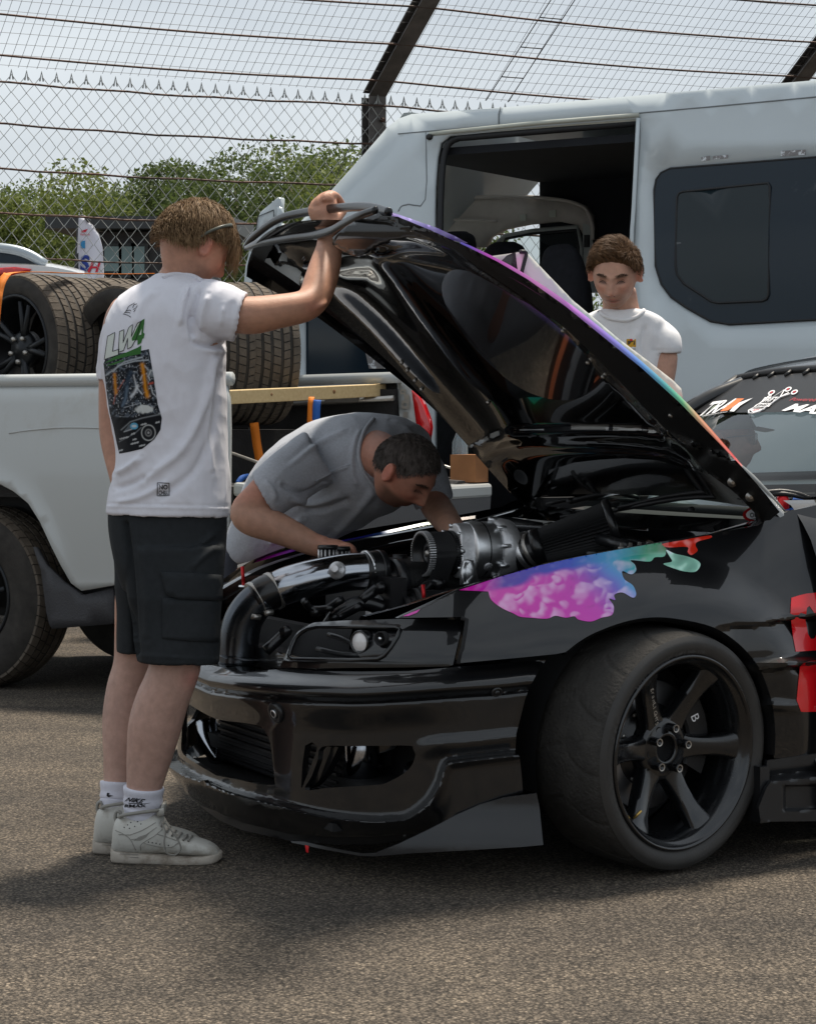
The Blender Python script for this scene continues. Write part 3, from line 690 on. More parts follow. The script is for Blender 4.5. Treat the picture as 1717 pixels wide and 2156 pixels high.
    obj('slider_latch', fbox(VA, *[uz(1426, 530)[0], uz(1438, 530)[0]], 0.0, 0.02, uz(1430, 536)[2], uz(1430, 511)[2]), mat('grey latch', (0.1, 0.11, 0.12), 0.5), wg, smooth=False)
    obj('window_seal', tube([Vector(pl(a, b, -0.002)[0]) for a, b in win], 0.006, 6, closed=True), M_vseal, wg)
    for a, b, c, e in ((1476, 340, 1494, 330), (1500, 336, 1532, 328), (1643, 329, 1695, 317)):
        obj('sticker_residue', plate([(a, b), (c, b - 3), (c, e - 2), (a, e + 1)], lambda x, y: pl(x, y, -0.004), 12), M_chip, root)
    # far side inside: headliner, far window, seats
    fv = 1.55
    def fp(x, y, e=0.0): return VA.w(VA.onv(x, y, fv + e))
    hl = [(922, 440), (930, 424), (960, 414), (1060, 411), (1130, 413), (1190, 420), (1228, 432), (1243, 452), (1247, 480), (1246, 500), (1228, 496), (1215, 474), (1175, 466), (1110, 472), (1060, 482), (1030, 498), (1020, 520), (930, 520), (918, 480)]
    solid(obj('headliner', plate(hl, fp, 30), M_head, root), 0.05, -1)
    obj('headliner_trim', tube([VA.p(a, b, fv - 0.02) for a, b in ((925, 436), (960, 418), (1060, 414), (1130, 416), (1190, 423), (1230, 438), (1245, 470), (1247, 505))], 0.012, 6, sub=4), M_head, root)
    obj('headliner_step', tube([VA.p(a, b, fv - 0.03) for a, b in ((920, 461), (980, 463), (1045, 466))], 0.01, 6, sub=4), M_head, root)
    for a, b in ((1102, 459), (1164, 450)): obj('lining_clip', fbox(VA, *(lambda q: (q[0] - .02, q[0] + .02))(VA.onv(a, b, fv)[0]), fv - .012, fv, *(lambda q: (q[2] - .02, q[2] + .02))(VA.onv(a, b, fv)[0])), M_vtrim, root, smooth=False)
    fw = [(1062, 502), (1120, 490), (1214, 482), (1220, 520), (1222, 560), (1060, 560)]
    ww = empty('far_window', VA.p(1140, 520, fv), parent=root)
    obj('frame', tube([VA.p(a, b, fv - .02) for a, b in ((1040, 530), (1050, 508), (1062, 498), (1120, 487), (1214, 479), (1222, 520), (1224, 575), (1040, 575))], 0.016, 6, closed=True), mat('pale window frame', (0.36, 0.38, 0.36), 0.5), ww)
    obj('seal', tube([VA.p(a, b, fv - .035) for a, b in ((1056, 520), (1064, 503), (1120, 492), (1212, 484), (1217, 520), (1218, 570), (1056, 570))], 0.008, 6, closed=True), M_vseal, ww)
    obj('pane', plate(fw, fp, 40), M_clear, ww)
    obj('pillar_trim', plate([(1226, 470), (1246, 476), (1250, 590), (1226, 590)], lambda x, y: fp(x, y, -.01), 40), MATS['pale window frame'], root)
    obj('belt_latch', fbox(VA, *(lambda q: (q[0] - .014, q[0] + .014))(VA.onv(1238, 508, fv)[0]), fv - .03, fv, *(lambda q: (q[2] - .035, q[2] + .035))(VA.onv(1238, 508, fv)[0])), M_black, root, smooth=False)
    def seat(px, top, w, v, z0):
        c = VA.onv(px, top, v)[0]; s = empty('seat', VA.w(c[0], v, z0), parent=root)
        obj('headrest', loft([(VA.w(c[0], v, c[2] - .2), VA.U * w * .3, VA.V * .05), (VA.w(c[0], v, c[2] - .16), VA.U * w * .5, VA.V * .07), (VA.w(c[0], v, c[2] - .04), VA.U * w * .47, VA.V * .07), (VA.w(c[0], v, c[2]), VA.U * w * .25, VA.V * .04)], 16, 4), M_fabric_d, s)
        obj('backrest', loft([(VA.w(c[0], v, z0), VA.U * w * .9, VA.V * .1), (VA.w(c[0], v, c[2] - .35), VA.U * w * .9, VA.V * .1), (VA.w(c[0], v, c[2] - .24), VA.U * w * .75, VA.V * .09), (VA.w(c[0], v, c[2] - .2), VA.U * w * .3, VA.V * .05)], 16, 3), M_fabric_d, s)
    seat(962, 488, 0.24, 1.1, .6); seat(1062, 510, 0.26, 1.0, .6); seat(930, 506, 0.22, 1.35, .6)
    # dark jacket slung over the seat by the door
    rows = [(1178, 512, .02), (1178, 515, .06), (1180, 528, .10), (1184, 555, .125), (1188, 610, .145), (1188, 700, .16), (1188, 800, .17)]
    vf = loft([(VA.w(VA.onv(a, b, .55)[0]), VA.U * r, VA.V * (r * .55 + .02)) for a, b, r in rows], 28, 5)
    n = vnormals(*vf); vf = (vf[0] + n * (nz(vf[0] * np.array([9, 9, 2.5]), 1.0) * .03)[:, None], vf[1])
    j = obj('jacket', vf, M_fabric_d); tag(j, 'black jacket hung over the seat inside the open van door', 'jacket')
    j.location = VA.w(VA.onv(1188, 800, .55)[0]); j.data.transform(Matrix.Translation(-Vector(j.location)))
    # wing mirror and quarter window of the cab
    mz = VA.onv(560, 560, -0.12)[0]
    mr = empty('wing_mirror', VA.w(mz), parent=root)
    def mp(x, y, e=0.0): return VA.w(VA.onv(x, y, -0.16 + e))
    obj('mirror_arm', tube([VA.p(a, b, -0.15) for a, b in ((588, 438), (590, 452), (586, 470), (575, 500))], [.016, .02, .02, .016], 10, sub=4), M_van, mr)
    solid(obj('mirror_case', plate([(543, 458), (549, 446), (586, 415), (588, 418), (586, 462), (574, 470), (536, 492)], mp, 14), M_van, mr), 0.05, -1)
    obj('mirror_outline', tube([VA.p(a, b, -0.165) for a, b in ((538, 490), (543, 456), (576, 442), (577, 462), (570, 468), (538, 490))], .0025, 5), M_black, mr)
    solid(obj('quarter_frame', plate([(512, 612), (517, 560), (530, 510), (545, 480), (592, 470), (590, 612)], mp, 14, [[(538, 600), (540, 552), (546, 516), (578, 512), (578, 600)]]), M_van, mr), 0.03, -1)
    obj('quarter_seal', tube([VA.p(a, b, -.165) for a, b in ((534, 605), (537, 550), (545, 512))], .012, 6, sub=3), M_vseal, mr)
    obj('quarter_pane', plate([(538, 600), (540, 552), (546, 516), (578, 512), (578, 600)], lambda x, y: mp(x, y, .01), 30), M_clear, mr)
    obj('aerial', tube([VA.p(a, b, 0.3) for a, b in ((696, 402), (722, 340), (746, 287))], .0022, 5, sub=3), M_black, root)
    # cab door trim below the glass
    obj('door_trim', tube([Vector(pl(a, b, -0.004)[0]) for a, b in ((640, 797), (740, 795), (836, 793))], 0.012, 6), M_black, root)
    obj('inner_handle', plate([(768, 742), (790, 740), (818, 766), (822, 776), (776, 776)], lambda x, y: pl(x, y, .004), 10), M_chip, root)
van()
# ---------------------------------------------------------------- white pickup with tyres on its bed
UT = Frame(*P(0, 890, 10.0)[:2], -28)    # u to the pickup's tail, v to its far side
M_ute = mat('pale silver pickup paint', (0.46, 0.48, 0.475), 0.28, coat=0.6, coat_rough=0.06, dirt=((0.34, 0.31, 0.26), 1.6, 0.6, 0.3), bump=0.015, bscale=3)
M_rub = mat('tyre rubber', (0.024, 0.022, 0.02), 0.75, col2=(0.05, 0.045, 0.04), vscale=14, bump=0.25, bscale=220, spec=0.3)
M_rubdust = mat('dusty tyre tread', (0.075, 0.062, 0.05), 0.85, col2=(0.14, 0.118, 0.095), vscale=9, bump=0.3, bscale=160, spec=0.2)
M_bed = mat('black bed liner', (0.014, 0.013, 0.013), 0.7, bump=0.3, bscale=90, var=0.3, vscale=7)
M_wood = mat('pine batten', (0.52, 0.37, 0.18), 0.6, col2=(0.62, 0.47, 0.25), vscale=5, stretch=(1.5, 14, 14), bump=0.1, bscale=40)
M_knot = mat('wood knot', (0.2, 0.1, 0.04), 0.6)
M_orange = mat('orange strap webbing', (0.75, 0.2, 0.012), 0.7, bump=0.3, bscale=400)
M_bluest = mat('blue strap webbing', (0.02, 0.11, 0.42), 0.7, bump=0.3, bscale=400)
M_steel = mat('zinc steel', (0.45, 0.43, 0.4), 0.4, 0.9, var=0.15, vscale=20)
M_tail = mat('red lamp lens', (0.55, 0.008, 0.012), 0.08, coat=1.0)
M_lens = mat('pale lamp lens', (0.7, 0.68, 0.68), 0.1, coat=1.0)
M_rimdark = mat('satin dark rim', (0.016, 0.018, 0.021), 0.38, 0.5, var=0.2, vscale=9)
M_carton = mat('brown carton', (0.3, 0.13, 0.05), 0.8, var=0.2, vscale=6)
def spoked_wheel(root, M, ro, w, rim, spokes, nb, tread=True, mt=None, mr=None):
    """tyre and rim on the local axis z (z = 0 outer face, going inwards)"""
    mt = mt or M_rub; mr = mr or M_rimdark
    prof = [(rim - .012, .02), (rim + .004, .006), (rim + .02, .0), (rim + (ro - rim) * .5, -.004), (ro - .02, .006), (ro - .006, .02), (ro, .045), (ro + .002, w / 2), (ro, w - .045), (ro - .006, w - .02), (ro - .02, w - .006), (rim + .02, w), (rim, w - .02)]
    t = obj('tyre', lathe(prof, 64, M), mt, root)
    if tread:   # grooved blocks standing proud of the carcass
        parts = []; bands = nb
        for b in range(len(bands) - 1):
            z0, z1 = bands[b] * w, bands[b + 1] * w; n = 54
            sk = 0.22 if b < (len(bands) - 1) / 2 else -0.22
            edge = (b == 0 or b == len(bands) - 2)
            for i in range(n):
                a0 = 2 * math.pi * (i + (0.5 if b % 2 else 0)) / n; da = 2 * math.pi / n * (.9 if edge else .86)
                s = sk * (2 * math.pi / n)
                pts = []
                for r in (ro - .02, ro + .006):
                    for a, z in ((a0, z0), (a0 + da, z0), (a0 + da + s, z1), (a0 + s, z1)):
                        rr = r - (0.012 if (edge and ((z == z0 and b == 0) or (z == z1 and b > 0)) and r > ro) else 0)
                        pts.append((rr * math.cos(a), rr * math.sin(a), z + .008 if z == z0 else z - .008))
                parts.append(hexa(pts))
        tag(obj('tread', xf(join(*parts), M), M_rubdust if mt is M_rub else mt, t, smooth=False), kind='stuff')
    if spokes:
        obj('rim', lathe([(rim - .004, .02), (rim + .006, .008), (rim - .004, -.002), (rim - .014, .006), (rim - .02, .03), (rim - .035, .06), (rim - .03, w - .03), (rim, w - .01)], 48, M), mr, root)
        for k in range(spokes):
            a = 2 * math.pi * k / spokes + .3
            for sgn in ((-1, 1) if spokes == 5 else (0,)):
                aa = a + sgn * .16; c, s = math.cos(aa), math.sin(aa); c2, s2 = math.cos(a + sgn * .10), math.sin(a + sgn * .10)
                pts = [(c2 * .05, s2 * .05, .055), (c2 * .1, s2 * .1, .045), (c * (rim - .03), s * (rim - .03), .02)]
                obj('spoke', xf(tube(pts, [.018, .016, .014], 6, ell=(1.0, (0, 0, 1))), M), mr, root)
        obj('hub', lathe([(0, .03), (.03, .03), (.034, .036), (.07, .04), (.085, .05), (.085, .1), (0, .1)], 32, M), mr, root)
        for k in range(5):
            a = 2 * math.pi * k / 5 + .62; p = Vector((math.cos(a) * .058, math.sin(a) * .058, .02)); q = p + Vector((0, 0, .03))
            obj('wheel_nut', cyl(M @ q, M @ p, .011, 6), M_steel, root)
    return t
def pickup():
    root = empty('pickup_truck', UT.w(0.2, 0.8, 0), 'pale silver pickup truck with its tailgate down and tyres on its bed', 'pickup truck')
    us, ue = UT.onv(-420, 800, 0)[0][0], UT.onv(478, 800, 0)[0][0]
    zr = UT.onv(100, 803, 0)[0][2]
    W = 1.55
    def bul(u, z): return -0.03 * np.sin(np.clip((z - .5) / (zr - .5), 0, 1) * math.pi) + 0.05 * sstep(zr - .06, zr + .01, z)
    wc = UT.onv(-78, 1270, 0)[0]; rw = 0.40
    def flare(u, z): d = np.hypot(u - wc[0], z - wc[2]); return -0.05 * np.exp(-((d - 0.52) / 0.07) ** 2)
    def sp(x, y):
        q = UT.onv(x, y, 0.0)
        for _ in range(3): q = UT.onv(x, y, bul(q[:, 0], q[:, 2]) + flare(q[:, 0], q[:, 2]))
        return UT.w(q)
    arch = []
    for a in np.linspace(-8, 188, 26): arch.append(tuple(np.array(proj(UT.w(wc[0] + 0.47 * math.cos(R_(a)), 0, wc[2] + 0.47 * math.sin(R_(a))))).ravel()))
    outer = [(-420, 806), (0, 803), (478, 799), (480, 900), (478, 1180), (440, 1195), (300, 1222), (178, 1246), (165, 1240), (150, 1222), (125, 1175)]
    archr = [p for p in arch if p[0] < 122 and p[1] < 1180]
    outer = [(-420, 806), (0, 803), (478, 799), (480, 900), (478, 1180), (440, 1195), (300, 1222), (172, 1244), (150, 1228), (128, 1190)] + [(108, 1150), (84, 1098), (60, 1060), (30, 1035), (0, 1018), (-40, 1005), (-90, 1000), (-150, 1006), (-215, 1045), (-250, 1100), (-262, 1180), (-420, 1190)]
    vf = plate(outer, sp, 16); solid(obj('bed_side', vf, M_ute, root, angle=40), 0.03, -1)
    obj('swage_line', tube([Vector(sp([a], [b])[0]) - Vector(UT.V) * .001 for a, b in ((20, 912), (60, 906), (140, 900), (250, 902), (400, 903), (476, 903))], 0.004, 5, sub=3), M_ute, root)
    obj('rail_cap', tube([UT.w(us, 0.035, zr + .004), UT.w(0, 0.035, zr + .004), UT.w(ue, 0.035, zr + .004)], 0.03, 10), M_ute, root)
    # far side with its inner face, the tail pillar and its lamp
    obj('far_side', fbox(UT, us, ue - .02, W - .05, W, 0.55, zr - .02), M_bed, root, smooth=False)
    fr = [(560, 792), (640, 789), (760, 785), (832, 783), (836, 806), (760, 808), (640, 812), (560, 816)]
    solid(obj('far_rail', plate(fr, lambda x, y: UT.w(UT.onv(x, y, W - .06)), 30), M_ute, root), 0.06, -1)
    for c in ((505, 832, 560, 822), (565, 836, 700, 824), (705, 838, 830, 820)): pass
    obj('inner_rail', tube([UT.p(a, b, W - .07) for a, b in ((600, 852), (700, 846), (828, 838))], 0.014, 8), M_steel, root)
    obj('rail_cleat', fbox(UT, *(lambda q: (q[0] - .09, q[0] + .09))(UT.onv(722, 838, W - .08)[0]), W - .1, W - .07, *(lambda q: (q[2] - .02, q[2] + .02))(UT.onv(722, 838, W - .08)[0])), M_steel, root, smooth=False)
    pil = [(836, 790), (868, 806), (880, 850), (890, 900), (900, 960), (906, 1010), (860, 1012), (848, 960), (842, 900), (838, 840)]
    def pp(x, y, e=0.0): return UT.w(UT.onv(x, y, W - .02 + e))
    tp = obj('tail_pillar', plate(pil, pp, 20), M_ute, root); solid(tp, .06, -1)
    lamp = [(866, 822), (873, 824), (886, 850), (898, 882), (901, 900), (897, 928), (880, 926), (874, 880)]
    solid(obj('tail_lamp', plate(lamp, lambda x, y: pp(x, y, -.03), 12), M_tail, root), .05, -1)
    solid(obj('reverse_lamp', plate([(881, 929), (897, 931), (903, 975), (886, 975)], lambda x, y: pp(x, y, -.03), 12), M_lens, root), .05, -1)
    for a, b, w, h in ((848, 825, 6, 5), (856, 836, 5, 6), (853, 852, 8, 9), (853, 873, 5, 6)):
        obj('latch_plate', plate([(a - w, b - h), (a + w, b - h), (a + w, b + h), (a - w, b + h)], lambda x, y: pp(x, y, -.01), 12, [[(a - w * .4, b - h * .4), (a + w * .4, b - h * .4), (a + w * .4, b + h * .4), (a - w * .4, b + h * .4)]] if w > 5 else ()), M_steel, root)
    obj('inner_pillar', plate([(800, 806), (836, 800), (842, 950), (800, 960)], lambda x, y: pp(x, y, .02), 20), M_bed, root)
    # bed floor, front wall, tailgate folded down
    obj('bed_floor', fbox(UT, us, ue, 0.05, W - .06, 0.85, 0.91), M_bed, root, smooth=False)
    obj('front_wall', fbox(UT, us, us + .05, 0.05, W - .06, 0.91, zr), M_bed, root, smooth=False)
    obj('drawer_box', fbox(UT, us + .1, ue - .42, 0.12, W - .12, 0.912, 1.145), M_bed, root, smooth=False)
    tg = empty('tailgate', UT.w(ue, W / 2, 0.72), parent=root)
    tb = obj('panel', hexa([UT.w(ue, .04, 0.870), UT.w(ue + .48, .04, 0.830), UT.w(ue + .48, W - .02, 0.830), UT.w(ue, W - .02, 0.870), UT.w(ue, .04, 0.930), UT.w(ue + .48, .04, 0.895), UT.w(ue + .48, W - .02, 0.895), UT.w(ue, W - .02, 0.930)]), M_ute, tg, smooth=False); bevel(tb, .015)
    for i in range(9):
        v = .12 + i * .16; obj('rib', hexa([UT.w(ue + .03, v, 0.931), UT.w(ue + .44, v, 0.900), UT.w(ue + .44, v + .09, 0.900), UT.w(ue + .03, v + .09, 0.931), UT.w(ue + .03, v + .01, 0.942), UT.w(ue + .44, v + .01, 0.912), UT.w(ue + .44, v + .08, 0.912), UT.w(ue + .03, v + .08, 0.942)]), M_bed, tg, smooth=False)
    obj('gate_face', hexa([UT.w(ue + .40, .03, 0.630), UT.w(ue + .46, .03, 0.630), UT.w(ue + .46, W - .03, 0.630), UT.w(ue + .40, W - .03, 0.630), UT.w(ue + .40, .03, 0.835), UT.w(ue + .475, .03, 0.833), UT.w(ue + .475, W - .03, 0.833), UT.w(ue + .40, W - .03, 0.835)]), mat('grey bumper cover', (0.13, 0.13, 0.135), 0.6, bump=.2, bscale=160), root, smooth=False)
    for v, a in ((.07, (505, 1020)), (W - .03, (920, 985))):
        obj('gate_stay', tube([UT.w(ue - .02, v, 1.05), UT.w(ue + .42, v, 0.920)], .006, 6), M_steel, tg)
    obj('bumper', fbox(UT, ue - .1, ue + .12, .0, W, .42, .6), M_black, root, smooth=False)
    obj('step_pad', fbox(UT, ue - .05, ue + .3, .15, W - .1, .56, .6), M_black, root, smooth=False)
    obj('chassis', fbox(UT, us, ue - .1, .3, W - .3, .34, .62), M_black, root, smooth=False)
    obj('spare_wheel', lathe([(.0, 0), (.3, 0), (.36, .03), (.36, .19), (.3, .22), (0, .22)], 32, Matrix.Translation(UT.w(ue - .55, .75, .36))), M_rub, root)
    obj('silencer', tube([UT.w(ue - .9, .25, .42), UT.w(ue - .25, .25, .42), UT.w(ue - .12, .25, .4)], [.09, .09, .04], 12), M_black, root)
    # cab, mostly out of frame to the left
    cab = [(us - .05, zr - .02), (us - .05, 1.62), (us - .25, 1.78), (us - 1.5, 1.80), (us - 2.1, 1.25), (us - 3.1, 1.1), (us - 3.2, .5), (us - .05, .5)]
    n = len(cab); V = [UT.w(u, v, z) for v in (.02, W) for u, z in cab]
    obj('cab', (V, [tuple(range(n - 1, -1, -1)), tuple(range(n, 2 * n))] + [(i, (i + 1) % n, n + (i + 1) % n, n + i) for i in range(n)]), M_ute, root, smooth=False)
    for uu, vv in ((wc[0], .03), (wc[0], W - .25), (wc[0] - 3.1, .03), (wc[0] - 3.1, W - .25)):
        w = empty('wheel', UT.w(uu, vv, rw), parent=root)
        spoked_wheel(w, frame_at(UT.w(uu, vv, rw), UT.V if vv < .5 else -UT.V) if vv < .5 else frame_at(UT.w(uu, vv + .22, rw), -UT.V), rw, .25, .23, 6, (0, .2, .4, .6, .8, 1.0), tread=(vv < .5 and uu > -2), mt=M_rub)
    fl = [(70, 1152), (76, 1152), (98, 1190), (135, 1226), (172, 1252), (180, 1252), (238, 1238), (240, 1300), (236, 1314), (110, 1324), (104, 1315), (98, 1290), (86, 1200)]
    solid(obj('mud_flap', plate(fl, lambda x, y: UT.w(UT.onv(x, y, .02)), 30), mat('grey mud flap', (0.045, 0.045, 0.05), 0.6, bump=.3, bscale=120), root), .02, -1)
    obj('wheel_well', fbox(UT, wc[0] - .6, wc[0] + .55, .3, .34, .3, 1.0), M_black, root, smooth=False)
    # bed floor clutter that belongs to the truck: latch on the bed wall
    lt = obj('over_centre_latch', fbox(UT, *(lambda q: (q[0] - .03, q[0] + .03))(UT.onv(493, 925, W - .3)[0]), W - .34, W - .3, UT.onv(493, 942, W - .3)[0][2], UT.onv(493, 905, W - .3)[0][2]), M_steel, root, smooth=False); bevel(lt, .01)
    for k in range(4): obj('latch_rib', fbox(UT, *(lambda q: (q[0] - .02, q[0] + .02))(UT.onv(494, 925, W - .35)[0]), W - .35, W - .34, *(lambda q: (q[2] - .004, q[2] + .004))(UT.onv(494, 926 + k * 4, W - .35)[0])), M_steel, root, smooth=False)
    obj('bed_bracket', fbox(UT, *(lambda q: (q[0] - .1, q[0] + .02))(UT.onv(515, 960, W - .28)[0]), W - .28, W - .25, .78, UT.onv(500, 900, W - .3)[0][2]), M_bed, root, smooth=False)
    return us, ue, zr, W
US, UE, ZR, UW = pickup()
def bed_wheel(px, py, v, r, w, yaw, label, spokes=0, tread=True, name='tyre'):
    c = UT.p(px, py, v)
    ax = Matrix.Rotation(R_(yaw), 3, 'Z') @ Vector(UT.V)
    root = empty('wheel_and_tyre' if spokes else 'loose_tyre', c - Vector((0, 0, r)), label, 'tyre', 'wheels and tyres standing on the pickup bed')
    M = frame_at(c, ax)
    spoked_wheel(root, M, r, w, r * .73, spokes, (0, .22, .4, .6, .78, 1.0), tread)
    if not spokes:
        obj('liner', lathe([(r * .73 - .012, .02), (r * .73 + .006, .05), (r - .035, .07), (r - .03, w - .05), (r * .73, w - .02)], 48, M), M_rub, root); obj('shade_disc', lathe([(0, w * .8), (r * .8, w * .8)], 32, M), M_black, root)  # black disc added inside the empty tyre, standing in for the shade in its hole
bed_wheel(28, 735, .42, .345, .25, -16, 'wheel with dark five spoke rim under the orange strap on the pickup bed', 5)
bed_wheel(236, 758, .44, .34, .25, -16, 'empty black tyre standing beside the rimmed wheel on the pickup bed')
bed_wheel(112, 724, .92, .32, .25, -16, 'treaded tyre behind the rimmed wheel, under the line of orange strap')
bed_wheel(196, 724, 1.12, .32, .25, -16, 'tyre standing in the second row behind the empty black tyre')
bed_wheel(280, 730, 1.2, .31, .25, -16, 'tyre half hidden behind the shoulder of the standing man')
bed_wheel(402, 744, .78, .325, .25, -36, 'brown dusty tyre resting on the pine batten, next to the standing man')
bed_wheel(478, 744, .92, .325, .25, -38, 'outermost dusty tyre resting on the pine batten, its tread facing the open bonnet')
# batten across the tail and the straps
bt = empty('pine_batten', UT.w(UE - .03, .8, 1.1), 'pale pine batten laid across the open tail of the pickup', 'batten')
a0, a1 = P(440, 838, 9.75), P(805, 821, 10.9); dv = (a1 - a0).normalized(); up = Vector((0, 0, 1)); sd = dv.cross(up).normalized()
hh, ww = .03, .035
tb = obj('beam', hexa([a0 - up * hh - sd * ww, a0 - up * hh + sd * ww, a1 - up * hh * 1 + sd * ww, a1 - up * hh - sd * ww, a0 + up * hh - sd * ww, a0 + up * hh + sd * ww, a1 + up * hh + sd * ww, a1 + up * hh - sd * ww]), M_wood, bt, smooth=False); bevel(tb, .004)
for t, s in ((.3, .006), (.66, .009)):
    c = a0 + (a1 - a0) * t; s1 = sd if (sd.y < 0) else -sd
    obj('knot', xf(lathe([(0, .002), (s, .002), (s * 1.2, 0)], 12), frame_at(c + s1 * (ww + .0005) + up * .004, s1)), M_knot, bt)
def strap(name, pts, w, m, label, ref=(0.15, 1, 0.1)):
    P3 = [Vector(p) for p in pts]; Vv = []
    for i, p in enumerate(P3):
        t = (P3[min(i + 1, len(P3) - 1)] - P3[max(i - 1, 0)]).normalized(); s = t.cross(Vector(ref)).normalized() * w
        Vv.append([p - s, p + s])
    o = obj(name, grid(Vv, 4, 1), m, origin=P3[0]); solid(o, .003, 0); tag(o, label, 'strap'); return o
strap('ratchet_strap', [P(6, 590, 9.98), P(14, 578, 10.0), P(40, 573, 10.1), P(90, 573, 10.3), P(140, 575, 10.5), P(240, 577, 10.9), P(320, 576, 11.1)], .02, M_orange, 'orange ratchet strap pulled over the top of the tyres', (0, 0, 1))
strap('ratchet_strap', [P(16, 576, 9.72), P(6, 592, 9.68), P(0, 612, 9.66), P(-4, 640, 9.64), P(-12, 720, 9.64)], .016, M_orange, 'orange strap hanging down the front of the rimmed wheel')
strap('ratchet_strap', [P(535, 890, 10.3), P(540, 930, 10.3), P(545, 960, 10.28), P(548, 985, 10.27)], .02, M_orange, 'orange strap hanging below the tyres beside the bed latch')
strap('ratchet_strap', [P(656, 836, 10.22), P(654, 850, 10.2), P(652, 900, 10.2)], .013, M_orange, 'orange strap tail hanging from the batten')
strap('ratchet_strap', [P(668, 842, 10.2), P(666, 860, 10.19), P(665, 900, 10.2)], .017, M_bluest, 'blue strap hanging from the batten beside the orange tail')
strap('ratchet_strap', [P(478, 1030, 9.8), P(500, 1031, 9.95), P(530, 1026, 10.1)], .014, M_bluest, 'blue strap lying on the lowered tailgate')
strap('strap_loop', [P(500, 1018, 10.0), P(510, 1006, 10.02), P(525, 1003, 10.06), P(540, 1010, 10.1)], .012, M_bluest, 'loop of blue strap curling up from the tailgate')
c = UT.onv(995, 965, UW - .35)[0]
tag(obj('carton', fbox(UT, UE + .33, UE + .46, UW - .16, UW - .03, .903, 1.03), M_carton, origin=UT.w(UE + .4, UW - .1, .903), smooth=False), 'brown carton on the far end of the lowered tailgate', 'carton')
bo = empty('water_bottle', P(968, 1004, 10.6), 'clear plastic water bottle beside the brown carton', 'bottle')
obj('bottle', lathe([(0, 0), (.035, 0), (.037, .02), (.034, .05), (.037, .08), (.036, .16), (.02, .2), (.014, .22), (0, .22)], 20, Matrix.Translation(P(968, 1004, 10.6))), mat('bottle plastic', (0.5, 0.6, 0.65), 0.1, trans=.7, ior=1.3), bo)
obj('cap', lathe([(0, .245), (.016, .245), (.016, .22), (0, .22)], 16, Matrix.Translation(P(968, 1004, 10.6))), M_bluest, bo)

# ---------------------------------------------------------------- white car parked behind the pickup
def parked():
    d = 13.5; root = empty('parked_car', (P(-40, 0, d)[0], d, 0), 'white car with dark roof rails and red tail lamp parked behind the pickup', 'car')
    m = mat('white car paint', (0.66, 0.66, 0.66), 0.3, coat=.8)
    def q(x, y, dd): return P(x, y, dd)
    out = [(-700, 700), (-640, 610), (-400, 560), (-300, 540), (0, 556), (60, 558), (110, 562), (150, 570), (178, 578), (190, 600), (196, 680), (200, 760), (190, 880), (-700, 880)]
    vf = []
    for dd, sc_ in ((d, 0), (d + .35, 6), (d + 1.3, 8), (d + 1.7, 0)):
        vf.append([q(a, b - sc_, dd) for a, b in out])
    V = [p for r in vf for p in r]; n = len(out)
    F = [(i * n + j, i * n + (j + 1) % n, (i + 1) * n + (j + 1) % n, (i + 1) * n + j) for i in range(3) for j in range(n)] + [tuple(range(n - 1, -1, -1)), tuple(range(3 * n, 4 * n))]
    obj('body', (V, F), m, root, angle=35)
    cb = [(-420, 562), (-330, 545), (-180, 530), (-60, 524), (10, 526), (58, 536), (92, 556)]
    V = [q(a, b, dd) for dd in (d + .15, d + 1.5) for a, b in cb]; n = len(cb)
    obj('cabin', (V, [(i, i + 1, n + i + 1, n + i) for i in range(n - 1)] + [tuple(range(n - 1, -1, -1)), tuple(range(n, 2 * n))]), M_vglass, root, angle=35)
    obj('roof_rail', tube([q(a, b, d + .1) for a, b in ((-300, 540), (-160, 527), (-40, 521), (20, 524), (62, 536), (96, 557))], .03, 8, sub=3), mat('grey rail', (0.35, 0.4, 0.44), 0.35, .3), root)
    solid(obj('tail_lamp', plate([(-20, 565), (30, 562), (66, 566), (62, 572), (30, 580), (-20, 582)], lambda x, y: np.array([q(a, b, d - .02) for a, b in zip(x, y)]), 20), M_tail, root), .04, -1)
    for uu in (-560, 60):
        c = q(uu, 0, d); M = frame_at((c[0], d - .01, .32), (0, 1, 0)); w = empty('wheel', (c[0], d, .32), parent=root)
        obj('tyre', lathe([(.2, 0), (.3, 0), (.32, .03), (.32, .18), (.2, .2)], 24, M), M_rub, w)
parked()
# ---------------------------------------------------------------- black drift car
CA = Frame((1405 - CX) / FPX * 5.98, 5.98, 26)     # u to the car's tail, v from its near side (0) to its far side (1.74)
MID = 0.87
M_paint = mat('black car paint', (0.004, 0.0042, 0.005), 0.32, coat=1.0, coat_rough=0.03, spec=0.22, rvar=0.08, vscale=5, bump=0.003, bscale=4, dirt=((0.035, 0.031, 0.027), 26, 0.73, 0.1))
M_satin = mat('satin black composite', (0.012, 0.0125, 0.014), 0.34, coat=0.25, coat_rough=0.2, bump=0.04, bscale=140, rvar=0.1, vscale=12)
M_under = mat('gloss black fibreglass', (0.004, 0.004, 0.0045), 0.1, coat=1.0, coat_rough=0.02, spec=0.2, bump=0.006, bscale=4)
M_textur = mat('coarse black fibreglass', (0.006, 0.006, 0.006), 0.5, bump=0.35, bscale=260)
M_pcol = mat('printed colour wrap', attr='paint', rough=0.2, coat=1.0, coat_rough=0.03)
M_redw = mat('red vinyl lettering', (0.68, 0.006, 0.012), 0.25, coat=0.8, var=0.08, vscale=6)
M_alu = mat('machined aluminium', (0.85, 0.86, 0.87), 0.38, 1.0, rvar=0.12, vscale=30, bump=0.03, bscale=80)
M_cast = mat('cast aluminium', (0.75, 0.75, 0.76), 0.5, 0.85, bump=0.15, bscale=120)
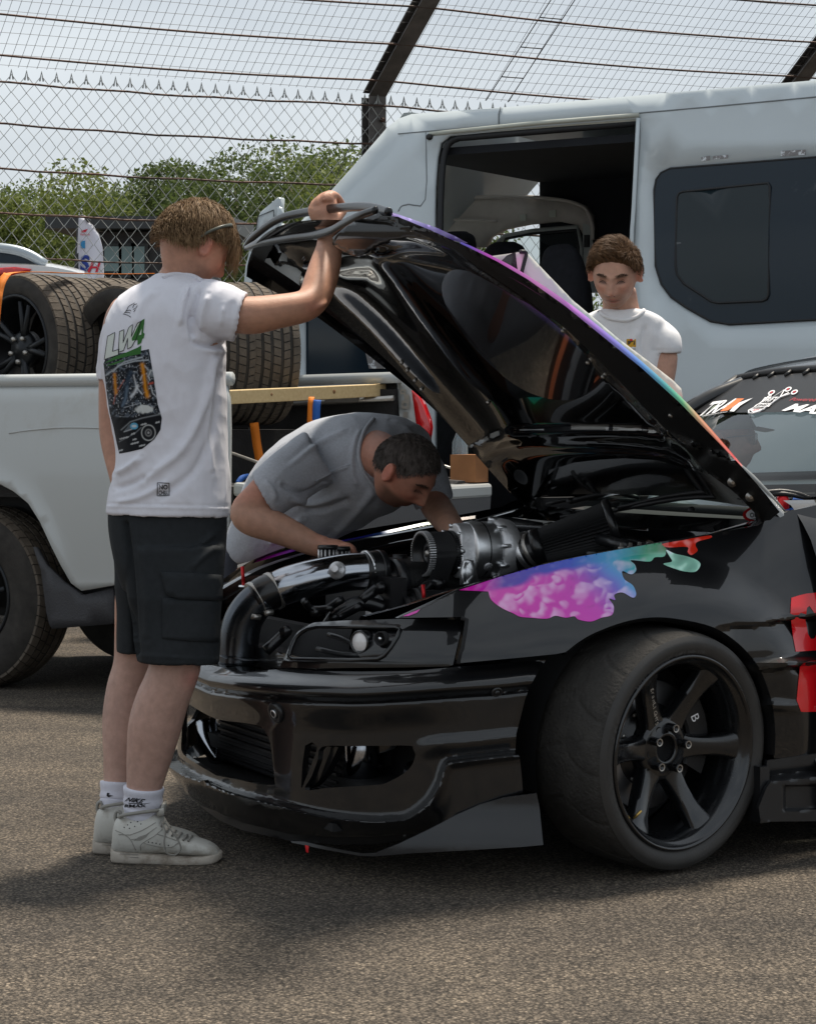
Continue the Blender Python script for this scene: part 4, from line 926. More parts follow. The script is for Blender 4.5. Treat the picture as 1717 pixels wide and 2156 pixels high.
M_pipe = mat('polished steel pipe', (0.42, 0.44, 0.48), 0.13, 1.0, rvar=0.12, vscale=14, bump=0.02, bscale=20)
M_hose = mat('silicone hose', (0.008, 0.008, 0.009), 0.3, coat=.3)
M_filt = mat('black pleated filter', (0.016, 0.016, 0.017), 0.6, bump=0.3, bscale=400)
M_rimb = mat('satin black wheel', (0.012, 0.013, 0.015), 0.24, 0.5, coat=0.9, coat_rough=0.12, rvar=0.08, vscale=20)
M_slick = mat('worn slick rubber', (0.026, 0.024, 0.022), 0.8, col2=(0.045, 0.042, 0.038), vscale=18, bump=0.5, bscale=110, spec=0.35, dirt=((0.16, 0.13, 0.1), 120, 0.71, 0.04))
M_side = mat('tyre sidewall', (0.028, 0.027, 0.026), 0.55, col2=(0.04, 0.038, 0.036), vscale=12, bump=0.1, bscale=200)
M_disc = mat('brake disc steel', (0.28, 0.28, 0.29), 0.35, 0.9)
M_red = mat('red anodised', (0.55, 0.015, 0.02), 0.3, .4)
M_white = mat('white vinyl', (0.8, 0.8, 0.82), 0.4)
M_orv = mat('orange vinyl', (0.72, 0.18, 0.04), 0.4)
M_chrome = mat('chrome', (0.75, 0.76, 0.78), 0.07, 1.0)
M_glass = glass('car glass', (0.75, 0.85, 0.83), 1.0, 0.0, 0.8)
M_ban = mat('sun strip vinyl', (0.012, 0.012, 0.013), 0.4, spec=.3)
M_int = mat('black interior', (0.008, 0.008, 0.009), 0.8)
M_grey = mat('grey paint scuff', (0.12, 0.12, 0.125), 0.4)

car = empty('drift_car', CA.w(0.9, MID, 0), 'black drift car with raised bonnet, smoke coloured wing graphic and bare front wheel', 'car')

TOPU = [-1.0, -.702, -.517, -.263, .077, .253, .417, .605, .9, 1.5, 3.5]
TOPZ = [.60, .679, .742, .80, .849, .868, .905, .945, .965, .97, .93]
_tz = cr(np.array(list(zip(TOPU, TOPZ))), 300)
def topz(u): return np.interp(u, _tz[:, 0], _tz[:, 1])
def plan(u):
    t = np.clip((-.3 - u) / .62, 0, 1); return MID - MID * (1 - t ** 2.5) ** .4
def fside(u, z):            # near flank of the car: v as a function of u and z
    zt = topz(u); t = np.clip((z - .56) / (zt - .56), 0, 1.2)
    d = np.hypot(u - .02, z - .31)
    fl = -.012 * sstep(.62, .40, d) - .040 * sstep(.53, .385, d) * sstep(-.38, -.05, u)
    low = .03 * np.clip((.5 - z) / .4, 0, 1)
    return plan(u) + .125 * t ** 1.7 + fl + low
def flank(e=0.0):
    def fn(x, y):
        q = CA.hit(x, y, lambda u, v, z, X, Y: fside(u, z) + e - v, -.15, .75); return CA.w(q)
    return fn
def mirror(vf): # reflect across the car's centre plane
    q = CA.loc(vf[0]); q[:, 1] = 2 * MID - q[:, 1]; return CA.w(q), [tuple(reversed(f)) for f in vf[1]]

ARCH = [(1190, 1373), (1220, 1350), (1254, 1331), (1311, 1310), (1368, 1300), (1425, 1303), (1498, 1320), (1551, 1354), (1589, 1396), (1608, 1434), (1623, 1483), (1629, 1537), (1628, 1590)]
ARCHc = cr(ARCH, 4)
top_edge = [(836, 1301), (900, 1272), (964, 1242), (1050, 1214), (1137, 1189), (1215, 1172), (1291, 1158), (1390, 1141), (1494, 1125), (1555, 1113), (1595, 1106), (1621, 1090), (1660, 1076), (1717, 1064), (1800, 1052)]
fend = top_edge + [(1800, 1590), (1628, 1597)] + [tuple(p) for p in ARCHc[::-1]] + [(1170, 1377), (1100, 1384), (968, 1396), (980, 1345), (986, 1306), (975, 1299), (900, 1300)]
def fender_fn(x, y):       # wing and door skin with the pressed ledges behind the arch
    X, Y = np.asarray(x, float), np.asarray(y, float)
    if 1:
        l1 = pdist(X, Y, [(1498, 1319), (1575, 1316), (1640, 1307), (1800, 1290)])
        l2 = pdist(X, Y, [(1585, 1388), (1711, 1385), (1800, 1380)]); l3 = pdist(X, Y, [(1603, 1411), (1706, 1398), (1800, 1390)])
        l4 = pdist(X, Y, [(1626, 1478), (1680, 1480), (1800, 1478)])
        m = sstep(1490, 1560, X)
        off = m * (.026 * sstep(-4, 9, l1) - .022 * sstep(-4, 8, l2) + .022 * sstep(-3, 8, l3) - .014 * sstep(-6, 6, l4) * sstep(26, 8, l4) * sstep(1700, 1640, X))
    return CA.w(CA.hit(x, y, lambda u, v, z, X, Y: fside(u, z) + off - v, -.15, .75))
vf_f = plate(fend, fender_fn, 6, lines=[[(1500, 1319), (1575, 1316), (1640, 1307), (1795, 1290)], [(1592, 1388), (1711, 1385), (1795, 1380)]])
fo = obj('front_wing', thick(vf_f, CA.V * .012), M_paint, car, angle=45)
T_f = bvh(vf_f)
obj('front_wing', mirror(vf_f), M_paint, car, angle=60)
# rolled arch lip
def lipcurve(e, dpx): 
    c = np.array([1405, 1590]); q = np.array([c + (np.array(p) - c) * (1 - dpx / np.linalg.norm(np.array(p) - c)) for p in ARCHc])
    return q
L0 = fender_fn(ARCHc[:, 0], ARCHc[:, 1]); i2 = lipcurve(0, 9)
L0l = CA.loc(L0); cen = np.array([.02, 0, .31])
rows = [[CA.w(q[0], q[1] - .004, q[2]) for q in L0l]]
for k, dv in ((.985, .004), (.965, .02), (.955, .07)):
    rows.append([CA.w(cen[0] + (q[0] - cen[0]) * k, q[1] + dv, cen[2] + (q[2] - cen[2]) * k) for q in L0l])
obj('arch_lip', grid(rows), M_paint, car, angle=60)
rows = [[CA.w(.02 + .39 * math.cos(a), v, .30 + .39 * math.sin(a)) for a in np.linspace(-.2, math.pi + .2, 30)] for v in (.05, .2, .42)]
obj('arch_liner', grid(rows), M_int, car)
obj('arch_liner', mirror(grid(rows)), M_int, car)

# colour smoke on the wing
_rs = np.random.default_rng(21)
LOBES = []
for _ in range(95):
    lx = _rs.uniform(985, 1345); ly = _rs.uniform(1150, 1305); LOBES.append((lx, ly, _rs.uniform(8, 34) * (1 + .2 * (ly > 1240))))
def smoke_col(x, y):        # billowing ink: many soft lobes, each lit from its upper left, over a hue that runs along the wing
    n = len(x); p = np.stack([x * .02, y * .024, np.zeros(n)], 1); w1 = nz(p, 1.0, 3.1); w2 = nz(p, 1.0, 9.7); fine = nz(p, 4.0, 2.2)
    w3 = nz(p, 2.3, 6.4); w4 = nz(p, 2.3, 1.4); X = x + 16 * w1 + 9 * w3 + 3 * fine; Y = y + 14 * w2 + 8 * w4
    sh = np.full(n, .45); hit_ = np.zeros(n)
    for lx, ly, r in LOBES:
        dx, dy = (X - lx) / r, (Y - ly) / r; d2 = dx * dx + dy * dy; m = d2 < 1
        nzv = np.sqrt(np.clip(1 - d2, 0, 1)); lum = np.clip(.22 + .5 * (nzv * .5 - dx * .5 - dy * .55) + .3 * nzv + .16 * fine, 0, 1.1)
        k = sstep(1.0, .35, d2) * .85; sh = np.where(m, sh * (1 - k) + lum * k, sh)
    edge = np.interp(x, [t[0] for t in top_edge], [t[1] for t in top_edge]); dep = (y - edge)
    keys = [(960, (.62, .004, .30)), (1025, (.52, .006, .40)), (1060, (.06, .006, .36)), (1130, (.010, .010, .42)), (1200, (.004, .05, .52)), (1290, (.0, .30, .55)), (1360, (.0, .26, .12)), (1400, (.01, .2, .04)), (1430, (.6, .05, .012)), (1500, (.75, .02, .01))]
    tc = np.stack([np.interp(x, [k[0] for k in keys], [k[1][i] for k in keys]) for i in range(3)], 1)
    low = [(1000, (.66, .008, .40)), (1150, (.66, .012, .46)), (1240, (.60, .02, .48)), (1285, (.30, .05, .52)), (1320, (.12, .10, .58)), (1350, (.06, .26, .66)), (1400, (.08, .46, .48)), (1440, (.2, .6, .42)), (1480, (.25, .62, .46))]
    lc = np.stack([np.interp(x + (1262 - y) * 1.05 + 12 * w1, [k[0] for k in low], [k[1][i] for k in low]) for i in range(3)], 1)
    k = sstep(16, 30, dep + 12 * w1)[:, None]; sh = sh * k[:, 0] + (.5 + .25 * w2 + .2 * fine) * (1 - k[:, 0])
    c = tc * (1 - k) + lc * k
    lo = (1 - .72 * sstep(.42, .05, sh))[:, None]; hi = sstep(.48, 1.0, sh)[:, None] * np.where(k > .5, .66, .25)
    return np.clip(c * lo + hi * (np.array([.92, .72, .95]) - c * lo), 0, 1)
def wavy(poly, amp=2.2, n=5, seed=1):
    q = crc(poly, n); r = np.random.default_rng(seed); return [(a + r.normal() * .3, b + r.normal() * .3) for a, b in q]
cl_low = [(1027, 1246), (1034, 1264), (1056, 1281), (1080, 1292), (1094, 1299), (1115, 1301), (1150, 1303), (1168, 1297), (1190, 1301), (1208, 1298), (1217, 1305), (1243, 1309), (1265, 1301), (1287, 1295), (1291, 1277), (1281, 1261), (1294, 1264), (1292, 1253), (1309, 1248), (1331, 1259), (1338, 1251), (1331, 1233), (1313, 1220), (1309, 1203), (1327, 1210), (1338, 1202), (1335, 1189), (1327, 1180), (1366, 1183), (1377, 1174), (1397, 1172), (1401, 1156)]
cl = [tuple(p) for p in cr(cl_low, 4)] + [(1390, 1142.5), (1291, 1159.5), (1215, 1173.5), (1137, 1190.5), (1050, 1215.5), (966, 1243)]
mint = [tuple(p) for p in crc([(1401, 1158), (1419, 1166), (1445, 1172), (1466, 1180), (1473, 1190), (1463, 1204), (1441, 1204), (1419, 1198), (1395, 1188), (1413, 1183), (1408, 1172)], 4)]
redp = [tuple(p) for p in crc([(1392, 1146), (1440, 1137), (1490, 1128), (1495, 1133), (1467, 1141), (1463, 1150), (1467, 1160), (1454, 1169), (1446, 1163), (1445, 1152), (1405, 1153)], 4)]
dsh = [(848, 1298), (866, 1290), (884, 1283.5), (877, 1291), (860, 1297.5)]
for poly, f in ((cl, None), (mint, (.3, .62, .48)), (redp, (.72, .03, .012)), (dsh, (.7, .02, .42))):
    px = []
    def fnc(x, y):
        px.append((x, y)); return drape(T_f, (0, 0, CAMH), [P(a, b, 5.0) for a, b in zip(x, y)], .0012)
    vf = plate(poly, fnc, 2.2); x, y = px[0]
    cols = smoke_col(x, y)
    if f is not None:
        a = nz(np.stack([x * .05, y * .06, 0 * x], 1), 1.0, 2.0)[:, None]; cols = np.clip(np.array(f) * (1 + .4 * a) + np.clip(a - .1, 0, 1) * .8, 0, 1)
    o = obj('smoke_graphic', vf, M_pcol, car); colour_attr(o, cols)
    if f is None:
        o2 = obj('smoke_graphic', mirror(vf), M_pcol, car); colour_attr(o2, cols)
# the same colours run along the top edge of the far wing
fx = np.linspace(500, 1000, 60); fy = np.interp(fx, [500, 540, 620, 745, 890, 1000], [1193, 1181, 1158, 1136, 1104, 1089])
Vs = [[CA.w(CA.onv([a], [b - 1], 1.6))[0] + np.array([0, 0, .004]), CA.w(CA.onv([a], [b + 5], 1.59))[0] + np.array([0, 0, .004])] for a, b in zip(fx, fy)]
o = obj('smoke_graphic', grid(Vs), M_pcol, car)
fk = [(500, (.004, .004, .005)), (538, (.004, .004, .005)), (542, (.5, .01, .35)), (600, (.3, .03, .42)), (660, (.08, .02, .4)), (780, (.02, .04, .45)), (850, (.0, .25, .4)), (900, (.02, .25, .08)), (940, (.3, .08, .03)), (1000, (.02, .01, .01))]
cc = np.repeat(np.stack([np.interp(fx, [k[0] for k in fk], [k[1][i] for k in fk]) for i in range(3)], 1), 2, 0); colour_attr(o, cc)
# red door number, cut by the frame's edge
for poly, hole in (([(1664, 1259), (1680, 1254), (1696, 1250), (1760, 1244), (1770, 1366), (1717, 1369), (1680, 1372), (1673, 1372), (1667, 1340), (1662, 1290)], [(1697, 1280), (1702, 1276), (1717, 1297), (1730, 1320), (1722, 1326), (1712, 1345), (1705, 1345), (1699, 1335), (1694, 1305)]),
                   ([(1682, 1403), (1690, 1396), (1705, 1392), (1760, 1388), (1765, 1497), (1690, 1499), (1684, 1498), (1675, 1474), (1678, 1440)], None)):
    obj('door_lettering', decal_px(T_f, poly, .0015, 14, [hole] if hole else ()), M_redw, car)

# ---------------------------------------------------------------- bumper
GRV = [(380, 1443), (409, 1447), (500, 1461), (609, 1472), (700, 1476), (759, 1477), (859, 1472), (950, 1465), (1044, 1459), (1110, 1452)]
LIP = [(440, 1646), (484, 1664), (559, 1684), (659, 1709), (720, 1719), (784, 1724), (830, 1722), (859, 1717), (895, 1690), (918, 1655), (930, 1620), (940, 1605), (960, 1599), (1079, 1585), (1100, 1583)]
DISH = [(610, 1690), (629, 1668), (720, 1662), (799, 1658), (860, 1646), (905, 1626), (922, 1600), (924, 1576), (905, 1560), (800, 1562), (676, 1564)]
_sm = lambda L: [tuple(p) for p in cr(np.array(L, float), 6)]
GRVs, LIPs = _sm(GRV), _sm(LIP)
def bump_off(x, y, z):
    g = pdist(x, y, GRVs); l = pdist(x, y, LIPs)
    up = -.05 * sstep(14, 64, -g) ** 1.3 + .010 * sstep(2, 16, -g) * sstep(60, 22, -g)
    gr = -.011 * np.exp(-(g / 4.5) ** 2)
    mid = -.018 * sstep(4, 70, g) * sstep(1020, 800, x)
    lip = .030 * sstep(-9, 9, l) - .045 * sstep(14, 60, l) * sstep(960, 880, x)
    ridge = .010 * np.exp(-((l - 6) / 9) ** 2)
    c2 = pdist(x, y, [(860, 1566), (920, 1556), (1000, 1550), (1080, 1541), (1120, 1538)]); rid2 = (.011 * sstep(-10, 10, c2) - .011 * sstep(12, 44, c2)) * sstep(860, 940, x)
    return up + gr + mid + lip + ridge + rid2
def gbump(u, v, z, x, y, e=0.0, off=None):
    o = (bump_off(x, y, z) if off is None else off) + e; a = MID + .012 + o; b = .645 + o; p = 2.5
    E = (np.abs(MID - v) / a) ** p + (np.clip(-.3 - u, 0, 9) / b) ** p
    return (E ** (1 / p) - 1) * .8
def bump_fn(e=0.0):
    def f(x, y):
        o = bump_off(np.asarray(x, float), np.asarray(y, float), 0)
        return CA.w(CA.hit(x, y, lambda u, v, z, X, Y: gbump(u, v, z, X, Y, e, o), -.12, 1.05, 160))
    return f
b_out = [(425, 1389), (452, 1398), (499, 1416), (559, 1411), (604, 1408), (659, 1413), (759, 1414), (859, 1413), (964, 1404), (1059, 1396), (1139, 1390), (1126, 1408), (1114, 1429), (1103, 1450), (1094, 1474), (1083, 1519), (1076, 1545), (1074, 1584), (1083, 1594), (1087, 1630), (1090, 1669), (1000, 1715), (889, 1754), (784, 1762), (709, 1762), (609, 1756), (509, 1732), (452, 1706), (425, 1697)]
b_cent = [(425, 1508), (452, 1513), (479, 1518), (515, 1522), (549, 1530), (561, 1545), (569, 1566), (576, 1620), (579, 1652), (540, 1650), (509, 1643), (452, 1632), (425, 1625)]
b_slot = [(642, 1570), (668, 1571), (655, 1610), (640, 1648), (634, 1656)]
b_fog = [(678, 1572), (740, 1571), (800, 1570), (862, 1570), (872, 1577), (874, 1590), (866, 1612), (849, 1629), (820, 1645), (799, 1652), (740, 1656), (690, 1659), (642, 1663), (656, 1634), (668, 1602)]
def dense(poly, s=14):
    out = []
    for a, b in zip(poly, poly[1:] + poly[:1]):
        k = max(1, int(math.hypot(a[0] - b[0], a[1] - b[1]) / s))
        out += [(a[0] + (b[0] - a[0]) * i / k, a[1] + (b[1] - a[1]) * i / k) for i in range(k)]
    return out
def sm(poly, n=4): return [tuple(p) for p in crc(poly, n)]
vf_b = plate(dense(b_out), bump_fn(), 4.0, [sm(b_cent, 2), sm(b_slot, 2), sm(b_fog, 3)], [[(a, b + o_) for a, b in cr(np.array(L_, float), 5)] for L_, os_ in ((GRV[2:-1], (-5, 0, 5)), (LIP[1:-1], (-8, -3, 3, 8)), ([(880, 1562), (920, 1556), (1000, 1550), (1076, 1542)], (-4, 2, 7, 14))) for o_ in os_])
def half(vf):      # keep the near half
    bm = bmesh.new(); vs = [bm.verts.new(v) for v in vf[0]]
    for f in vf[1]:
        try: bm.faces.new([vs[i] for i in f])
        except ValueError: pass
    bmesh.ops.bisect_plane(bm, geom=bm.verts[:] + bm.edges[:] + bm.faces[:], plane_co=Vector(CA.w(0, MID, 0)), plane_no=Vector(CA.V), clear_outer=True)
    bm.verts.index_update(); r = np.array([tuple(v.co) for v in bm.verts]), [tuple(v.index for v in f.verts) for f in bm.faces]; bm.free(); return r
vf_bn = half(vf_b); T_b = bvh(vf_b)
bumper = obj('front_bumper', thick(join(vf_bn, mirror(vf_bn)), CA.U * .014), M_paint, car, angle=45)
tl = [p for p in dense(b_out[:10], 12)]
e0 = CA.loc(bump_fn(-.004)([p[0] for p in tl], [p[1] for p in tl])); e0 = e0[e0[:, 1] < MID]
ctr = np.array([-.25, MID])
sh_r = [[CA.w(q[0] + (ctr[0] - q[0]) * k, q[1] + (ctr[1] - q[1]) * k, q[2] - dz) for q in e0] for k, dz in ((.0, .001), (.03, -.003), (.12, .0), (.2, .02))]
vf = grid(sh_r, 2, 0); obj('bumper_shelf', vf, M_paint, bumper); obj('bumper_shelf', mirror(vf), M_paint, bumper)
# hanging pieces inside the openings
def bplate(name, poly, e, m, cell=10, th=.006, par=bumper, both=True):
    vf = plate(poly, bump_fn(e), cell); o = obj(name, thick(vf, CA.U * .02), m, par, angle=45)
    if both: obj(name, mirror(vf), m, par, angle=45)
bplate('intake_pillar', [(571, 1563), (640, 1568), (634, 1610), (632, 1652), (580, 1660), (576, 1620)], -.012, M_paint)
bplate('intake_fin', [(676, 1571), (712, 1573), (700, 1600), (684, 1630), (660, 1655), (630, 1666), (652, 1628), (668, 1596)], -.03, M_paint)
bplate('fog_recess', [(868, 1573), (912, 1575), (921, 1582), (919, 1600), (905, 1624), (860, 1644), (800, 1656), (850, 1632), (868, 1612), (875, 1590)], -.012, M_paint)
# splitter lip under the bumper
under = [(425, 1697), (452, 1706), (509, 1732), (609, 1756), (709, 1762), (784, 1762), (889, 1754), (889, 1764), (784, 1778), (709, 1778), (609, 1770), (509, 1748), (452, 1722), (425, 1713)]
vfu = half(plate(dense(under), bump_fn(-.028), 12)); obj('lower_lip', join(vfu, mirror(vfu)), M_satin, bumper)
# side canard, bolted to the corner
can = [(612, 1771), (640, 1772), (700, 1786), (760, 1797), (790, 1796), (840, 1776), (905, 1745), (960, 1716), (1010, 1694), (1060, 1680), (1129, 1670), (1135, 1700), (1143, 1779), (1100, 1783), (990, 1790), (860, 1797), (790, 1803), (755, 1802), (690, 1790), (614, 1774)]
_can_off = bump_off(np.array([1000.]), np.array([1640.]), 0)[0]
def gcan(u, v, z, x, y):
    flare_ = .035 * sstep(1690, 1790, y) + .02 * sstep(1000, 1140, x)
    return gbump(u, v, z, x, y, .012 + flare_, _can_off)
vf = plate(dense(can), lambda x, y: CA.w(CA.hit(x, y, gcan, -.2, 1.0, 200)), 9)
obj('canard', thick(vf, CA.V * .008 + CA.U * .004), M_satin, bumper, angle=45); vfm = plate(dense([(905, 1745)] + can[7:15]), lambda x, y: CA.w(CA.hit(x, y, gcan, -.2, 1.0, 200)), 14); obj('canard', mirror(vfm), M_satin, bumper, angle=50)
# tow cap and corner sensor
def on_b(x, y, e=0.0): return Vector(bump_fn(e)([x], [y])[0])
def bnorm(x, y):
    a, b, c = on_b(x, y), on_b(x + 6, y), on_b(x, y + 6); n = (b - a).cross(c - a).normalized(); return n if n.dot(Vector((0, -1, 0))) > 0 else -n
for x, y, r, nm in ((582, 1500, .0285, 'tow_cap'), (1044, 1455, .015, 'quick_release')):
    n = bnorm(x, y); M = frame_at(on_b(x, y) + n * .001, n)
    o = obj(nm, lathe([(r, -.004), (r, .004), (r * .93, .007), (r * .6, .008), (r * .55, .005), (r * .5, .005), (r * .45, .009), (r * .3, .011), (0, .010)], 32, M), M_satin, bumper)
    obj('cap_ring', lathe([(r * .42, .0085), (r * .36, .0115), (r * .28, .0115)], 28, M), M_alu if r > .02 else M_black, o)
# intercooler behind the centre opening, ducts, fog lamp ends
ic = empty('intercooler', CA.w(-.72, MID, .22), parent=car)
obj('core', fbox(CA, -.74, -.66, .42, 1.32, .17, .44), M_int, ic, smooth=False)
fins = []
for k in range(13): fins.append(fbox(CA, -.755, -.74, .44, 1.3, .18 + k * .02, .186 + k * .02))
obj('fins', join(*fins), mat('cooler fins', (0.03, 0.03, 0.033), .4, .6), ic, smooth=False)
for v in (.40, 1.34): obj('end_tank', tube([CA.w(-.7, v, .16), CA.w(-.7, v, .45)], .045, 14), M_pipe, ic)
obj('oil_line', tube([CA.w(-.77, .5, .34), CA.w(-.79, .7, .345), CA.w(-.78, .86, .33)], .009, 8, sub=4), M_hose, ic)
for zz in (.33, .285): obj('hose_fitting', tube([CA.w(-.785, .66, zz), CA.w(-.785, .70, zz)], .014, 6), mat('brass', (.5, .33, .12), .35, .9), ic)
obj('hose', tube([CA.pu(432, 1520, -.74), CA.pu(440, 1560, -.74), CA.pu(470, 1610, -.72)], .03, 12, sub=5), M_pipe, ic)
for s in (0, 1):
    vf = tube([CA.w(-.62, .28, .26), CA.w(-.55, .2, .24), CA.w(-.45, .16, .2)], [.035, .05, .05], 14, sub=4)
    obj('brake_duct', vf if s == 0 else mirror(vf), M_hose, car)
    vf = fbox(CA, -.60, -.56, .08, .48, .12, .42); obj('duct_wall', vf if s == 0 else mirror(vf), M_int, car, smooth=False)
obj('undertray', fbox(CA, -.85, -.3, .25, 1.49, .13, .15), M_int, car, smooth=False)
obj('red_tab', plate([(642, 1779), (650, 1781), (649, 1796), (644, 1794)], lambda x, y: CA.w(CA.hit(x, y, lambda *a: gcan(*a) - .003, -.2, 1, 200)), 8), M_red, bumper)

# ---------------------------------------------------------------- headlamp blank with intake and small lamp
hl_o = sm([(588, 1406), (600, 1382), (612, 1350), (634, 1322), (660, 1311), (788, 1305), (836, 1303), (972, 1306), (973, 1314), (953, 1400), (944, 1403), (772, 1405)], 3)
hl_o = [(588, 1406), (595, 1392), (602, 1376), (612, 1350), (622, 1334), (638, 1320), (660, 1311), (720, 1307), (788, 1305), (836, 1303), (964, 1305), (972, 1308), (972, 1318), (953, 1400), (944, 1403), (860, 1405), (772, 1406), (660, 1407)]
hl_h = [(608, 1380), (614, 1362), (622, 1344), (634, 1332), (648, 1324), (668, 1320), (750, 1320), (836, 1321), (842, 1326), (836, 1340), (822, 1362), (808, 1380), (796, 1387), (740, 1390), (618, 1388), (611, 1386)]
def ghl(e=0.0):
    def g(u, v, z, x, y):
        o = -.045 + e - .10 * sstep(1398, 1300, y) * .5 - .015 * sstep(1330, 1304, y); a = MID + .012 + o; b = .62 + o
        return (((np.abs(MID - v) / a) ** 2.5 + (np.clip(-.3 - u, 0, 9) / b) ** 2.5) ** .4 - 1) * .8
    return lambda x, y: CA.w(CA.hit(x, y, g, -.12, 1.1, 200))
vf = plate(dense(hl_o, 10), ghl(), 9, [dense(hl_h, 8)])
hb = obj('headlamp_blank', thick(vf, CA.U * .008 + CA.V * .010), M_paint, car, angle=45)
hb2 = obj('headlamp_blank', mirror(vf), M_paint, car, angle=50)
rim_pts = [Vector(p) for p in ghl(.002)(*np.array(dense(hl_h, 8)).T)]
obj('intake_rim', tube(rim_pts, .0055, 8, closed=True), M_paint, hb)
vf = plate(dense(hl_o, 10), ghl(-.09), 20); obj('lamp_bucket', vf, M_int, car)
pod = [(757, 1326), (836, 1324), (830, 1345), (812, 1374), (796, 1384), (760, 1386), (748, 1375), (744, 1352), (749, 1332)]
vfp = plate(dense(pod, 8), lambda x, y: ghl(-.012)(x, y) - np.outer(.018 * np.sin(np.clip((y - 1324) / 62, 0, 1) * math.pi), CA.V), 7)
pd = obj('lamp_pod', vfp, M_paint, hb, angle=60); T_p = bvh(vfp)
ln = Vector((-.62, -.78, .02)).normalized()
lc = Vector(ghl(.0)([759], [1352])[0]) + ln * .0; M = frame_at(lc, ln, (0, 0, 1))
obj('lamp_housing', lathe([(.030, -.05), (.031, .004), (.029, .008), (.0265, .008), (.0265, .0)], 32, M), M_paint, pd)
obj('lamp_reflector', lathe([(.0265, .002), (.022, -.012), (.012, -.022), (0, -.025)], 32, M), M_chrome, pd)
obj('lamp_lens', lathe([(.0265, .003), (.018, .009), (.009, .011), (0, .0115)], 32, M), M_lens, pd)  # opaque pale lens: the lamp's bright reflection is put into its colour
c2 = Vector(ghl(.006)([807], [1344])[0]); M = frame_at(c2 + ln * .012, ln, (0, 0, 1))
obj('marker_socket', xf(lathe([(.019, -.012), (.019, .002), (.016, .003), (.014, -.01), (0, -.012)], 24), M), M_int, pd)
obj('marker_bulb', xf(lathe([(.006, -.01), (.006, .0), (.004, .006), (0, .008)], 16), M), M_chrome, pd)
obj('bracket_bar', tube([Vector(ghl(-.05)([a], [b])[0]) for a, b in ((692, 1336), (720, 1345), (752, 1362))], .007, 8, sub=3), M_satin, hb)
obj('bracket_bar', tube([Vector(ghl(-.05)([a], [b])[0]) for a, b in ((668, 1366), (710, 1376), (758, 1380))], .007, 8, sub=3), M_satin, hb)
obj('slam_panel', fbox(CA, -.80, -.74, .45, 1.29, .50, .545), M_paint, car, smooth=False)
obj('wing_gap', tube([Vector(fender_fn([a], [b])[0]) + Vector(CA.V) * .004 for a, b in ((972, 1302), (984, 1306), (981, 1330), (975, 1365), (966, 1398))], .006, 6), M_int, car)

# ---------------------------------------------------------------- side skirt, door, cabin, rear
sk = [(1614, 1601), (1660, 1595), (1717, 1587), (1800, 1577), (1800, 1722), (1717, 1729), (1600, 1730), (1596, 1700), (1612, 1660), (1626, 1640), (1611, 1627)]
def gsk(u, v, z, x, y):
    a = pdist(x, y, [(1600, 1628), (1717, 1613), (1800, 1602)]); b = pdist(x, y, [(1600, 1640), (1717, 1629), (1800, 1621)])
    rec = sstep(1647, 1652, x) * sstep(1653, 1657, y + (x - 1649) * .03) * sstep(1708, 1703, y + (x - 1649) * .05)
    return -.012 - v - .012 * sstep(0, 6, -a) * 0 - .035 * sstep(-1, 8, b) + .012 * np.exp(-((a + b) / 10) ** 2) + .022 * rec
vf = plate(dense(sk, 12), lambda x, y: CA.w(CA.hit(x, y, gsk, -.2, .4)), 4.5); so = obj('side_skirt', thick(vf, CA.V * .012), M_satin, car, angle=45)
obj('skirt_end', fbox(CA, .27, .30, -.03, .25, .11, .26), M_satin, car, smooth=False)
uR = 0.55
prof = [(.0, .14), (-.02, .3), (-.015, .55), (.03, .8), (.13, .93), (.19, .96)]
rows = []
for u in (.50, .9, 1.4, 2.0, 2.4, 2.8, 3.2, 3.45):
    k = sstep(2.8, 3.5, u); rows.append([CA.w(u + .0, v + .12 * k, z * (1 - .05 * k)) for v, z in prof])
vf = grid(rows, 2, 3); obj('door_and_quarter', vf, M_paint, car); obj('door_and_quarter', mirror(vf), M_paint, car)
obj('tail', hexa([CA.w(3.3, .15, .25), CA.w(3.55, .25, .25), CA.w(3.55, 1.49, .25), CA.w(3.3, 1.59, .25), CA.w(3.3, .2, .92), CA.w(3.5, .3, .9), CA.w(3.5, 1.44, .9), CA.w(3.3, 1.54, .92)]), M_paint, car, smooth=False)
rows = [[CA.w(u, v, z + .02 * math.sin((v - .2) / 1.34 * math.pi)) for v in np.linspace(.2, 1.54, 6)] for u, z in ((2.75, .97), (3.1, .95), (3.45, .91))]
obj('boot_lid', grid(rows, 2, 2), M_paint, car)
sill2 = grid([[CA.w(u, v, z) for v, z in ((-.05, .11), (-.055, .2), (-.01, .27))] for u in (.46, 1.0, 2.0, 2.2)], 2, 3); obj('side_skirt', sill2, M_satin, car); obj('side_skirt', mirror(sill2), M_satin, car)
obj('floor_pan', fbox(CA, -.3, 3.4, .25, 1.49, .13, .16), M_int, car, smooth=False)
obj('firewall', fbox(CA, .36, .40, .25, 1.49, .16, .84), M_int, car, smooth=False)
PIL = [(.66, 1.53, .975), (.75, 1.485, 1.055), (1.02, 1.42, 1.235), (1.16, 1.395, 1.295), (1.30, 1.375, 1.338), (1.52, 1.345, 1.386), (1.9, 1.34, 1.40), (2.3, 1.36, 1.36), (2.9, 1.42, 1.0)]
obj('pillar', tube([CA.w(*p) for p in PIL], .03, 10, sub=5), M_paint, car)
obj('pillar', mirror(tube([CA.w(*p) for p in PIL], .03, 10, sub=5)), M_paint, car)
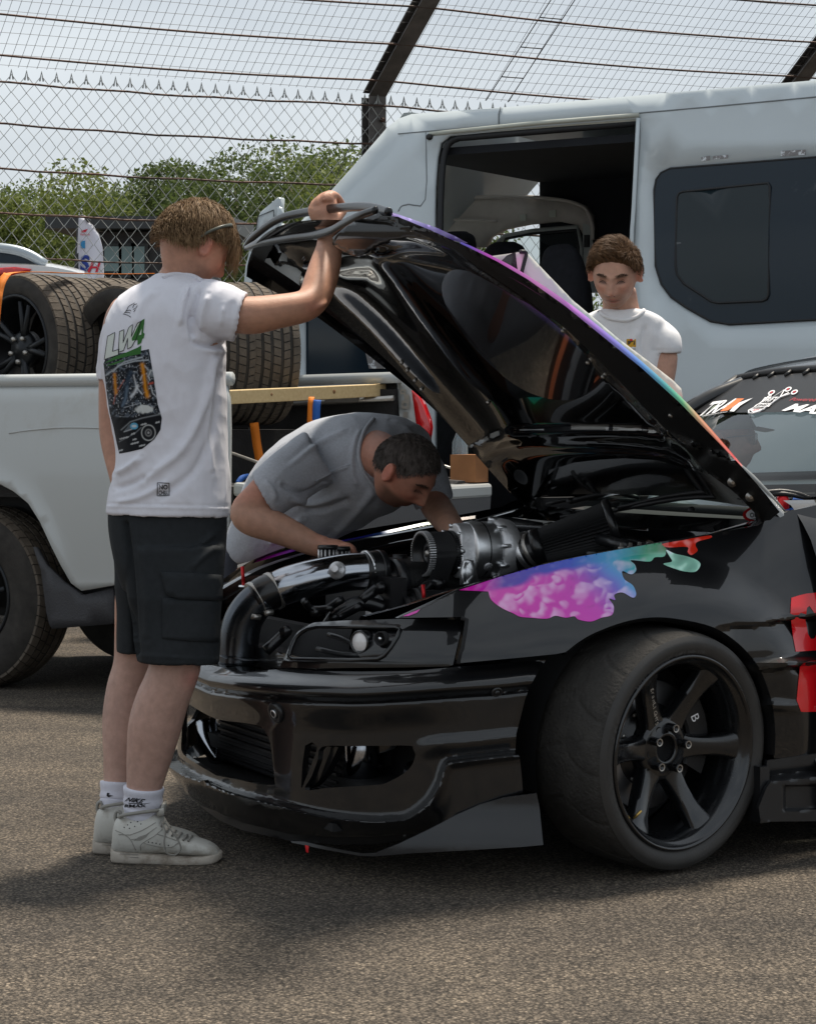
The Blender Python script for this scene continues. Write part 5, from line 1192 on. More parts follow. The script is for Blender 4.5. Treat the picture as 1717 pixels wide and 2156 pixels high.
def wsp(s, v):     # windscreen: s 0 at the cowl .. 1 at the header
    k = (v - MID) / .65; cu = 1 - k * k
    u = .66 + .54 * s - (.25 * (1 - s) + .05 * s) * cu; z = np.interp(s, [0, .25, .5, .75, 1], [.97, 1.06, 1.15, 1.238, 1.322]) + (.022 * s - .045 * (1 - s)) * cu
    return CA.w(u, MID + (v - MID) * (1 - .12 * s), z)
rows = [[wsp(s, v) for v in np.linspace(.22, 1.52, 22)] for s in np.linspace(0, 1, 22)]
vf_w = grid(rows); T_w = bvh(vf_w)
ws = obj('windscreen', vf_w, M_glass, car)
rows = [[wsp(s, v) + np.array([0, -.003, .004]) for v in np.linspace(.24, 1.50, 28)] for s in np.linspace(.66, .975, 9)]
vf_ban = grid(rows); obj('sun_strip', vf_ban, M_ban, ws); T_ban = bvh(vf_ban)
obj('screen_seal', tube([wsp(1.0, v) + np.array([0, 0, .006]) for v in np.linspace(.22, 1.52, 20)], .014, 8), M_black, car)
obj('screen_seal', tube([wsp(s, 1.515) + np.array([0, 0, .004]) for s in np.linspace(0, 1, 12)], .018, 8), M_black, car)
for v in (1.32, 1.2, 1.08, .96, .84, .72): 
    p = Vector(wsp(.985, v)) + Vector((0, -.002, .008)); obj('seal_clip', tube([p, p + Vector(wsp(.93, v)) * .6 - Vector(wsp(.985, v)) * .6], [.008, .006], 8), M_black, car)
for s in (.28, .72): obj('pillar_bolt', lathe([(0, .006), (.006, .005), (.009, 0)], 10, frame_at(Vector(CA.w(*(np.array(PIL[1]) * (1 - s) + np.array(PIL[2]) * s))) + Vector((-.015, -.024, .015)), (-.4, -.8, .4))), M_steel, car)
rows = [[Vector(wsp(1.0, v)) + Vector(CA.U) * du + Vector((0, 0, dz)) for v in np.linspace(.22, 1.52, 14)] for du, dz in ((.0, .012), (.08, .045), (.3, .072), (.7, .075), (1.1, .05), (1.4, -.02))]
obj('roof', grid(rows, 3, 1), M_paint, car)
obj('rear_screen', grid([[CA.w(2.5, v, 1.30) for v in (.35, MID, 1.4)], [CA.w(2.95, v, .98) for v in (.3, MID, 1.44)]], 3, 3), M_glass, car)
cage = [[(.62, .33, .35), (.75, .33, .95), (1.2, .42, 1.28), (2.1, .45, 1.3), (2.15, .38, .3)], [(.62, 1.41, .35), (.75, 1.41, .95), (1.2, 1.33, 1.28), (2.1, 1.3, 1.3), (2.15, 1.36, .3)], [(1.2, .42, 1.28), (1.2, MID, 1.31), (1.2, 1.33, 1.28)], [(.75, .33, .9), (.75, 1.41, .9)], [(2.1, .45, 1.3), (2.1, 1.3, 1.3)]]
for c in cage: obj('roll_cage', tube([CA.w(*p) for p in c], .02, 8, sub=3), M_int, car)
obj('dashboard', loft([(CA.w(.62, v, .80), CA.U * .17, np.array([0, 0, .10])) for v in (.2, .5, MID, 1.2, 1.54)], 16, 3), M_int, car)
obj('inner_tub', fbox(CA, .45, 3.2, .22, .26, .3, .93), M_int, car, smooth=False)
obj('inner_tub', fbox(CA, .45, 3.2, 1.48, 1.52, .3, .93), M_int, car, smooth=False)
obj('rear_shelf', fbox(CA, 2.4, 2.9, .26, 1.48, .85, .9), M_int, car, smooth=False)
se = empty('bucket_seat', CA.w(1.55, 1.2, .3), parent=car)
obj('shell', loft([(CA.w(1.45, 1.2, .35), CA.U * .25, CA.V * .24), (CA.w(1.6, 1.2, .6), CA.U * .1, CA.V * .25), (CA.w(1.75, 1.2, 1.0), CA.U * .07, CA.V * .24), (CA.w(1.82, 1.2, 1.2), CA.U * .06, CA.V * .15)], 20, 4), M_int, se)
sw = empty('steering_wheel', CA.w(.98, 1.2, .92), parent=car)
M = frame_at(CA.w(.98, 1.2, .92), CA.U * .85 + np.array([0, 0, .5]))
obj('rim', xf(tube([(.16 * math.cos(a), .16 * math.sin(a), 0) for a in np.linspace(0, 2 * math.pi, 32)[:-1]], .014, 8, closed=True), M), M_black, sw)
for a in (0, 2.1, 4.2): obj('spoke', xf(tube([(0, 0, -.02), (.155 * math.cos(a), .155 * math.sin(a), 0)], .012, 6), M), M_satin, sw)
# far door mirror seen under the bonnet edge
mr = empty('door_mirror', CA.p(1110, 985, 1.72), parent=car)
obj('case', loft([(CA.p(1072, 965, 1.72), np.array([.0, .02, .0]), np.array([0, 0, .03])), (CA.p(1085, 975, 1.72), np.array([0, .05, 0]), np.array([0, 0, .05])), (CA.p(1110, 985, 1.72), np.array([0, .06, 0]), np.array([0, 0, .055])), (CA.p(1140, 985, 1.70), np.array([0, .03, 0]), np.array([0, 0, .045]))], 18, 4), M_paint, mr)
obj('glass', loft([(CA.p(1140, 982, 1.69), np.array([.004, .03, 0]), np.array([0, 0, .042])), (CA.p(1160, 980, 1.69), np.array([.004, .03, 0]), np.array([0, 0, .045])), (CA.p(1178, 975, 1.69), np.array([.004, .02, 0]), np.array([0, 0, .036]))], 16, 3), M_chrome, mr)
obj('mirror_stalk', tube([CA.p(1185, 990, 1.6), CA.p(1195, 1010, 1.55)], .01, 6), M_satin, mr)

# ---------------------------------------------------------------- engine bay
for s in (0, 1):
    rows = [[CA.w(u, .21 + dv + max(0, plan(u) * .8), np.interp(u, TOPU, TOPZ) - dz) for u in np.linspace(-.72, .42, 14)] for dv, dz in ((.0, .004), (.035, .006), (.05, .03), (.10, .07), (.12, .4))]
    vf = grid(rows, 2, 1); obj('inner_wing', vf if s == 0 else mirror(vf), M_under, car, angle=40)
obj('bay_floor', fbox(CA, -.75, .38, .25, 1.49, .2, .24), M_int, car, smooth=False)
eng = empty('engine', CA.w(-.1, .95, .3), parent=car)
obj('block', fbox(CA, -.42, .30, .72, 1.12, .3, .70), M_int, eng, smooth=False)
obj('cam_cover', loft([(CA.w(u, .95, .72), CA.V * .16, np.array([0, 0, .06])) for u in (-.42, -.38, .2, .28)], 20, 2, pw=3.5), M_textur, eng)
for k in range(6): obj('coil', tube([CA.w(-.32 + k * .1, .95, .76), CA.w(-.32 + k * .1, .95, .79)], .022, 10), M_black, eng)
obj('timing_cover', fbox(CA, -.47, -.42, .70, 1.15, .32, .74), M_black, eng, smooth=False)
def cpt(x, y, v): return CA.p(x, y, v)
# intake pipe with couplers
pp = [(500, 1402, .95, 41), (503, 1352, .95, 42), (511, 1310, .94, 41), (530, 1278, .92, 39), (556, 1254, .9, 37)]
obj('charge_pipe', tube([cpt(a, b, v) for a, b, v, r in pp], [r / 742 for *_, r in pp], 28, sub=6), mat('dark steel elbow', (.10, .11, .125), .22, .9, rvar=.15, vscale=20), eng)
pp = [(540, 1262, .91, 38), (560, 1250, .90, 39), (585, 1240, .89, 39)]
hs = obj('coupler', tube([cpt(a, b, v) for a, b, v, r in pp], [r / 742 for *_, r in pp], 28, sub=4), M_hose, eng)
pp = [(570, 1247, .9, 36), (600, 1234, .88, 39), (634, 1224, .87, 40), (668, 1216, .86, 40), (724, 1206, .85, 40), (775, 1202, .84, 39)]
mp_ = obj('charge_pipe', tube([cpt(a, b, v) for a, b, v, r in pp], [r / 738 for *_, r in pp], 32, sub=6), M_pipe, eng)
def band(a, b, r, m, par, nm='hose_clamp', n=32): 
    return obj(nm, tube([a, a + (b - a) * .08, b - (b - a) * .08, b], [r * .985, r, r, r * .985], n), m, par)
for x0, y0, x1, y1, v, r in ((536, 1264, 543, 1260, .91, 40), (572, 1246, 580, 1242, .895, 41.5)):
    band(cpt(x0, y0, v), cpt(x1, y1, v), r / 740, M_steel, hs)
obj('clamp_screw', tube([cpt(556, 1292, .86), cpt(574, 1288, .86)], .009, 8), M_steel, hs); obj('clamp_screw', tube([cpt(530, 1298, .86), cpt(548, 1300, .86)], .008, 8), M_steel, hs)
pp = [(766, 1203, .845, 42), (790, 1202, .84, 43), (806, 1201, .84, 43)]
h2 = obj('coupler', tube([cpt(a, b, v) for a, b, v, r in pp], [r / 735 for *_, r in pp], 28, sub=4), M_hose, eng)
band(cpt(771, 1203, .845), cpt(777, 1202, .845), 44 / 735, M_alu, h2); band(cpt(792, 1202, .84), cpt(798, 1202, .84), 44.5 / 735, M_satin, h2)
wb = [cpt(764, 1203, .845), cpt(767, 1203, .845)]; obj('weld_bead', tube(wb, .0555, 28), M_cast, mp_)
bp = cpt(708, 1200, .795); bn = Vector((-.25, -.93, .25)).normalized()
obj('weld_bung', lathe([(.026, -.006), (.022, .003), (.013, .005), (.012, .02), (.009, .022), (.0, .02)], 20, frame_at(bp, bn)), M_cast, mp_)
# catch can filter standing up behind
cf = empty('breather_filter', cpt(697, 1165, 1.1), parent=eng)
for i, (x, y) in enumerate(((690, 1162), (716, 1165))):
    q = cpt(x, y, 1.12); obj('element', lathe([(.026 * (1 if k % 2 else .86), z) for k, z in enumerate([0] * 1)] or [], 3) if False else tube([q - Vector((0, 0, .03)), q + Vector((0, 0, .012))], .027, 14), M_filt, cf)
    obj('cap', lathe([(0, .006), (.03, .006), (.031, 0), (.03, -.006), (0, -.006)], 20, Matrix.Translation(q + Vector((0, 0, .014)))), M_satin, cf)
    for k in range(14):
        a = k / 14 * 2 * math.pi; o_ = Vector((math.cos(a) * .028, math.sin(a) * .028, 0)); obj('pleat', tube([q + o_ - Vector((0, 0, .03)), q + o_ + Vector((0, 0, .008))], .0022, 4), M_cast, cf)
# idlers, belt and drive pulley (axes along the car)
def disc(x, y, v, r, w, m, nm, par=eng, prof=None):
    q = cpt(x, y, v); M = frame_at(q, CA.U)
    return obj(nm, lathe(prof or [(r * .3, .0), (r * .34, -.01), (r * .5, -.01), (r * .55, .0), (r * .9, .0), (r, -.006), (r, w), (r * .9, w + .002), (0, w)], 40, M), m, par), M, q
disc(824, 1226, .80, .066, .03, M_satin, 'idler_pulley'); disc(845, 1290, .72, .05, .03, M_black, 'tension_pulley'); disc(868, 1272, .70, .045, .03, M_black, 'idler_pulley')
r = .0615
dp, M, q = disc(884, 1166, .80, r, .1, M_satin, 'drive_pulley', prof=[(.012, .03), (.014, .022), (.03, .022), (.034, .03), (.048, .034), (.052, .006), (r - .004, .0), (r, .003), (r, .018), (r - .006, .02), (r - .006, .088), (r, .09), (r, .104), (0, .104)])
for z0, z1 in ((.002, .02), (.088, .105)):
    for k in range(56):
        a = 2 * math.pi * k / 56; c, s = math.cos(a), math.sin(a)
        b = obj('tooth', box((r + .0015, 0, (z0 + z1) / 2), (.005, .0032, z1 - z0), M @ Matrix.Rotation(a, 4, 'Z')), M_cast if z0 < .01 else M_satin, dp, smooth=False)
obj('pulley_bolt', xf(lathe([(0, .018), (.01, .018), (.011, .03), (.011, .035)], 6), M), M_steel, dp)
belt = [CA.w(*(np.array(CA.loc(np.array(q))) + np.array([.055, math.cos(a) * (r + .001), math.sin(a) * (r + .001)]))) for a in np.linspace(-.5, math.pi + .2, 16)] + [CA.w(*(CA.loc(np.array(cpt(868, 1310, .8))) + np.array([.03, .03, -.05])))]
obj('drive_belt', grid([[Vector(b) - Vector(CA.U) * .034, Vector(b) + Vector(CA.U) * .030] for b in belt], 2, 1), M_filt, eng); 
# supercharger: gear case, housing, volute
sc_ = empty('supercharger', cpt(1020, 1165, .78), parent=eng)
ax0 = cpt(950, 1158, .80); L = CA.loc(np.array(ax0))
def cax(du): return CA.w(L[0] + du, L[1], L[2])
plp = []
for a in np.linspace(0, 2 * math.pi, 40)[:-1]:
    rr = .074 + .012 * math.cos(3 * a + .4); plp.append((L[1] + rr * math.cos(a), L[2] + rr * math.sin(a) - .004))
def prism_uv(poly, u0, u1): 
    n = len(poly); V = [CA.w(u, v, z) for u in (u0, u1) for v, z in poly]
    return V, [tuple(range(n)), tuple(range(2 * n - 1, n - 1, -1))] + [(i, n + i, n + (i + 1) % n, (i + 1) % n) for i in range(n)]
gc = obj('gear_case', prism_uv(plp, L[0] + .0, L[0] + .045), M_cast, sc_, angle=40); bevel(gc, .004)
obj('housing', lathe([(.05, .04), (.079, .045), (.081, .05), (.081, .125), (.078, .13), (.06, .13)], 48, frame_at(cax(0), CA.U)), M_alu, sc_)
obj('housing_groove', lathe([(.0815, .086), (.0822, .088), (.0815, .09)], 48, frame_at(cax(0), CA.U)), M_satin, sc_)
obj('volute', lathe([(.05, .125), (.072, .128), (.086, .14), (.09, .16), (.084, .185), (.066, .2), (.045, .205)], 40, frame_at(cax(0), CA.U)), M_cast, sc_)
obj('inlet', lathe([(.047, .2), (.047, .24), (.05, .245), (.042, .245)], 32, frame_at(cax(0), CA.U)), M_alu, sc_)
for k in range(9):
    a = 2 * math.pi * k / 9 + .2; p0 = cax(.12) + CA.V * .086 * math.cos(a) + np.array([0, 0, .086 * math.sin(a)])
    obj('case_bolt', cyl(p0, p0 + CA.U * .028, .0062, 8), M_alu, sc_)
for k in range(8):
    a = 2 * math.pi * k / 8; p0 = cax(-.006) + CA.V * .07 * math.cos(a) + np.array([0, 0, .07 * math.sin(a)])
    obj('cover_bolt', cyl(p0, p0 + CA.U * .012, .006, 8), M_alu, sc_)
obj('sight_plug', lathe([(0, .004), (.006, .004), (.008, .002), (.013, .002), (.014, 0)], 20, frame_at(Vector(cax(.085)) + Vector(CA.V) * (-.066) + Vector((0, 0, -.047)), -CA.V * .82 + np.array([0, 0, -.55]))), M_cast, sc_)
br = [(978, 1182), (984, 1178), (996, 1180), (1009, 1228), (972, 1232), (972, 1205)]
solid(obj('mount_bracket', plate(br, lambda x, y: CA.w(CA.onv(x, y, .66)), 20, [[(980 + 3.5 * math.cos(a), 1190 + 4 * math.sin(a)) for a in np.linspace(0, 6.28, 9)[:-1]], [(980 + 3.5 * math.cos(a), 1222 + 4 * math.sin(a)) for a in np.linspace(0, 6.28, 9)[:-1]]]), M_alu, sc_), .014, -1)
# cone filter
f0 = cpt(1100, 1166, .74); f1 = cpt(1132, 1152, .70); f2 = cpt(1286, 1106, .60)
fl = empty('cone_filter', f1, parent=eng)
obj('neck', tube([cpt(1084, 1170, .76), f0, f1], [.042, .046, .05], 24), M_hose, fl)
band(f0, f0 + (f1 - f0) * .3, .0485, M_alu, fl); band(f0 + (f1 - f0) * .5, f0 + (f1 - f0) * .75, .051, M_steel, fl)
dirf = (f2 - f1); M = frame_at(f1, dirf); Lf = dirf.length
np_ = 40; V = []
for j, t in enumerate(np.linspace(0, 1, 8)):
    for k in range(np_ * 2):
        a = math.pi * k / np_; rr = (.050 + .022 * t) * (1.0 if k % 2 else .88); V.append((rr * math.cos(a), rr * math.sin(a), t * Lf))
n2 = np_ * 2; F = [(j * n2 + k, j * n2 + (k + 1) % n2, (j + 1) * n2 + (k + 1) % n2, (j + 1) * n2 + k) for j in range(7) for k in range(n2)]
obj('pleats', xf((np.array(V), F), M), M_filt, fl, smooth=False)
obj('end_cap', lathe([(.07, Lf - .012), (.078, Lf - .008), (.079, Lf + .006), (.07, Lf + .014), (0, Lf + .016)], 40, M), M_hose, fl)
obj('base_ring', lathe([(.046, -.02), (.054, -.016), (.055, .012), (.046, .014)], 36, M), M_hose, fl)
# strut tower and brace
st = empty('strut_tower', cpt(1345, 1150, .42), parent=car)
obj('top_mount', lathe([(0, .03), (.03, .03), (.032, .02), (.055, .016), (.06, 0), (.06, -.1)], 28, Matrix.Translation(CA.w(.10, .38, .80))), M_paint, st)
for k in range(4):
    p = Vector(CA.w(.06 + .035 * k, .33 + .01 * k, .822)); obj('stud', lathe([(0, .022), (.005, .022), (.006, .012), (.010, .012), (.010, .0)], 6, Matrix.Translation(p)), M_steel, st)
obj('plate', fbox(CA, .0, .3, .30, .42, .806, .818), M_paint, st, smooth=False)
for k in range(5): obj('cap_screw', lathe([(0, .01), (.007, .01), (.008, 0)], 10, Matrix.Translation(CA.w(.15 + .03 * k, .32, .818))), M_steel, st)
obj('strut_brace', tube([CA.w(.12, .4, .83), CA.w(.14, .7, .85), CA.w(.14, 1.05, .85), CA.w(.12, 1.36, .83)], .017, 10, sub=3), M_satin, car)
# hoses and small parts in the dark lower bay
hr = random.Random(4)
for (a, b) in (((660, 1290), (720, 1262)), ((700, 1300), (760, 1275)), ((760, 1265), (800, 1240)), ((790, 1290), (830, 1275)), ((640, 1265), (700, 1280)), ((560, 1370), (600, 1330)), ((600, 1400), (680, 1330)), ((880, 1250), (930, 1232))):
    q0 = cpt(a[0], a[1], .75); q1 = cpt(b[0], b[1], .72); mid = (q0 + q1) / 2 + Vector((hr.uniform(-.03, .03), .03, hr.uniform(-.02, .03)))
    obj('hose', tube([q0, mid, q1], hr.uniform(.008, .018), 10, sub=4), M_hose, eng)
obj('radiator_hose', tube([cpt(690, 1320, .8), cpt(720, 1285, .78), cpt(765, 1270, .76), cpt(810, 1282, .74)], .022, 14, sub=5), M_hose, eng)
obj('alternator', lathe([(0, -.03), (.035, -.03), (.05, -.015), (.05, .06), (.03, .08), (0, .08)], 24, frame_at(cpt(800, 1290, .78), CA.U)), M_cast, eng)
obj('fan_shroud', fbox(CA, -.62, -.58, .42, 1.3, .26, .56), M_int, car, smooth=False)
rad = obj('radiator', fbox(CA, -.66, -.62, .42, 1.32, .45, .60), M_int, car, smooth=False)
for (x, y, v) in ((513, 1212, 1.32), (893, 1252, .62)):
    p = cpt(x, y, v); pn = empty('bonnet_pin', p, parent=car)
    obj('pin', tube([p - Vector((.0, 0, .03)), p + Vector((-.004, 0, .028))], .0055, 10), M_red, pn); obj('base', lathe([(0, .004), (.014, .004), (.016, 0)], 16, Matrix.Translation(p - Vector((0, 0, .033)))), M_alu, pn)
obj('far_brace', tube([CA.w(-.55, 1.36, .70), CA.w(-.1, 1.42, .79), CA.w(.35, 1.45, .84)], .012, 8, sub=3), M_under, car)
obj('coolant_pipe', tube([cpt(998, 1108, 1.15), cpt(1050, 1099, 1.15), cpt(1140, 1112, 1.1)], .018, 12, sub=4), M_satin, eng)
# cowl, wipers, caps
rows = [[CA.w(u + .06 * (1 - ((v - MID) / .66) ** 2) * k, v, z) for v in np.linspace(.2, 1.54, 12)] for u, z, k in ((.33, .80, -.6), (.335, .862, -.7), (.36, .872, -1), (.46, .905, -1.4))]
obj('cowl', grid(rows, 3, 1), M_under, car, angle=40)
def wiper(pts, blade):
    w = empty('wiper', pts[0], parent=car); obj('arm', tube(pts, [.010, .009, .007, .006][:len(pts)], 8, sub=3), M_black, w); obj('blade', tube(blade, .007, 8, sub=3), M_black, w); obj('pivot', lathe([(0, .014), (.011, .013), (.014, 0)], 16, Matrix.Translation(Vector(pts[0]))), M_black, w)
wiper([cpt(1610, 1040, .36), cpt(1500, 1035, .48), cpt(1400, 1046, .62), cpt(1300, 1070, .75)], [cpt(1545, 1045, .42), cpt(1430, 1050, .56), cpt(1290, 1075, .78), cpt(1180, 1090, .95)])
wiper([cpt(1200, 1056, 1.25), cpt(1260, 1042, 1.15), cpt(1310, 1040, 1.05), cpt(1345, 1048, 1.0)], [cpt(1150, 1062, 1.35), cpt(1210, 1050, 1.25), cpt(1300, 1052, 1.08), cpt(1345, 1056, 1.0)])
wiper([cpt(1560, 1052, .33), cpt(1600, 1042, .3), cpt(1650, 1040, .26), cpt(1700, 1050, .24)], [cpt(1590, 1040, .3), cpt(1640, 1034, .27), cpt(1680, 1040, .25), cpt(1704, 1050, .24)])
for (x, y), m, r in (((1647, 1055), M_red, .018), ((1679, 1058), M_bluest, .017)):
    obj('filler_cap', lathe([(0, .026), (r * .8, .026), (r, .018), (r, 0), (r * .9, -.03)], 24, Matrix.Translation(cpt(x, y, .27) - Vector((0, 0, .012)))), m, car)
bd = obj('blue_panel', plate([(1540, 1107), (1600, 1092), (1690, 1060), (1686, 1078), (1600, 1103), (1560, 1112)], lambda x, y: CA.w(CA.onv(x, y, .27 - .0006 * (x - 1600))), 12), M_bluest, car)
def flat(poly, v, m, nm, par=car, e=0.0): return obj(nm, plate(poly, lambda x, y: CA.w(CA.onv(x, y, v + e)), 14), m, par)
def ellpts(cx, cy, rx, ry, n=28, rot=0.0): return [(cx + rx * math.cos(a) * math.cos(rot) - ry * math.sin(a) * math.sin(rot), cy + rx * math.cos(a) * math.sin(rot) + ry * math.sin(a) * math.cos(rot)) for a in np.linspace(0, 2 * math.pi, n + 1)[:-1]]
bg = empty('round_badge', cpt(1588, 1082, .3), parent=car)
flat(ellpts(1600, 1081, 38, 18, rot=-.12), .252, M_red, 'badge_ring', bg); flat(ellpts(1600, 1081, 31, 13.5, rot=-.12), .2515, M_white, 'badge_field', bg)
p, F = text_quad('OMP', [(1578, 1090), (1602, 1087), (1601, 1077), (1577, 1080)], bold=.02); obj('lettering', (CA.w(CA.onv(p[:, 0], p[:, 1], .251)), F), M_black, bg)
flat([(1576, 1093), (1602, 1090), (1602, 1091.5), (1576, 1094.5)], .251, M_black, 'underline', bg)
for q in ([(1588, 1072), (1602, 1069), (1606, 1074), (1594, 1077)],): flat(q, .251, M_red, 'badge_flash', bg)
obj('dome_nut', lathe([(0, .012), (.006, .011), (.010, .004), (.012, 0)], 16, Matrix.Translation(cpt(1455, 1075, .45))), M_black, car)

# ---------------------------------------------------------------- bonnet, propped open
HU = [-.76, -.70, -.519, -.336, -.106, .133, .35, .47, .56]; HZ = [1.722, 1.712, 1.645, 1.562, 1.417, 1.241, 1.035, .922, .84]
_hc = cr(np.array(list(zip(HU, HZ))), 300)
def hz(u): return np.interp(u, _hc[:, 0], _hc[:, 1])
bon = empty('bonnet', CA.w(.45, MID, .92), parent=car)
u_out = [(836, 456), (905, 484), (980, 518), (1045, 550), (1110, 588), (1190, 645), (1270, 710), (1350, 775), (1430, 848), (1500, 920), (1560, 982), (1612, 1042), (1640, 1078), (1621, 1094), (1603, 1096), (1575, 1066), (1545, 1036), (1502, 1000), (1445, 987), (1384, 969), (1313, 965), (1260, 968), (1208, 974), (1170, 986), (1150, 1003), (1134, 1028), (1129, 1048), (1107, 1066), (1071, 1035), (1027, 987), (961, 912), (900, 846), (830, 774), (760, 710), (681, 639), (617, 591), (557, 551), (577, 511), (641, 503), (690, 508), (717, 516), (745, 500), (775, 470), (800, 454)]
N_IN = [(840, 470), (905, 500), (960, 525), (1000, 556), (1060, 596), (1110, 630), (1190, 690), (1270, 765), (1350, 850), (1430, 930), (1500, 1004)]     # inner edge of the near flange
RIB = [(640, 560), (700, 555), (760, 552), (800, 565), (880, 660), (960, 760), (1030, 850), (1062, 905)]
RIB2 = [(690, 600), (740, 625), (800, 660), (860, 690), (900, 715)]
CRS = [(1010, 930), (1062, 908), (1160, 902), (1300, 902), (1400, 912), (1452, 930)]
FARIN = [(600, 565), (690, 630), (770, 700), (850, 790), (930, 880), (1010, 965), (1060, 1015)]
FRT = [(720, 530), (800, 535), (870, 530), (960, 545), (1040, 590), (1090, 622)]
N_INs, RIBs, CRSs, FARINs, FRTs = [_sm(L) for L in (N_IN, RIB, CRS, FARIN, FRT)]
def under_off(x, y):        # relief of the inner frame (positive = towards the outer skin)
    n = pdist(x, y, N_INs); r = pdist(x, y, RIBs); r2 = pdist(x, y, RIB2); c = pdist(x, y, CRSs); f = pdist(x, y, FARINs); fr = pdist(x, y, FRTs)
    o = .034 * sstep(-2, 20, n)                                   # pan inside the near flange
    o = o - .034 * np.exp(-((r / 36) ** 2)) * sstep(4, 40, n)
    bul = np.exp(-(((x - 1090) * .78 + (y - 700) * .62) / 190) ** 2 - ((-(x - 1090) * .62 + (y - 700) * .78) / 96) ** 2)
    o = o + .070 * bul                                            # hollow of the power bulge
    o = o - .026 * sstep(-10, 14, c) + .022 * np.exp(-((c - 36) / 15) ** 2)
    o = o - .030 * sstep(-56, -4, f)                              # far flange
    o = o - .012 * np.exp(-((fr / 14) ** 2))
    return o
def ghood(u, v, z, x, y, off=None):
    cr_ = .03 * (1 - ((v - MID) / .72) ** 2)
    return (hz(u) + cr_ - .055 + (under_off(x, y) if off is None else off) - z)
def hood_fn(x, y):
    o = under_off(x, y); return CA.w(CA.hit(x, y, lambda u, v, z, X, Y: ghood(u, v, z, X, Y, o), -.3, 1.9, 220))
vf_h = plate(dense(u_out, 12), hood_fn, 6.0, lines=[[(a + dx, b + dy) for a, b in cr(np.array(L_, float), 4)] for L_, of_ in ((N_IN[1:-1], ((2, -2), (-4, 4), (-10, 10), (-14, 14))), (CRS[1:-1], ((0, -3), (0, 5), (0, 14), (0, 34))), (FARIN[1:-1], ((3, -3), (14, -14), (28, -28), (38, -38))), (RIB[2:-1], ((0, 0), (18, -18), (-18, 18)))) for dx, dy in of_])
obj('inner_panel', vf_h, M_under, bon, angle=50); T_h = bvh(vf_h)
vfl = plate(dense([tuple(p) for p in u_out[:13]] + [(1621, 1094), (1603, 1096), (1545, 1036)] + [tuple(p) for p in N_IN[::-1]] + [(822, 462)], 12), lambda x, y: drape(T_h, (0, 0, CAMH), [P(a, b, 5.0) for a, b in zip(x, y)], .002), 8)
obj('edge_flange', vfl, M_textur, bon)
# outer skin
vs = list(np.linspace(-1, 1, 26)); rows = []; cols = []
def edge_col(u):
    ks = [(-.76, (.004, .004, .005)), (-.70, (.004, .004, .005)), (-.685, (.33, .2, .7)), (-.6, (.2, .1, .6)), (-.5, (.08, .06, .5)), (-.44, (.5, .03, .45)), (-.3, (.65, .2, .55)), (-.2, (.45, .12, .55)), (-.1, (.2, .12, .55)), (0, (.05, .2, .6)), (.08, (.02, .3, .3)), (.13, (.05, .4, .15)), (.19, (.7, .3, .12)), (.3, (.75, .04, .03)), (.33, (.8, .3, .28)), (.335, (.3, .31, .31)), (.47, (.3, .31, .31))]
    return [np.interp(u, [k[0] for k in ks], [k[1][i] for k in ks]) for i in range(3)]
for p_ in np.linspace(0, 1, 44):
    r_ = []
    for k in vs:
        uf = -.695 + .13 * k * k; u = .47 + (uf - .47) * p_; hw = np.interp(u, [-.75, -.5, -.2, .47], [.60, .69, .725, .735]); v = MID + k * hw
        r_.append((u, v, hz(u) + .03 * (1 - k * k) + .004))
    (u0, v0, z0), (u1, v1, z1) = r_[0], r_[-1]
    rows.append([CA.w(u0, v0 - .008, z0 - .034), CA.w(u0, v0 - .007, z0 - .016)] + [CA.w(*q) for q in r_] + [CA.w(u1, v1 + .008, z1 - .034)])
    cols += [edge_col(u0)] * 7 + [(.004, .004, .005)] * (len(vs) - 4)
vf = grid(rows); o = obj('outer_skin', vf, M_pcol, bon, angle=60); colour_attr(o, np.array(cols))
# raised scoop on the outer skin, pearl white, mesh mouth
scp = [(1092, 531), (1108, 531), (1150, 575), (1205, 632), (1300, 712), (1370, 765), (1415, 800), (1433, 818), (1437, 838), (1432, 858), (1380, 812), (1300, 738), (1215, 668), (1140, 612), (1098, 582)]
M_pearl = mat('pearl wrap', (0.62, 0.68, 0.62), 0.22, coat=1.0, col2=(0.72, 0.66, 0.6), vscale=4)
vf = plate(dense(scp, 12), lambda x, y: CA.w(CA.onv(x, y, .42 + .0 * x)), 12); o = obj('bonnet_scoop', vf, M_pearl, bon); solid(o, .85, -1)
obj('scoop_mesh', plate([(1052, 552), (1066, 538), (1088, 529), (1100, 531), (1104, 540), (1094, 582), (1080, 572)], lambda x, y: CA.w(CA.onv(x, y, .44)), 10), mat('carbon weave', (.02, .02, .022), .35, coat=.6, var=.6, vscale=240), bon)
obj('scoop_lip', tube([CA.p(a, b, .41) for a, b in ((1094, 530), (1107, 532), (1103, 552), (1096, 580))], .006, 6, sub=3), M_black, bon)
for x, y in ((1885 * .6868, 1065 * .6868), (2021 * .6868, 1188 * .6868)):
    p = CA.p(x, y, .405); obj('scoop_rivet', lathe([(.0, .003), (.004, .003), (.005, .001), (.010, .001), (.011, 0)], 18, frame_at(p, -CA.V)), M_white, bon)
obj('edge_tip', loft([(CA.p(1536, 966, .14), CA.V * .002, np.array([0, 0, .01])), (CA.p(1580, 1010, .15), CA.V * .02, np.array([0, 0, .018])), (CA.p(1625, 1055, .16), CA.V * .02, np.array([0, 0, .012])), (CA.p(1652, 1078, .17), CA.V * .006, np.array([0, 0, .003]))], 14, 4), mat('grey wrap', (.25, .26, .255), .3, coat=.8), bon)
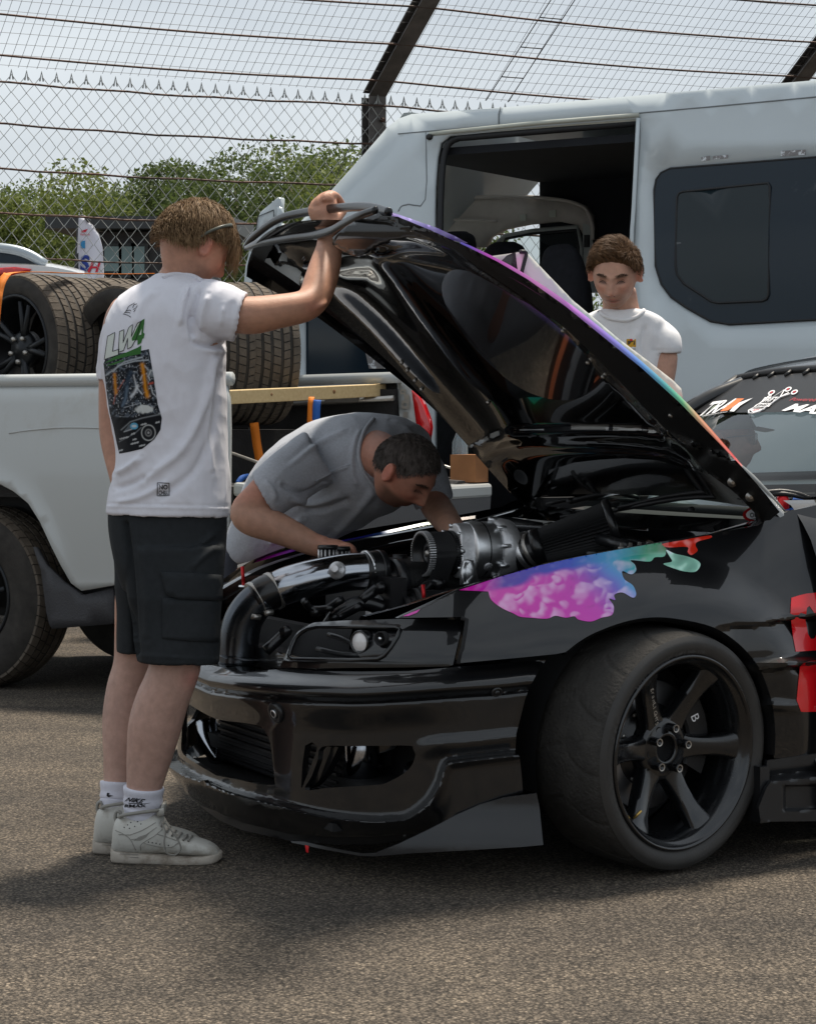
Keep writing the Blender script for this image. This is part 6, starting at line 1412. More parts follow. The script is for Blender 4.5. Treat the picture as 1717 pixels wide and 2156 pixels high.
def fl_bolt(x, y, r=.011):
    h = drape(T_h, (0, 0, CAMH), [P(x, y, 5.0)], .003)[0]; n = (Vector((0, 0, CAMH)) - Vector(h)).normalized() + Vector((.3, 0, -.3))
    b = obj('flange_bolt', lathe([(r * 1.3, 0), (r * 1.3, .002), (r * .7, .002), (r * .7, .007), (r * .3, .008), (0, .007)], 18, frame_at(h, n)), M_steel, bon)
fl_bolt(1542, 1013); fl_bolt(1580, 1044)
for x, y in ((1186, 695), (1238, 762), (1270, 792), (1412, 873), (846, 762), (858, 778), (874, 800), (888, 818), (1028, 846)): fl_bolt(x, y, .005)
for xa, xb, y in ((1204, 1282, 898), (1292, 1350, 900), (1366, 1388, 905)):
    parts = []; k = 0
    for yy in np.arange(y - 5, y + 7, 2.6):
        for xx in np.arange(xa + (1.8 if k % 2 else 0), xb, 3.6):
            c = drape(T_h, (0, 0, CAMH), [P(xx - 1.1, yy - .8, 5), P(xx + 1.1, yy - .8, 5), P(xx + 1.1, yy + .8, 5), P(xx - 1.1, yy + .8, 5)], .0025); parts.append((c, [(0, 1, 2, 3)]))
        k += 1
    tag(obj('vent_light_dots', join(*parts), M_steel, bon, smooth=False), kind='stuff')  # pale dots stand in for daylight showing through the vent holes
# grille hoop at the nose of the bonnet
hoop_t = [(515, 520, 1.50), (533, 499, 1.42), (585, 462, 1.22), (649, 446, .98), (721, 437, .68), (777, 436, .43), (821, 447, .22)]
obj('grille_hoop', tube([CA.p(a, b, v) for a, b, v in hoop_t], [.006, .008, .008, .008, .008, .008, .007], 14, sub=6, ell=(1.6, (0, 0, 1))), mat('black hoop paint', (.004, .004, .005), .28, coat=.35, coat_rough=.08, spec=.25), bon)
hoop_b = [(517, 523, 1.46), (545, 512, 1.27), (601, 502, 1.0), (650, 496, .80), (693, 487, .60), (722, 472, .48), (755, 455, .36), (792, 442, .26)]
obj('grille_bar', tube([CA.p(a, b, v) for a, b, v in hoop_b], [.005, .007, .0075, .0075, .0075, .0075, .007, .006], 14, sub=6, ell=(1.7, (0, 0, 1))), MATS['black hoop paint'], bon)
nose = [(700, 500), (726, 478), (775, 448), (800, 444), (835, 456), (905, 486), (960, 520), (905, 506), (860, 500), (820, 506), (790, 522), (765, 534), (745, 540), (720, 528), (700, 515)]
solid(obj('nose_corner', plate(dense(nose, 10), lambda x, y: CA.w(CA.onv(x, y, .26 + .0016 * (835 - x) - .03 * np.sin(np.clip((y - 445) / 80, 0, 1) * 3.1))), 8), M_paint, bon), .02, -1)
obj('front_skirt', grid([[CA.p(a, b, v) for a, b, v in ((521, 526, 1.52), (560, 516, 1.35), (601, 508, 1.16), (650, 502, .95), (697, 494, .74))], [CA.p(a, b, v + .05) for a, b, v in ((540, 536, 1.52), (577, 528, 1.35), (610, 520, 1.16), (655, 512, .95), (700, 506, .74))]], 2, 4), M_under, bon)
vio = [(822, 446), (840, 452), (880, 466), (920, 480), (955, 496), (985, 512), (960, 508), (925, 498), (905, 494), (880, 490), (858, 484), (842, 480), (846, 472), (828, 468), (834, 460), (826, 456)]
o = obj('violet_graphic', plate(dense(vio, 6), lambda x, y: CA.w(CA.onv(x, y, .232 + .0016 * (835 - x) - .03 * np.sin(np.clip((y - 445) / 80, 0, 1) * 3.1))), 6), M_pcol, bon)
lx, ly = proj(np.array([o.matrix_world @ v.co + Vector(LOC[bon.name]) for v in o.data.vertices])); a = nz(np.stack([lx * .05, ly * .07, 0 * lx], 1), 1.0)[:, None]; k = sstep(462, 500, ly + (860 - lx) * .3)[:, None]
colour_attr(o, np.clip(np.array([.5, .38, .85]) * (1 - k) + np.array([.08, .04, .5]) * k + a * .25, 0, 1))
obj('bonnet_hinge', tube([CA.w(.45, .2, .92), CA.w(.40, .2, .84), CA.w(.42, .2, .78)], .014, 8), M_satin, car); obj('bonnet_hinge', mirror(tube([CA.w(.45, .2, .92), CA.w(.40, .2, .84), CA.w(.42, .2, .78)], .014, 8)), M_satin, car)

# ---------------------------------------------------------------- screen lettering
T_ban = T_w
def stx(s, q, m, **k): obj('lettering', text_px(T_ban, s, q, .008, **k), m, ws)
stx('TRA', [(1468, 881), (1524, 870), (1560, 842), (1502, 850)], M_white, bold=.035, shear=.1)
obj('lettering', decal_px(T_ban, [(1517, 871), (1553, 844), (1568, 844), (1534, 869)], .009, 12), M_orv, ws)
obj('lettering', decal_px(T_ban, [(1533, 856), (1541, 849), (1548, 855), (1586, 842), (1560, 858), (1546, 871), (1537, 870), (1546, 859)], .008, 12), M_white, ws)
stx('TUNING PERFORMANCE CAR SHOW', [(1478, 882), (1532, 872), (1533, 870), (1479, 879)], M_white)
sh = [(1576, 873), (1577, 867), (1618, 832), (1620, 824), (1629, 826), (1634, 836)]
def sline(pts, w=.003, m=None): 
    pz_ = drape(T_ban, (0, 0, CAMH), [P(a, b, 5) for a, b in pts], .008); obj('emblem_line', tube([tuple(p) for p in pz_], w, 5), m or M_white, ws)
sline([(1621, 838), (1606, 850), (1590, 862), (1577, 869), (1577, 874), (1586, 875), (1600, 871), (1622, 856), (1645, 840), (1662, 832)], .0028)
sline([(1621, 838), (1624, 836), (1623, 844), (1652, 826), (1642, 842), (1664, 834)], .002)
for cx_, cy_ in ((1625, 831), (1660, 824), (1673, 830)):
    obj('emblem_disc', decal_px(T_ban, ellpts(cx_, cy_, 8, 4.2, 20, -.45), .008, 12, [ellpts(cx_, cy_, 5, 2.4, 20, -.45)]), M_white, ws); obj('emblem_dot', decal_px(T_ban, ellpts(cx_, cy_, 3.4, 1.8, 14, -.45), .009, 12), M_red, ws)
stx('DRIFT', [(1603, 851), (1632, 849), (1640, 840), (1611, 841)], M_white, bold=.02)
obj('emblem_band', decal_px(T_ban, [(1592, 857), (1600, 853), (1627, 853), (1619, 861), (1586, 863)], .008, 12), M_white, ws)
p, F = text_quad('KINGS', [(1592, 861.5), (1616, 860), (1623, 854.5), (1598, 855.5)], bold=.02); obj('lettering', (drape(T_ban, (0, 0, CAMH), [P(a, b, 5) for a, b in p], .0095), F), M_black, ws)
obj('emblem_band', decal_px(T_ban, [(1580, 868), (1584, 865), (1612, 865), (1600, 870), (1586, 873)], .008, 12), M_white, ws)
p, F = text_quad('2024', [(1584, 870), (1598, 868.5), (1602, 866), (1588, 866.5)], bold=.02); obj('lettering', (drape(T_ban, (0, 0, CAMH), [P(a, b, 5) for a, b in p], .0095), F), M_red, ws)
stx('Powered by', [(1660, 850), (1735, 853), (1742, 842), (1668, 842)], M_red, shear=.35)
stx('MAX', [(1646, 869), (1752, 880), (1765, 860), (1668, 854)], M_white, bold=.035, shear=.25)

# ---------------------------------------------------------------- wheels
def drift_wheel(o, axis_in, root, detail=True):
    M = frame_at(o, axis_in, (0, 0, 1)); rim, ro, w = .256, .317, .268
    prof = [(rim - .006, .012), (rim + .006, .004), (rim + .014, .0), (rim + .03, -.004), (ro - .022, -.001), (ro - .012, .006)]
    sw = obj('sidewall', lathe(prof, 96, M), M_side, root)
    obj('sidewall', lathe([(ro - .012, w - .006), (ro - .03, w), (rim + .01, w), (rim, w - .02)], 64, M), M_side, root)
    nA, nW = 360, 44; V = []
    for i in range(nA):
        a = 2 * math.pi * i / nA
        for j in range(nW):
            s = j / (nW - 1); z = .006 + s * (w - .012)
            crown = ro - .012 * abs(2 * s - 1) ** 6 - .003 * (2 * s - 1) ** 2
            g = 0
            ph = (a * 14 / (2 * math.pi)) % 1.0
            for s0, sg in ((0.04, 1), (0.52, -1)):
                t = (s - s0) / .40
                if 0 < t < 1:
                    d = abs((ph - (.25 + .5 * t * t * sg * .7 + (0 if sg > 0 else .45))) % 1.0); d = min(d, 1 - d)
                    g = max(g, math.exp(-(d / .035) ** 2))
            r_ = crown - .0042 * g; V.append((r_ * math.cos(a), r_ * math.sin(a), z))
    F = [(i * nW + j, ((i + 1) % nA) * nW + j, ((i + 1) % nA) * nW + j + 1, i * nW + j + 1) for i in range(nA) for j in range(nW - 1)]
    obj('tread', xf((np.array(V), F), M), M_slick, root)
    rm = obj('rim', lathe([(rim - .004, .016), (rim + .003, .006), (rim - .001, .0), (rim - .006, -.001), (rim - .010, .004), (rim - .013, .012), (rim - .020, .016), (rim - .024, .022), (rim - .036, .05), (rim - .04, .1), (rim - .03, .2), (rim, w - .02)], 96, M), M_rimb, root)
    ca = lambda a, r_, z: M @ Vector((r_ * math.cos(a), r_ * math.sin(a), z))
    for k in range(6):
        a0 = R_(92 + 60 * k); rows = []
        for r_, z, hw, th in ((.062, .078, .036, .03), (.085, .075, .0275, .034), (.115, .069, .0235, .036), (.15, .060, .0225, .036), (.185, .048, .024, .034), (.212, .035, .028, .03), (.230, .028, .033, .03)):
            sec = []
            for (t, dz) in ((-1.25, th), (-1.2, .012), (-.95, .002), (-.7, .0), (.7, .0), (.95, .002), (1.2, .012), (1.25, th)):
                x = r_; y = t * hw; sec.append(M @ Matrix.Rotation(a0, 4, 'Z') @ Vector((x, y, z + dz)))
            rows.append(sec)
        obj('spoke', grid(rows, 3, 0), M_rimb, rm, angle=40)
    hubp = [(.033, .09), (.033, .073), (.036, .070), (.043, .070), (.046, .074), (.07, .076), (.082, .079), (.086, .09), (.086, .12)]
    hb_ = obj('hub', lathe(hubp, 48, M), M_rimb, rm)
    obj('bore', lathe([(0, .11), (.033, .105), (.033, .08)], 32, M), M_int, hb_)
    for k in range(5):
        a = R_(80 + 72 * k); c = ca(a, .0572, .0)
        obj('wheel_nut', xf(lathe([(.0, .062), (.007, .062), (.0075, .046), (.0105, .045), (.0115, .05), (.0115, .078)], 20), M @ Matrix.Translation((.0572 * math.cos(a), .0572 * math.sin(a), 0))), M_rimb, hb_)
        obj('nut_face', xf(lathe([(.0074, .0452), (.0105, .0446)], 20), M @ Matrix.Translation((.0572 * math.cos(a), .0572 * math.sin(a), 0))), M_steel, hb_)
        a2 = a + R_(36); obj('lug_hole', xf(lathe([(0, .0755), (.0085, .0752), (.0095, .0748)], 18), M @ Matrix.Translation((.0572 * math.cos(a2), .0572 * math.sin(a2), 0))), M_int, hb_)
    obj('brake_disc', lathe([(.09, .135), (.17, .135), (.172, .138), (.172, .158), (.09, .16)], 64, M), M_disc, root)
    bell = obj('disc_bell', lathe([(.05, .115), (.095, .118), (.1, .135), (.112, .132), (.114, .14)], 40, M), M_satin, root)
    for k in range(10):
        a = 2 * math.pi * k / 10; obj('bell_bolt', xf(lathe([(0, -.006), (.005, -.006), (.006, 0)], 8), M @ Matrix.Translation((.104 * math.cos(a), .104 * math.sin(a), .134))), M_steel, bell)
    obj('barrel_back', lathe([(.1, .2), (.225, .2)], 40, M), M_int, root)
    cal = empty('brake_caliper', ca(R_(75), .15, .1), parent=root)
    rows = []
    for a in np.linspace(R_(35), R_(118), 9): rows.append([ca(a, .112, .105), ca(a, .118, .098), ca(a, .185, .098), ca(a, .195, .11), ca(a, .195, .17)])
    obj('body', grid(rows, 1, 0), M_black, cal, angle=40)
    def arc_text(s, r_, a_start, size, z, m, flip=1, par=rm, adv=1.0, bold=0.0):
        a = a_start
        for ch in s:
            if ch != ' ':
                Vt, Ft = text2d(ch, size, bold=bold); wdt = Vt[:, 0].max()
                Vt[:, 0] -= wdt / 2
                V3 = []
                for x, y, _ in Vt:
                    # baseline towards the hub, letters read along the rim (seen from outside)
                    V3.append((r_ + y * flip, 0, z, x * flip))
                pts = [(q[0] * math.cos(a + q[3] / r_), q[0] * math.sin(a + q[3] / r_), q[2]) for q in V3]
                obj('lettering', xf((np.array(pts), Ft), M), m, par, smooth=False); step = (wdt + size * .18) / r_
            else: step = size * .5 / r_
            a += step * flip * adv
    if detail:
        arc_text('MADE IN JAPAN', .2295, R_(98), .011, .026, M_grey, 1, rm)
        arc_text('FORTUNEX XTOIRE', .270, R_(-122), .024, -.0047, mat('raised sidewall lettering', (.05, .048, .046), .6), 1, sw)
        arc_text('RADIAL TUBELESS DOT 1U8WF 94EH 0520', .262, R_(-46), .011, -.0045, MATS['raised sidewall lettering'], 1, sw)
        for i, ch in enumerate('gramLIGHTS'):
            Vt, Ft = text2d(ch, .017); r_ = .195 - i * .0125; a0 = R_(-28)
            pts = [M @ Matrix.Rotation(a0, 4, 'Z') @ Vector((r_ - x, -.006 + y, .0)) for x, y, _ in Vt]
            zz = np.interp(r_, [.085, .115, .15, .185, .212], [.074, .066, .056, .045, .034]) - .002
            pts = [M @ Matrix.Rotation(a0, 4, 'Z') @ Vector((r_ - x, -.006 + y, zz)) for x, y, _ in Vt]
            obj('lettering', (np.array([tuple(p) for p in pts]), Ft), M_steel, rm, smooth=False)
        Vt, Ft = text2d('B', .04, shear=.2); a0 = R_(62); pts = [M @ Matrix.Rotation(a0, 4, 'Z') @ Vector((.135 + y, x - .012, .097)) for x, y, _ in Vt]
        obj('lettering', (np.array([tuple(p) for p in pts]), Ft), M_white, cal, smooth=False)
        obj('valve', tube([ca(R_(-140), .215, .045), ca(R_(-140), .188, .035)], [.004, .0035], 8), mat('brass valve', (.6, .4, .12), .3, .9), rm)
    return M
n_out = Vector((.63, -.777, 0)).normalized()
ax_in = (-n_out) ; ax_in = (ax_in + Vector((0, 0, .05))).normalized()
wh = empty('front_wheel', CA.w(.03, .1, 0), parent=car)
wc_ = P(1443, 1584, 5.93); wc_.z = .3175
drift_wheel(wc_, ax_in, wh)
w2 = empty('front_wheel', CA.w(.03, 1.6, 0), parent=car)
q = CA.loc(np.array(wc_)); o2 = Vector(CA.w(q[0] + .02, 2 * MID - q[1] - .0, .3175))
M2 = frame_at(o2, Vector(n_out) * 1.0); 
obj('tyre', lathe([(.2, .0), (.3, -.0), (.317, .02), (.317, .25), (.3, .265), (.2, .265)], 48, frame_at(o2, n_out)), M_slick, w2)
for vv in (.02, 1.46):
    w3 = empty('rear_wheel', CA.w(2.7, vv, 0), parent=car)
    obj('tyre', lathe([(.24, .0), (.3, -.0), (.317, .02), (.317, .24), (.3, .26), (.24, .26)], 48, frame_at(CA.w(2.7, vv, .317), CA.V)), M_slick, w3); obj('rim', lathe([(0, .06), (.1, .05), (.23, .01), (.245, .0)], 32, frame_at(CA.w(2.7, vv, .317), CA.V)), M_rimb, w3)
# ---------------------------------------------------------------- people
M_skin = mat('skin', attr='paint', rough=0.5, sss=0.07, spec=0.4, bump=0.14, bscale=330, var=0.13, vscale=38)
M_tee = mat('white cotton jersey', attr='paint', rough=0.92, bump=0.14, bscale=900, spec=0.15, sheen=0.1, var=0.03, vscale=30)
M_teeg = mat('grey marl jersey', (0.40, 0.42, 0.46), 0.95, var=0.12, vscale=160, bump=0.14, bscale=900, spec=0.12, sheen=0.1)
M_short = mat('charcoal sports cloth', (0.021, 0.024, 0.027), 0.82, var=0.12, vscale=60, bump=0.12, bscale=700, spec=0.2)
M_jean = mat('dark denim', (0.018, 0.022, 0.035), 0.9, var=0.25, vscale=120, bump=0.2, bscale=500)
M_ink = mat('black print', (0.01, 0.01, 0.012), 0.8)
def hairmat(n, a, b): return mat(n, a, 0.6, col2=b, vscale=70, spec=0.18, stretch=(1, 1, .5))
M_hair1 = hairmat('dark blond hair', (0.11, 0.065, 0.034), (0.30, 0.195, 0.105))
M_hair2 = hairmat('short greying hair', (0.03, 0.024, 0.02), (0.15, 0.13, 0.12))
M_hair3 = hairmat('brown hair', (0.045, 0.023, 0.011), (0.15, 0.08, 0.038))

def head_pt(d):           # unit directions -> skull surface (x right, y face, z up)
    x, y, z = d[:, 0], d[:, 1], d[:, 2]; t = np.clip(-z, 0, 1)
    X = x * .0755 * (1 - .27 * t ** 1.4) * (1 + .03 * np.clip(z, 0, 1) * (1 - z)); Y = y * np.where(y > 0, .093, .100) * np.where(y < 0, 1 - .42 * t ** 1.2, 1 - .05 * t); Z = z * np.where(z > 0, .112, .120)
    X = np.sign(X) * np.abs(X) ** .93 * .076 ** .07
    f = sstep(.25, .6, y); g = lambda v, c, w: np.exp(-((v - c) / w) ** 2); aX = np.abs(X)
    nose = g(X, 0, .0125 + .006 * sstep(-.012, -.034, Z)) * np.interp(Z, [-.052, -.042, -.034, -.026, 0, .02, .034], [0, .004, .024, .030, .016, .007, 0])
    dy = nose - .014 * g(aX, .031, .014) * g(Z, .011, .011) + .005 * g(Z, .031, .009) * g(X, 0, .05) + .004 * g(aX, .044, .014) * g(Z, -.014, .014)
    dy += .0065 * g(Z, -.0585, .0055) * g(X, 0, .020) + .0065 * g(Z, -.0705, .006) * g(X, 0, .018) - .004 * g(Z, -.0645, .0028) * g(X, 0, .022) + .009 * g(Z, -.100, .014) * g(X, 0, .024) - .003 * g(Z, -.083, .008) * g(X, 0, .03)
    return np.stack([X, Y + f * dy, Z], 1)
def sphere_dirs(na, nb):
    D = []
    for i in range(nb + 1):
        th = math.pi * i / nb
        for k in range(na):
            a = 2 * math.pi * k / na; D.append((math.sin(th) * math.sin(a), math.sin(th) * math.cos(a), math.cos(th)))
    F = [(i * na + k, i * na + (k + 1) % na, (i + 1) * na + (k + 1) % na, (i + 1) * na + k) for i in range(nb) for k in range(na)]
    return np.array(D), F
def head_parts(M):
    D, F = sphere_dirs(88, 66); parts = [xf((head_pt(D), F), M)]
    for s in (-1, 1):
        e = []
        R = Matrix.Translation((s * .0785, -.006, .000)) @ Matrix.Rotation(s * -.42, 4, 'Z') @ Matrix.Rotation(.2, 4, 'X')
        e.append(xf(loft([(( s * -.012, 0, 0), (0, .010, 0), (0, 0, .018)), ((0, 0, 0), (0, .017, 0), (0, 0, .029)), ((s * .008, 0, .001), (0, .019, 0), (0, 0, .032)), ((s * .012, 0, .001), (0, .015, 0), (0, 0, .027))], 20, 2), R))
        rim = [(s * .012, .010 * math.cos(a) * 1.6 - .001, .028 * math.sin(a) + .002) for a in np.linspace(.1, 2 * math.pi - .9, 14)]
        e.append(xf(tube(rim, .0045, 6), R))
        parts += [xf(q, M) for q in e]
    return parts
def head_frame(c, fwd, up, s=1.0):
    f = Vector(fwd).normalized(); u = Vector(up); r = f.cross(u).normalized(); u = r.cross(f).normalized()
    return Matrix(((r.x * s, f.x * s, u.x * s, c[0]), (r.y * s, f.y * s, u.y * s, c[1]), (r.z * s, f.z * s, u.z * s, c[2]), (0, 0, 0, 1)))
def face_paint(co, M, base, stub=0.0, beard=(.1, .06, .04), brow=(.05, .03, .02)):
    q = xf((co, []), M.inverted())[0]; n = len(co); c = np.tile(np.array(base), (n, 1))
    X, Y, Z = q.T; aX = np.abs(X); near = (np.abs(X) < .1) & (np.abs(Y) < .14) & (Z > -.14) & (Z < .14); g = lambda v, c_, w: np.exp(-((v - c_) / w) ** 2)
    def mix(w, col): 
        nonlocal c; w = (w * near)[:, None]; c = c * (1 - w) + np.array(col) * w
    fr = (Y > .02)
    mix(.35 * fr * g(aX, .042, .02) * g(Z, -.02, .02), (base[0] * 1.1, base[1] * .62, base[2] * .6)); mix(.4 * fr * g(X, 0, .014) * g(Z, -.03, .012) * (Y > .085), (base[0] * 1.1, base[1] * .65, base[2] * .6))
    mix(.55 * sstep(.066, .078, aX) * g(Y, -.006, .03) * g(Z, 0, .04), (base[0] * 1.15, base[1] * .62, base[2] * .6))
    if stub: mix(stub * sstep(-.03, -.055, Z) * sstep(-.03, .02, Y), beard)
    mix(.75 * fr * g(X, 0, .019) * (g(Z, -.0585, .005) + g(Z, -.0705, .0055)), (base[0] * .85, base[1] * .45, base[2] * .45))
    mix(.8 * fr * g(Z, -.0645, .0022) * g(X, 0, .02), (.06, .025, .02))
    mix(.95 * fr * g(aX, .031, .018) * g(Z, .030 - .25 * (aX - .03) ** 2 / .02, .0062), brow)
    mix(.95 * fr * g(aX, .031, .014) * g(Z, .005, .0042), (.03, .018, .015)); mix(.35 * fr * g(aX, .031, .016) * g(Z, .012, .009), (base[0] * .62, base[1] * .5, base[2] * .5))
    return np.clip(c, 0, 1)
def face_details(M, par, brow, lash=(.02, .012, .01), eyes=True):
    D, F = sphere_dirs(88, 66); T = bvh((head_pt(D), F))
    def on(x, z, e=.0006):
        h = T.ray_cast(Vector((x, .3, z)), Vector((0, -1, 0))); return M @ (h[0] + Vector((0, e, 0)))
    mb = mat('eyebrow hair', brow, .8); ml = mat('lash line', lash, .7); mm = mat('mouth line', (.10, .03, .028), .6)
    g = random.Random(3)
    for s in (-1, 1):
        for k in range(46):
            t = g.random(); x = s * (.014 + .036 * t); z = .0315 + .006 * math.sin(t * 2.2) - .010 * t * t + g.uniform(-.0032, .0032) * (1.2 - .6 * t)
            obj('eyebrow', tube([on(x, z, .0005), on(x + s * .006, z + .0022, .0014)], [.0008, .0003], 4), mb, par)
        obj('lash_line', tube([on(s * a, b, .0008) for a, b in ((.0175, .004), (.024, .0085), (.031, .0095), (.038, .0075), (.0445, .003))], [.0008, .0013, .0016, .0014, .0008], 6, sub=3), ml, par)
        obj('eye_fold', tube([on(s * a, b, .0002) for a, b in ((.018, .010), (.025, .0155), (.033, .0165), (.043, .011))], .0008, 5, sub=3), mm, par)
        obj('nostril', tube([on(s * .0065, -.0405, .0003), on(s * .0105, -.0395, .0003)], [.0018, .0014], 6), ml, par)
    obj('mouth_line', tube([on(a, b, .0006) for a, b in ((-.023, -.0650), (-.012, -.0642), (0, -.0650), (.012, -.0642), (.023, -.0650))], [.0007, .0013, .0015, .0013, .0007], 6, sub=3), mm, par)
def hair(name, M, par, mt, comb, hairline, n=3200, length=.05, lift=.010, wid=.0016, seed=1, cap=.006, drop=0.0):
    """scalp shell plus ribbons of hair; hairline(d) says where hair grows, comb(d) which way it lies"""
    g = np.random.default_rng(seed)
    D, F = sphere_dirs(72, 54); H = hairline(D); pts = head_pt(D); nr = D / np.array([.0755, .095, .112]); nr /= np.linalg.norm(nr, axis=1)[:, None]
    hmm = (sstep(0, .12, H))[:, None]; nn = nz(D, 5.0, seed)[:, None] * .005
    sh = pts + nr * (hmm * (cap + nn) - (1 - hmm) * .004)
    keep = [f for f in F if max(H[list(f)]) > -.05]
    V, Fs = xf((sh, keep), M)
    o = obj(name, (V, Fs), mt, par)
    d = g.normal(size=(n * 4, 3)); d /= np.linalg.norm(d, axis=1)[:, None]; h = hairline(d); d = d[h > g.uniform(0, .12, len(h))][:n]; m = len(d)
    p = head_pt(d); nr = d / np.array([.0755, .095, .112]); nr /= np.linalg.norm(nr, axis=1)[:, None]
    cl = np.stack([nz(d, 6.0, seed + i * 7.0) for i in range(3)], 1); cdir = comb(d) + g.normal(size=(m, 3)) * .12 + cl * .55; cdir -= nr * np.sum(cdir * nr, 1)[:, None]; cdir /= np.linalg.norm(cdir, axis=1)[:, None] + 1e-9
    L = (length(d) if callable(length) else length) * g.uniform(.6, 1.15, m); lf = lift * g.uniform(.4, 1.4, m) + cap
    k = 6; P_ = []
    for i in range(k):
        t = i / (k - 1); q = p + nr * (cap * .3 + lf * math.sin(min(1, t * 1.25) * math.pi * .62))[:, None] + cdir * (L * t)[:, None]
        q[:, 2] -= drop * L * t * t
        # keep the strand outside the skull
        dd = q / np.linalg.norm(q, axis=1)[:, None]; s0 = np.linalg.norm(head_pt(dd) * np.array([1, 1, 1]), axis=1); rr = np.linalg.norm(q, axis=1); mn = s0 + cap * .5 + lf * .25
        q = dd * np.maximum(rr, np.where(dd[:, 1] > .5, 0 * mn, mn))[:, None]
        P_.append(q)
    P_ = np.stack(P_, 1); T = np.gradient(P_, axis=1); side = np.cross(T, g.normal(size=(m, 1, 3)) * .5 + nr[:, None, :]); side /= np.linalg.norm(side, axis=2)[..., None] + 1e-9
    w = wid * np.array([.8, 1, 1, .85, .5, .1])[None, :, None] * g.uniform(.6, 1.3, (m, 1, 1))
    V = np.stack([P_ - side * w, P_ + side * w], 2).reshape(-1, 3)
    F = [(s * 12 + i * 2, s * 12 + i * 2 + 1, s * 12 + i * 2 + 3, s * 12 + i * 2 + 2) for s in range(m) for i in range(5)]
    tag(obj('strands', xf((V, F), M), mt, o), kind='stuff'); return o
def hollow(rings, n=30, sub=4, wall=.007, deep=.05, pw=2.0):      # loft whose last ring is an open cuff
    A = np.array([np.hstack([tuple(c), tuple(a), tuple(b)]) for c, a, b in rings], float); A = cr(A, sub) if sub else A
    t = A[-1][:3] - A[-2][:3]; t /= np.linalg.norm(t); e = A[-1].copy()
    ka = 1 - wall / np.linalg.norm(e[3:6]); kb = 1 - wall / np.linalg.norm(e[6:9])
    i1 = e.copy(); i1[3:6] *= ka; i1[6:9] *= kb; i2 = i1.copy(); i2[:3] -= t * deep; i2[3:9] *= .97
    A = np.vstack([A, i1, i2]); return loft([(q[:3], q[3:6], q[6:9]) for q in A], n, 0, True, pw)
def px_ring(xl, xr, y, d, b, tilt=0.0):
    c = P((xl + xr) / 2, y, d); w = (xr - xl) / 2 * d / FPX; return (c, (w, 0, tilt * w), (0, b, 0))
def creases(co, F, amp, sc3, seed=0.0, sharp=1.0):
    N = vnormals(co, F); q = co * np.array(sc3); a = nz(q, 1.0, seed); r = 1 - 2 * np.abs(a)
    return co + N * (amp * (r ** sharp if sharp == 1 else np.sign(r) * np.abs(r) ** sharp))[:, None]
def folds(co, F, lines, front_d=None):       # traced fold lines: (polyline px, amplitude m, width px)
    N = vnormals(co, F); x, y = proj(co); d = np.zeros(len(co)); vis = np.clip(np.sum(N * (CAM - co), 1), 0, 1) > .0
    for L, a, w in lines:
        L = cr(np.array(L, float), 5); w = w * (.72 if abs(a) >= .0035 else 1); dd = pdist(x, y, L); e = np.minimum(np.hypot(x - L[0][0], y - L[0][1]), np.hypot(x - L[-1][0], y - L[-1][1]))
        d += (a if abs(a) < .0035 else a * 1.6) * np.exp(-(dd / w) ** 2) * vis * (1 if abs(a) < .0035 else np.clip(e / 14, 0, 1))
    return co + N * d[:, None]

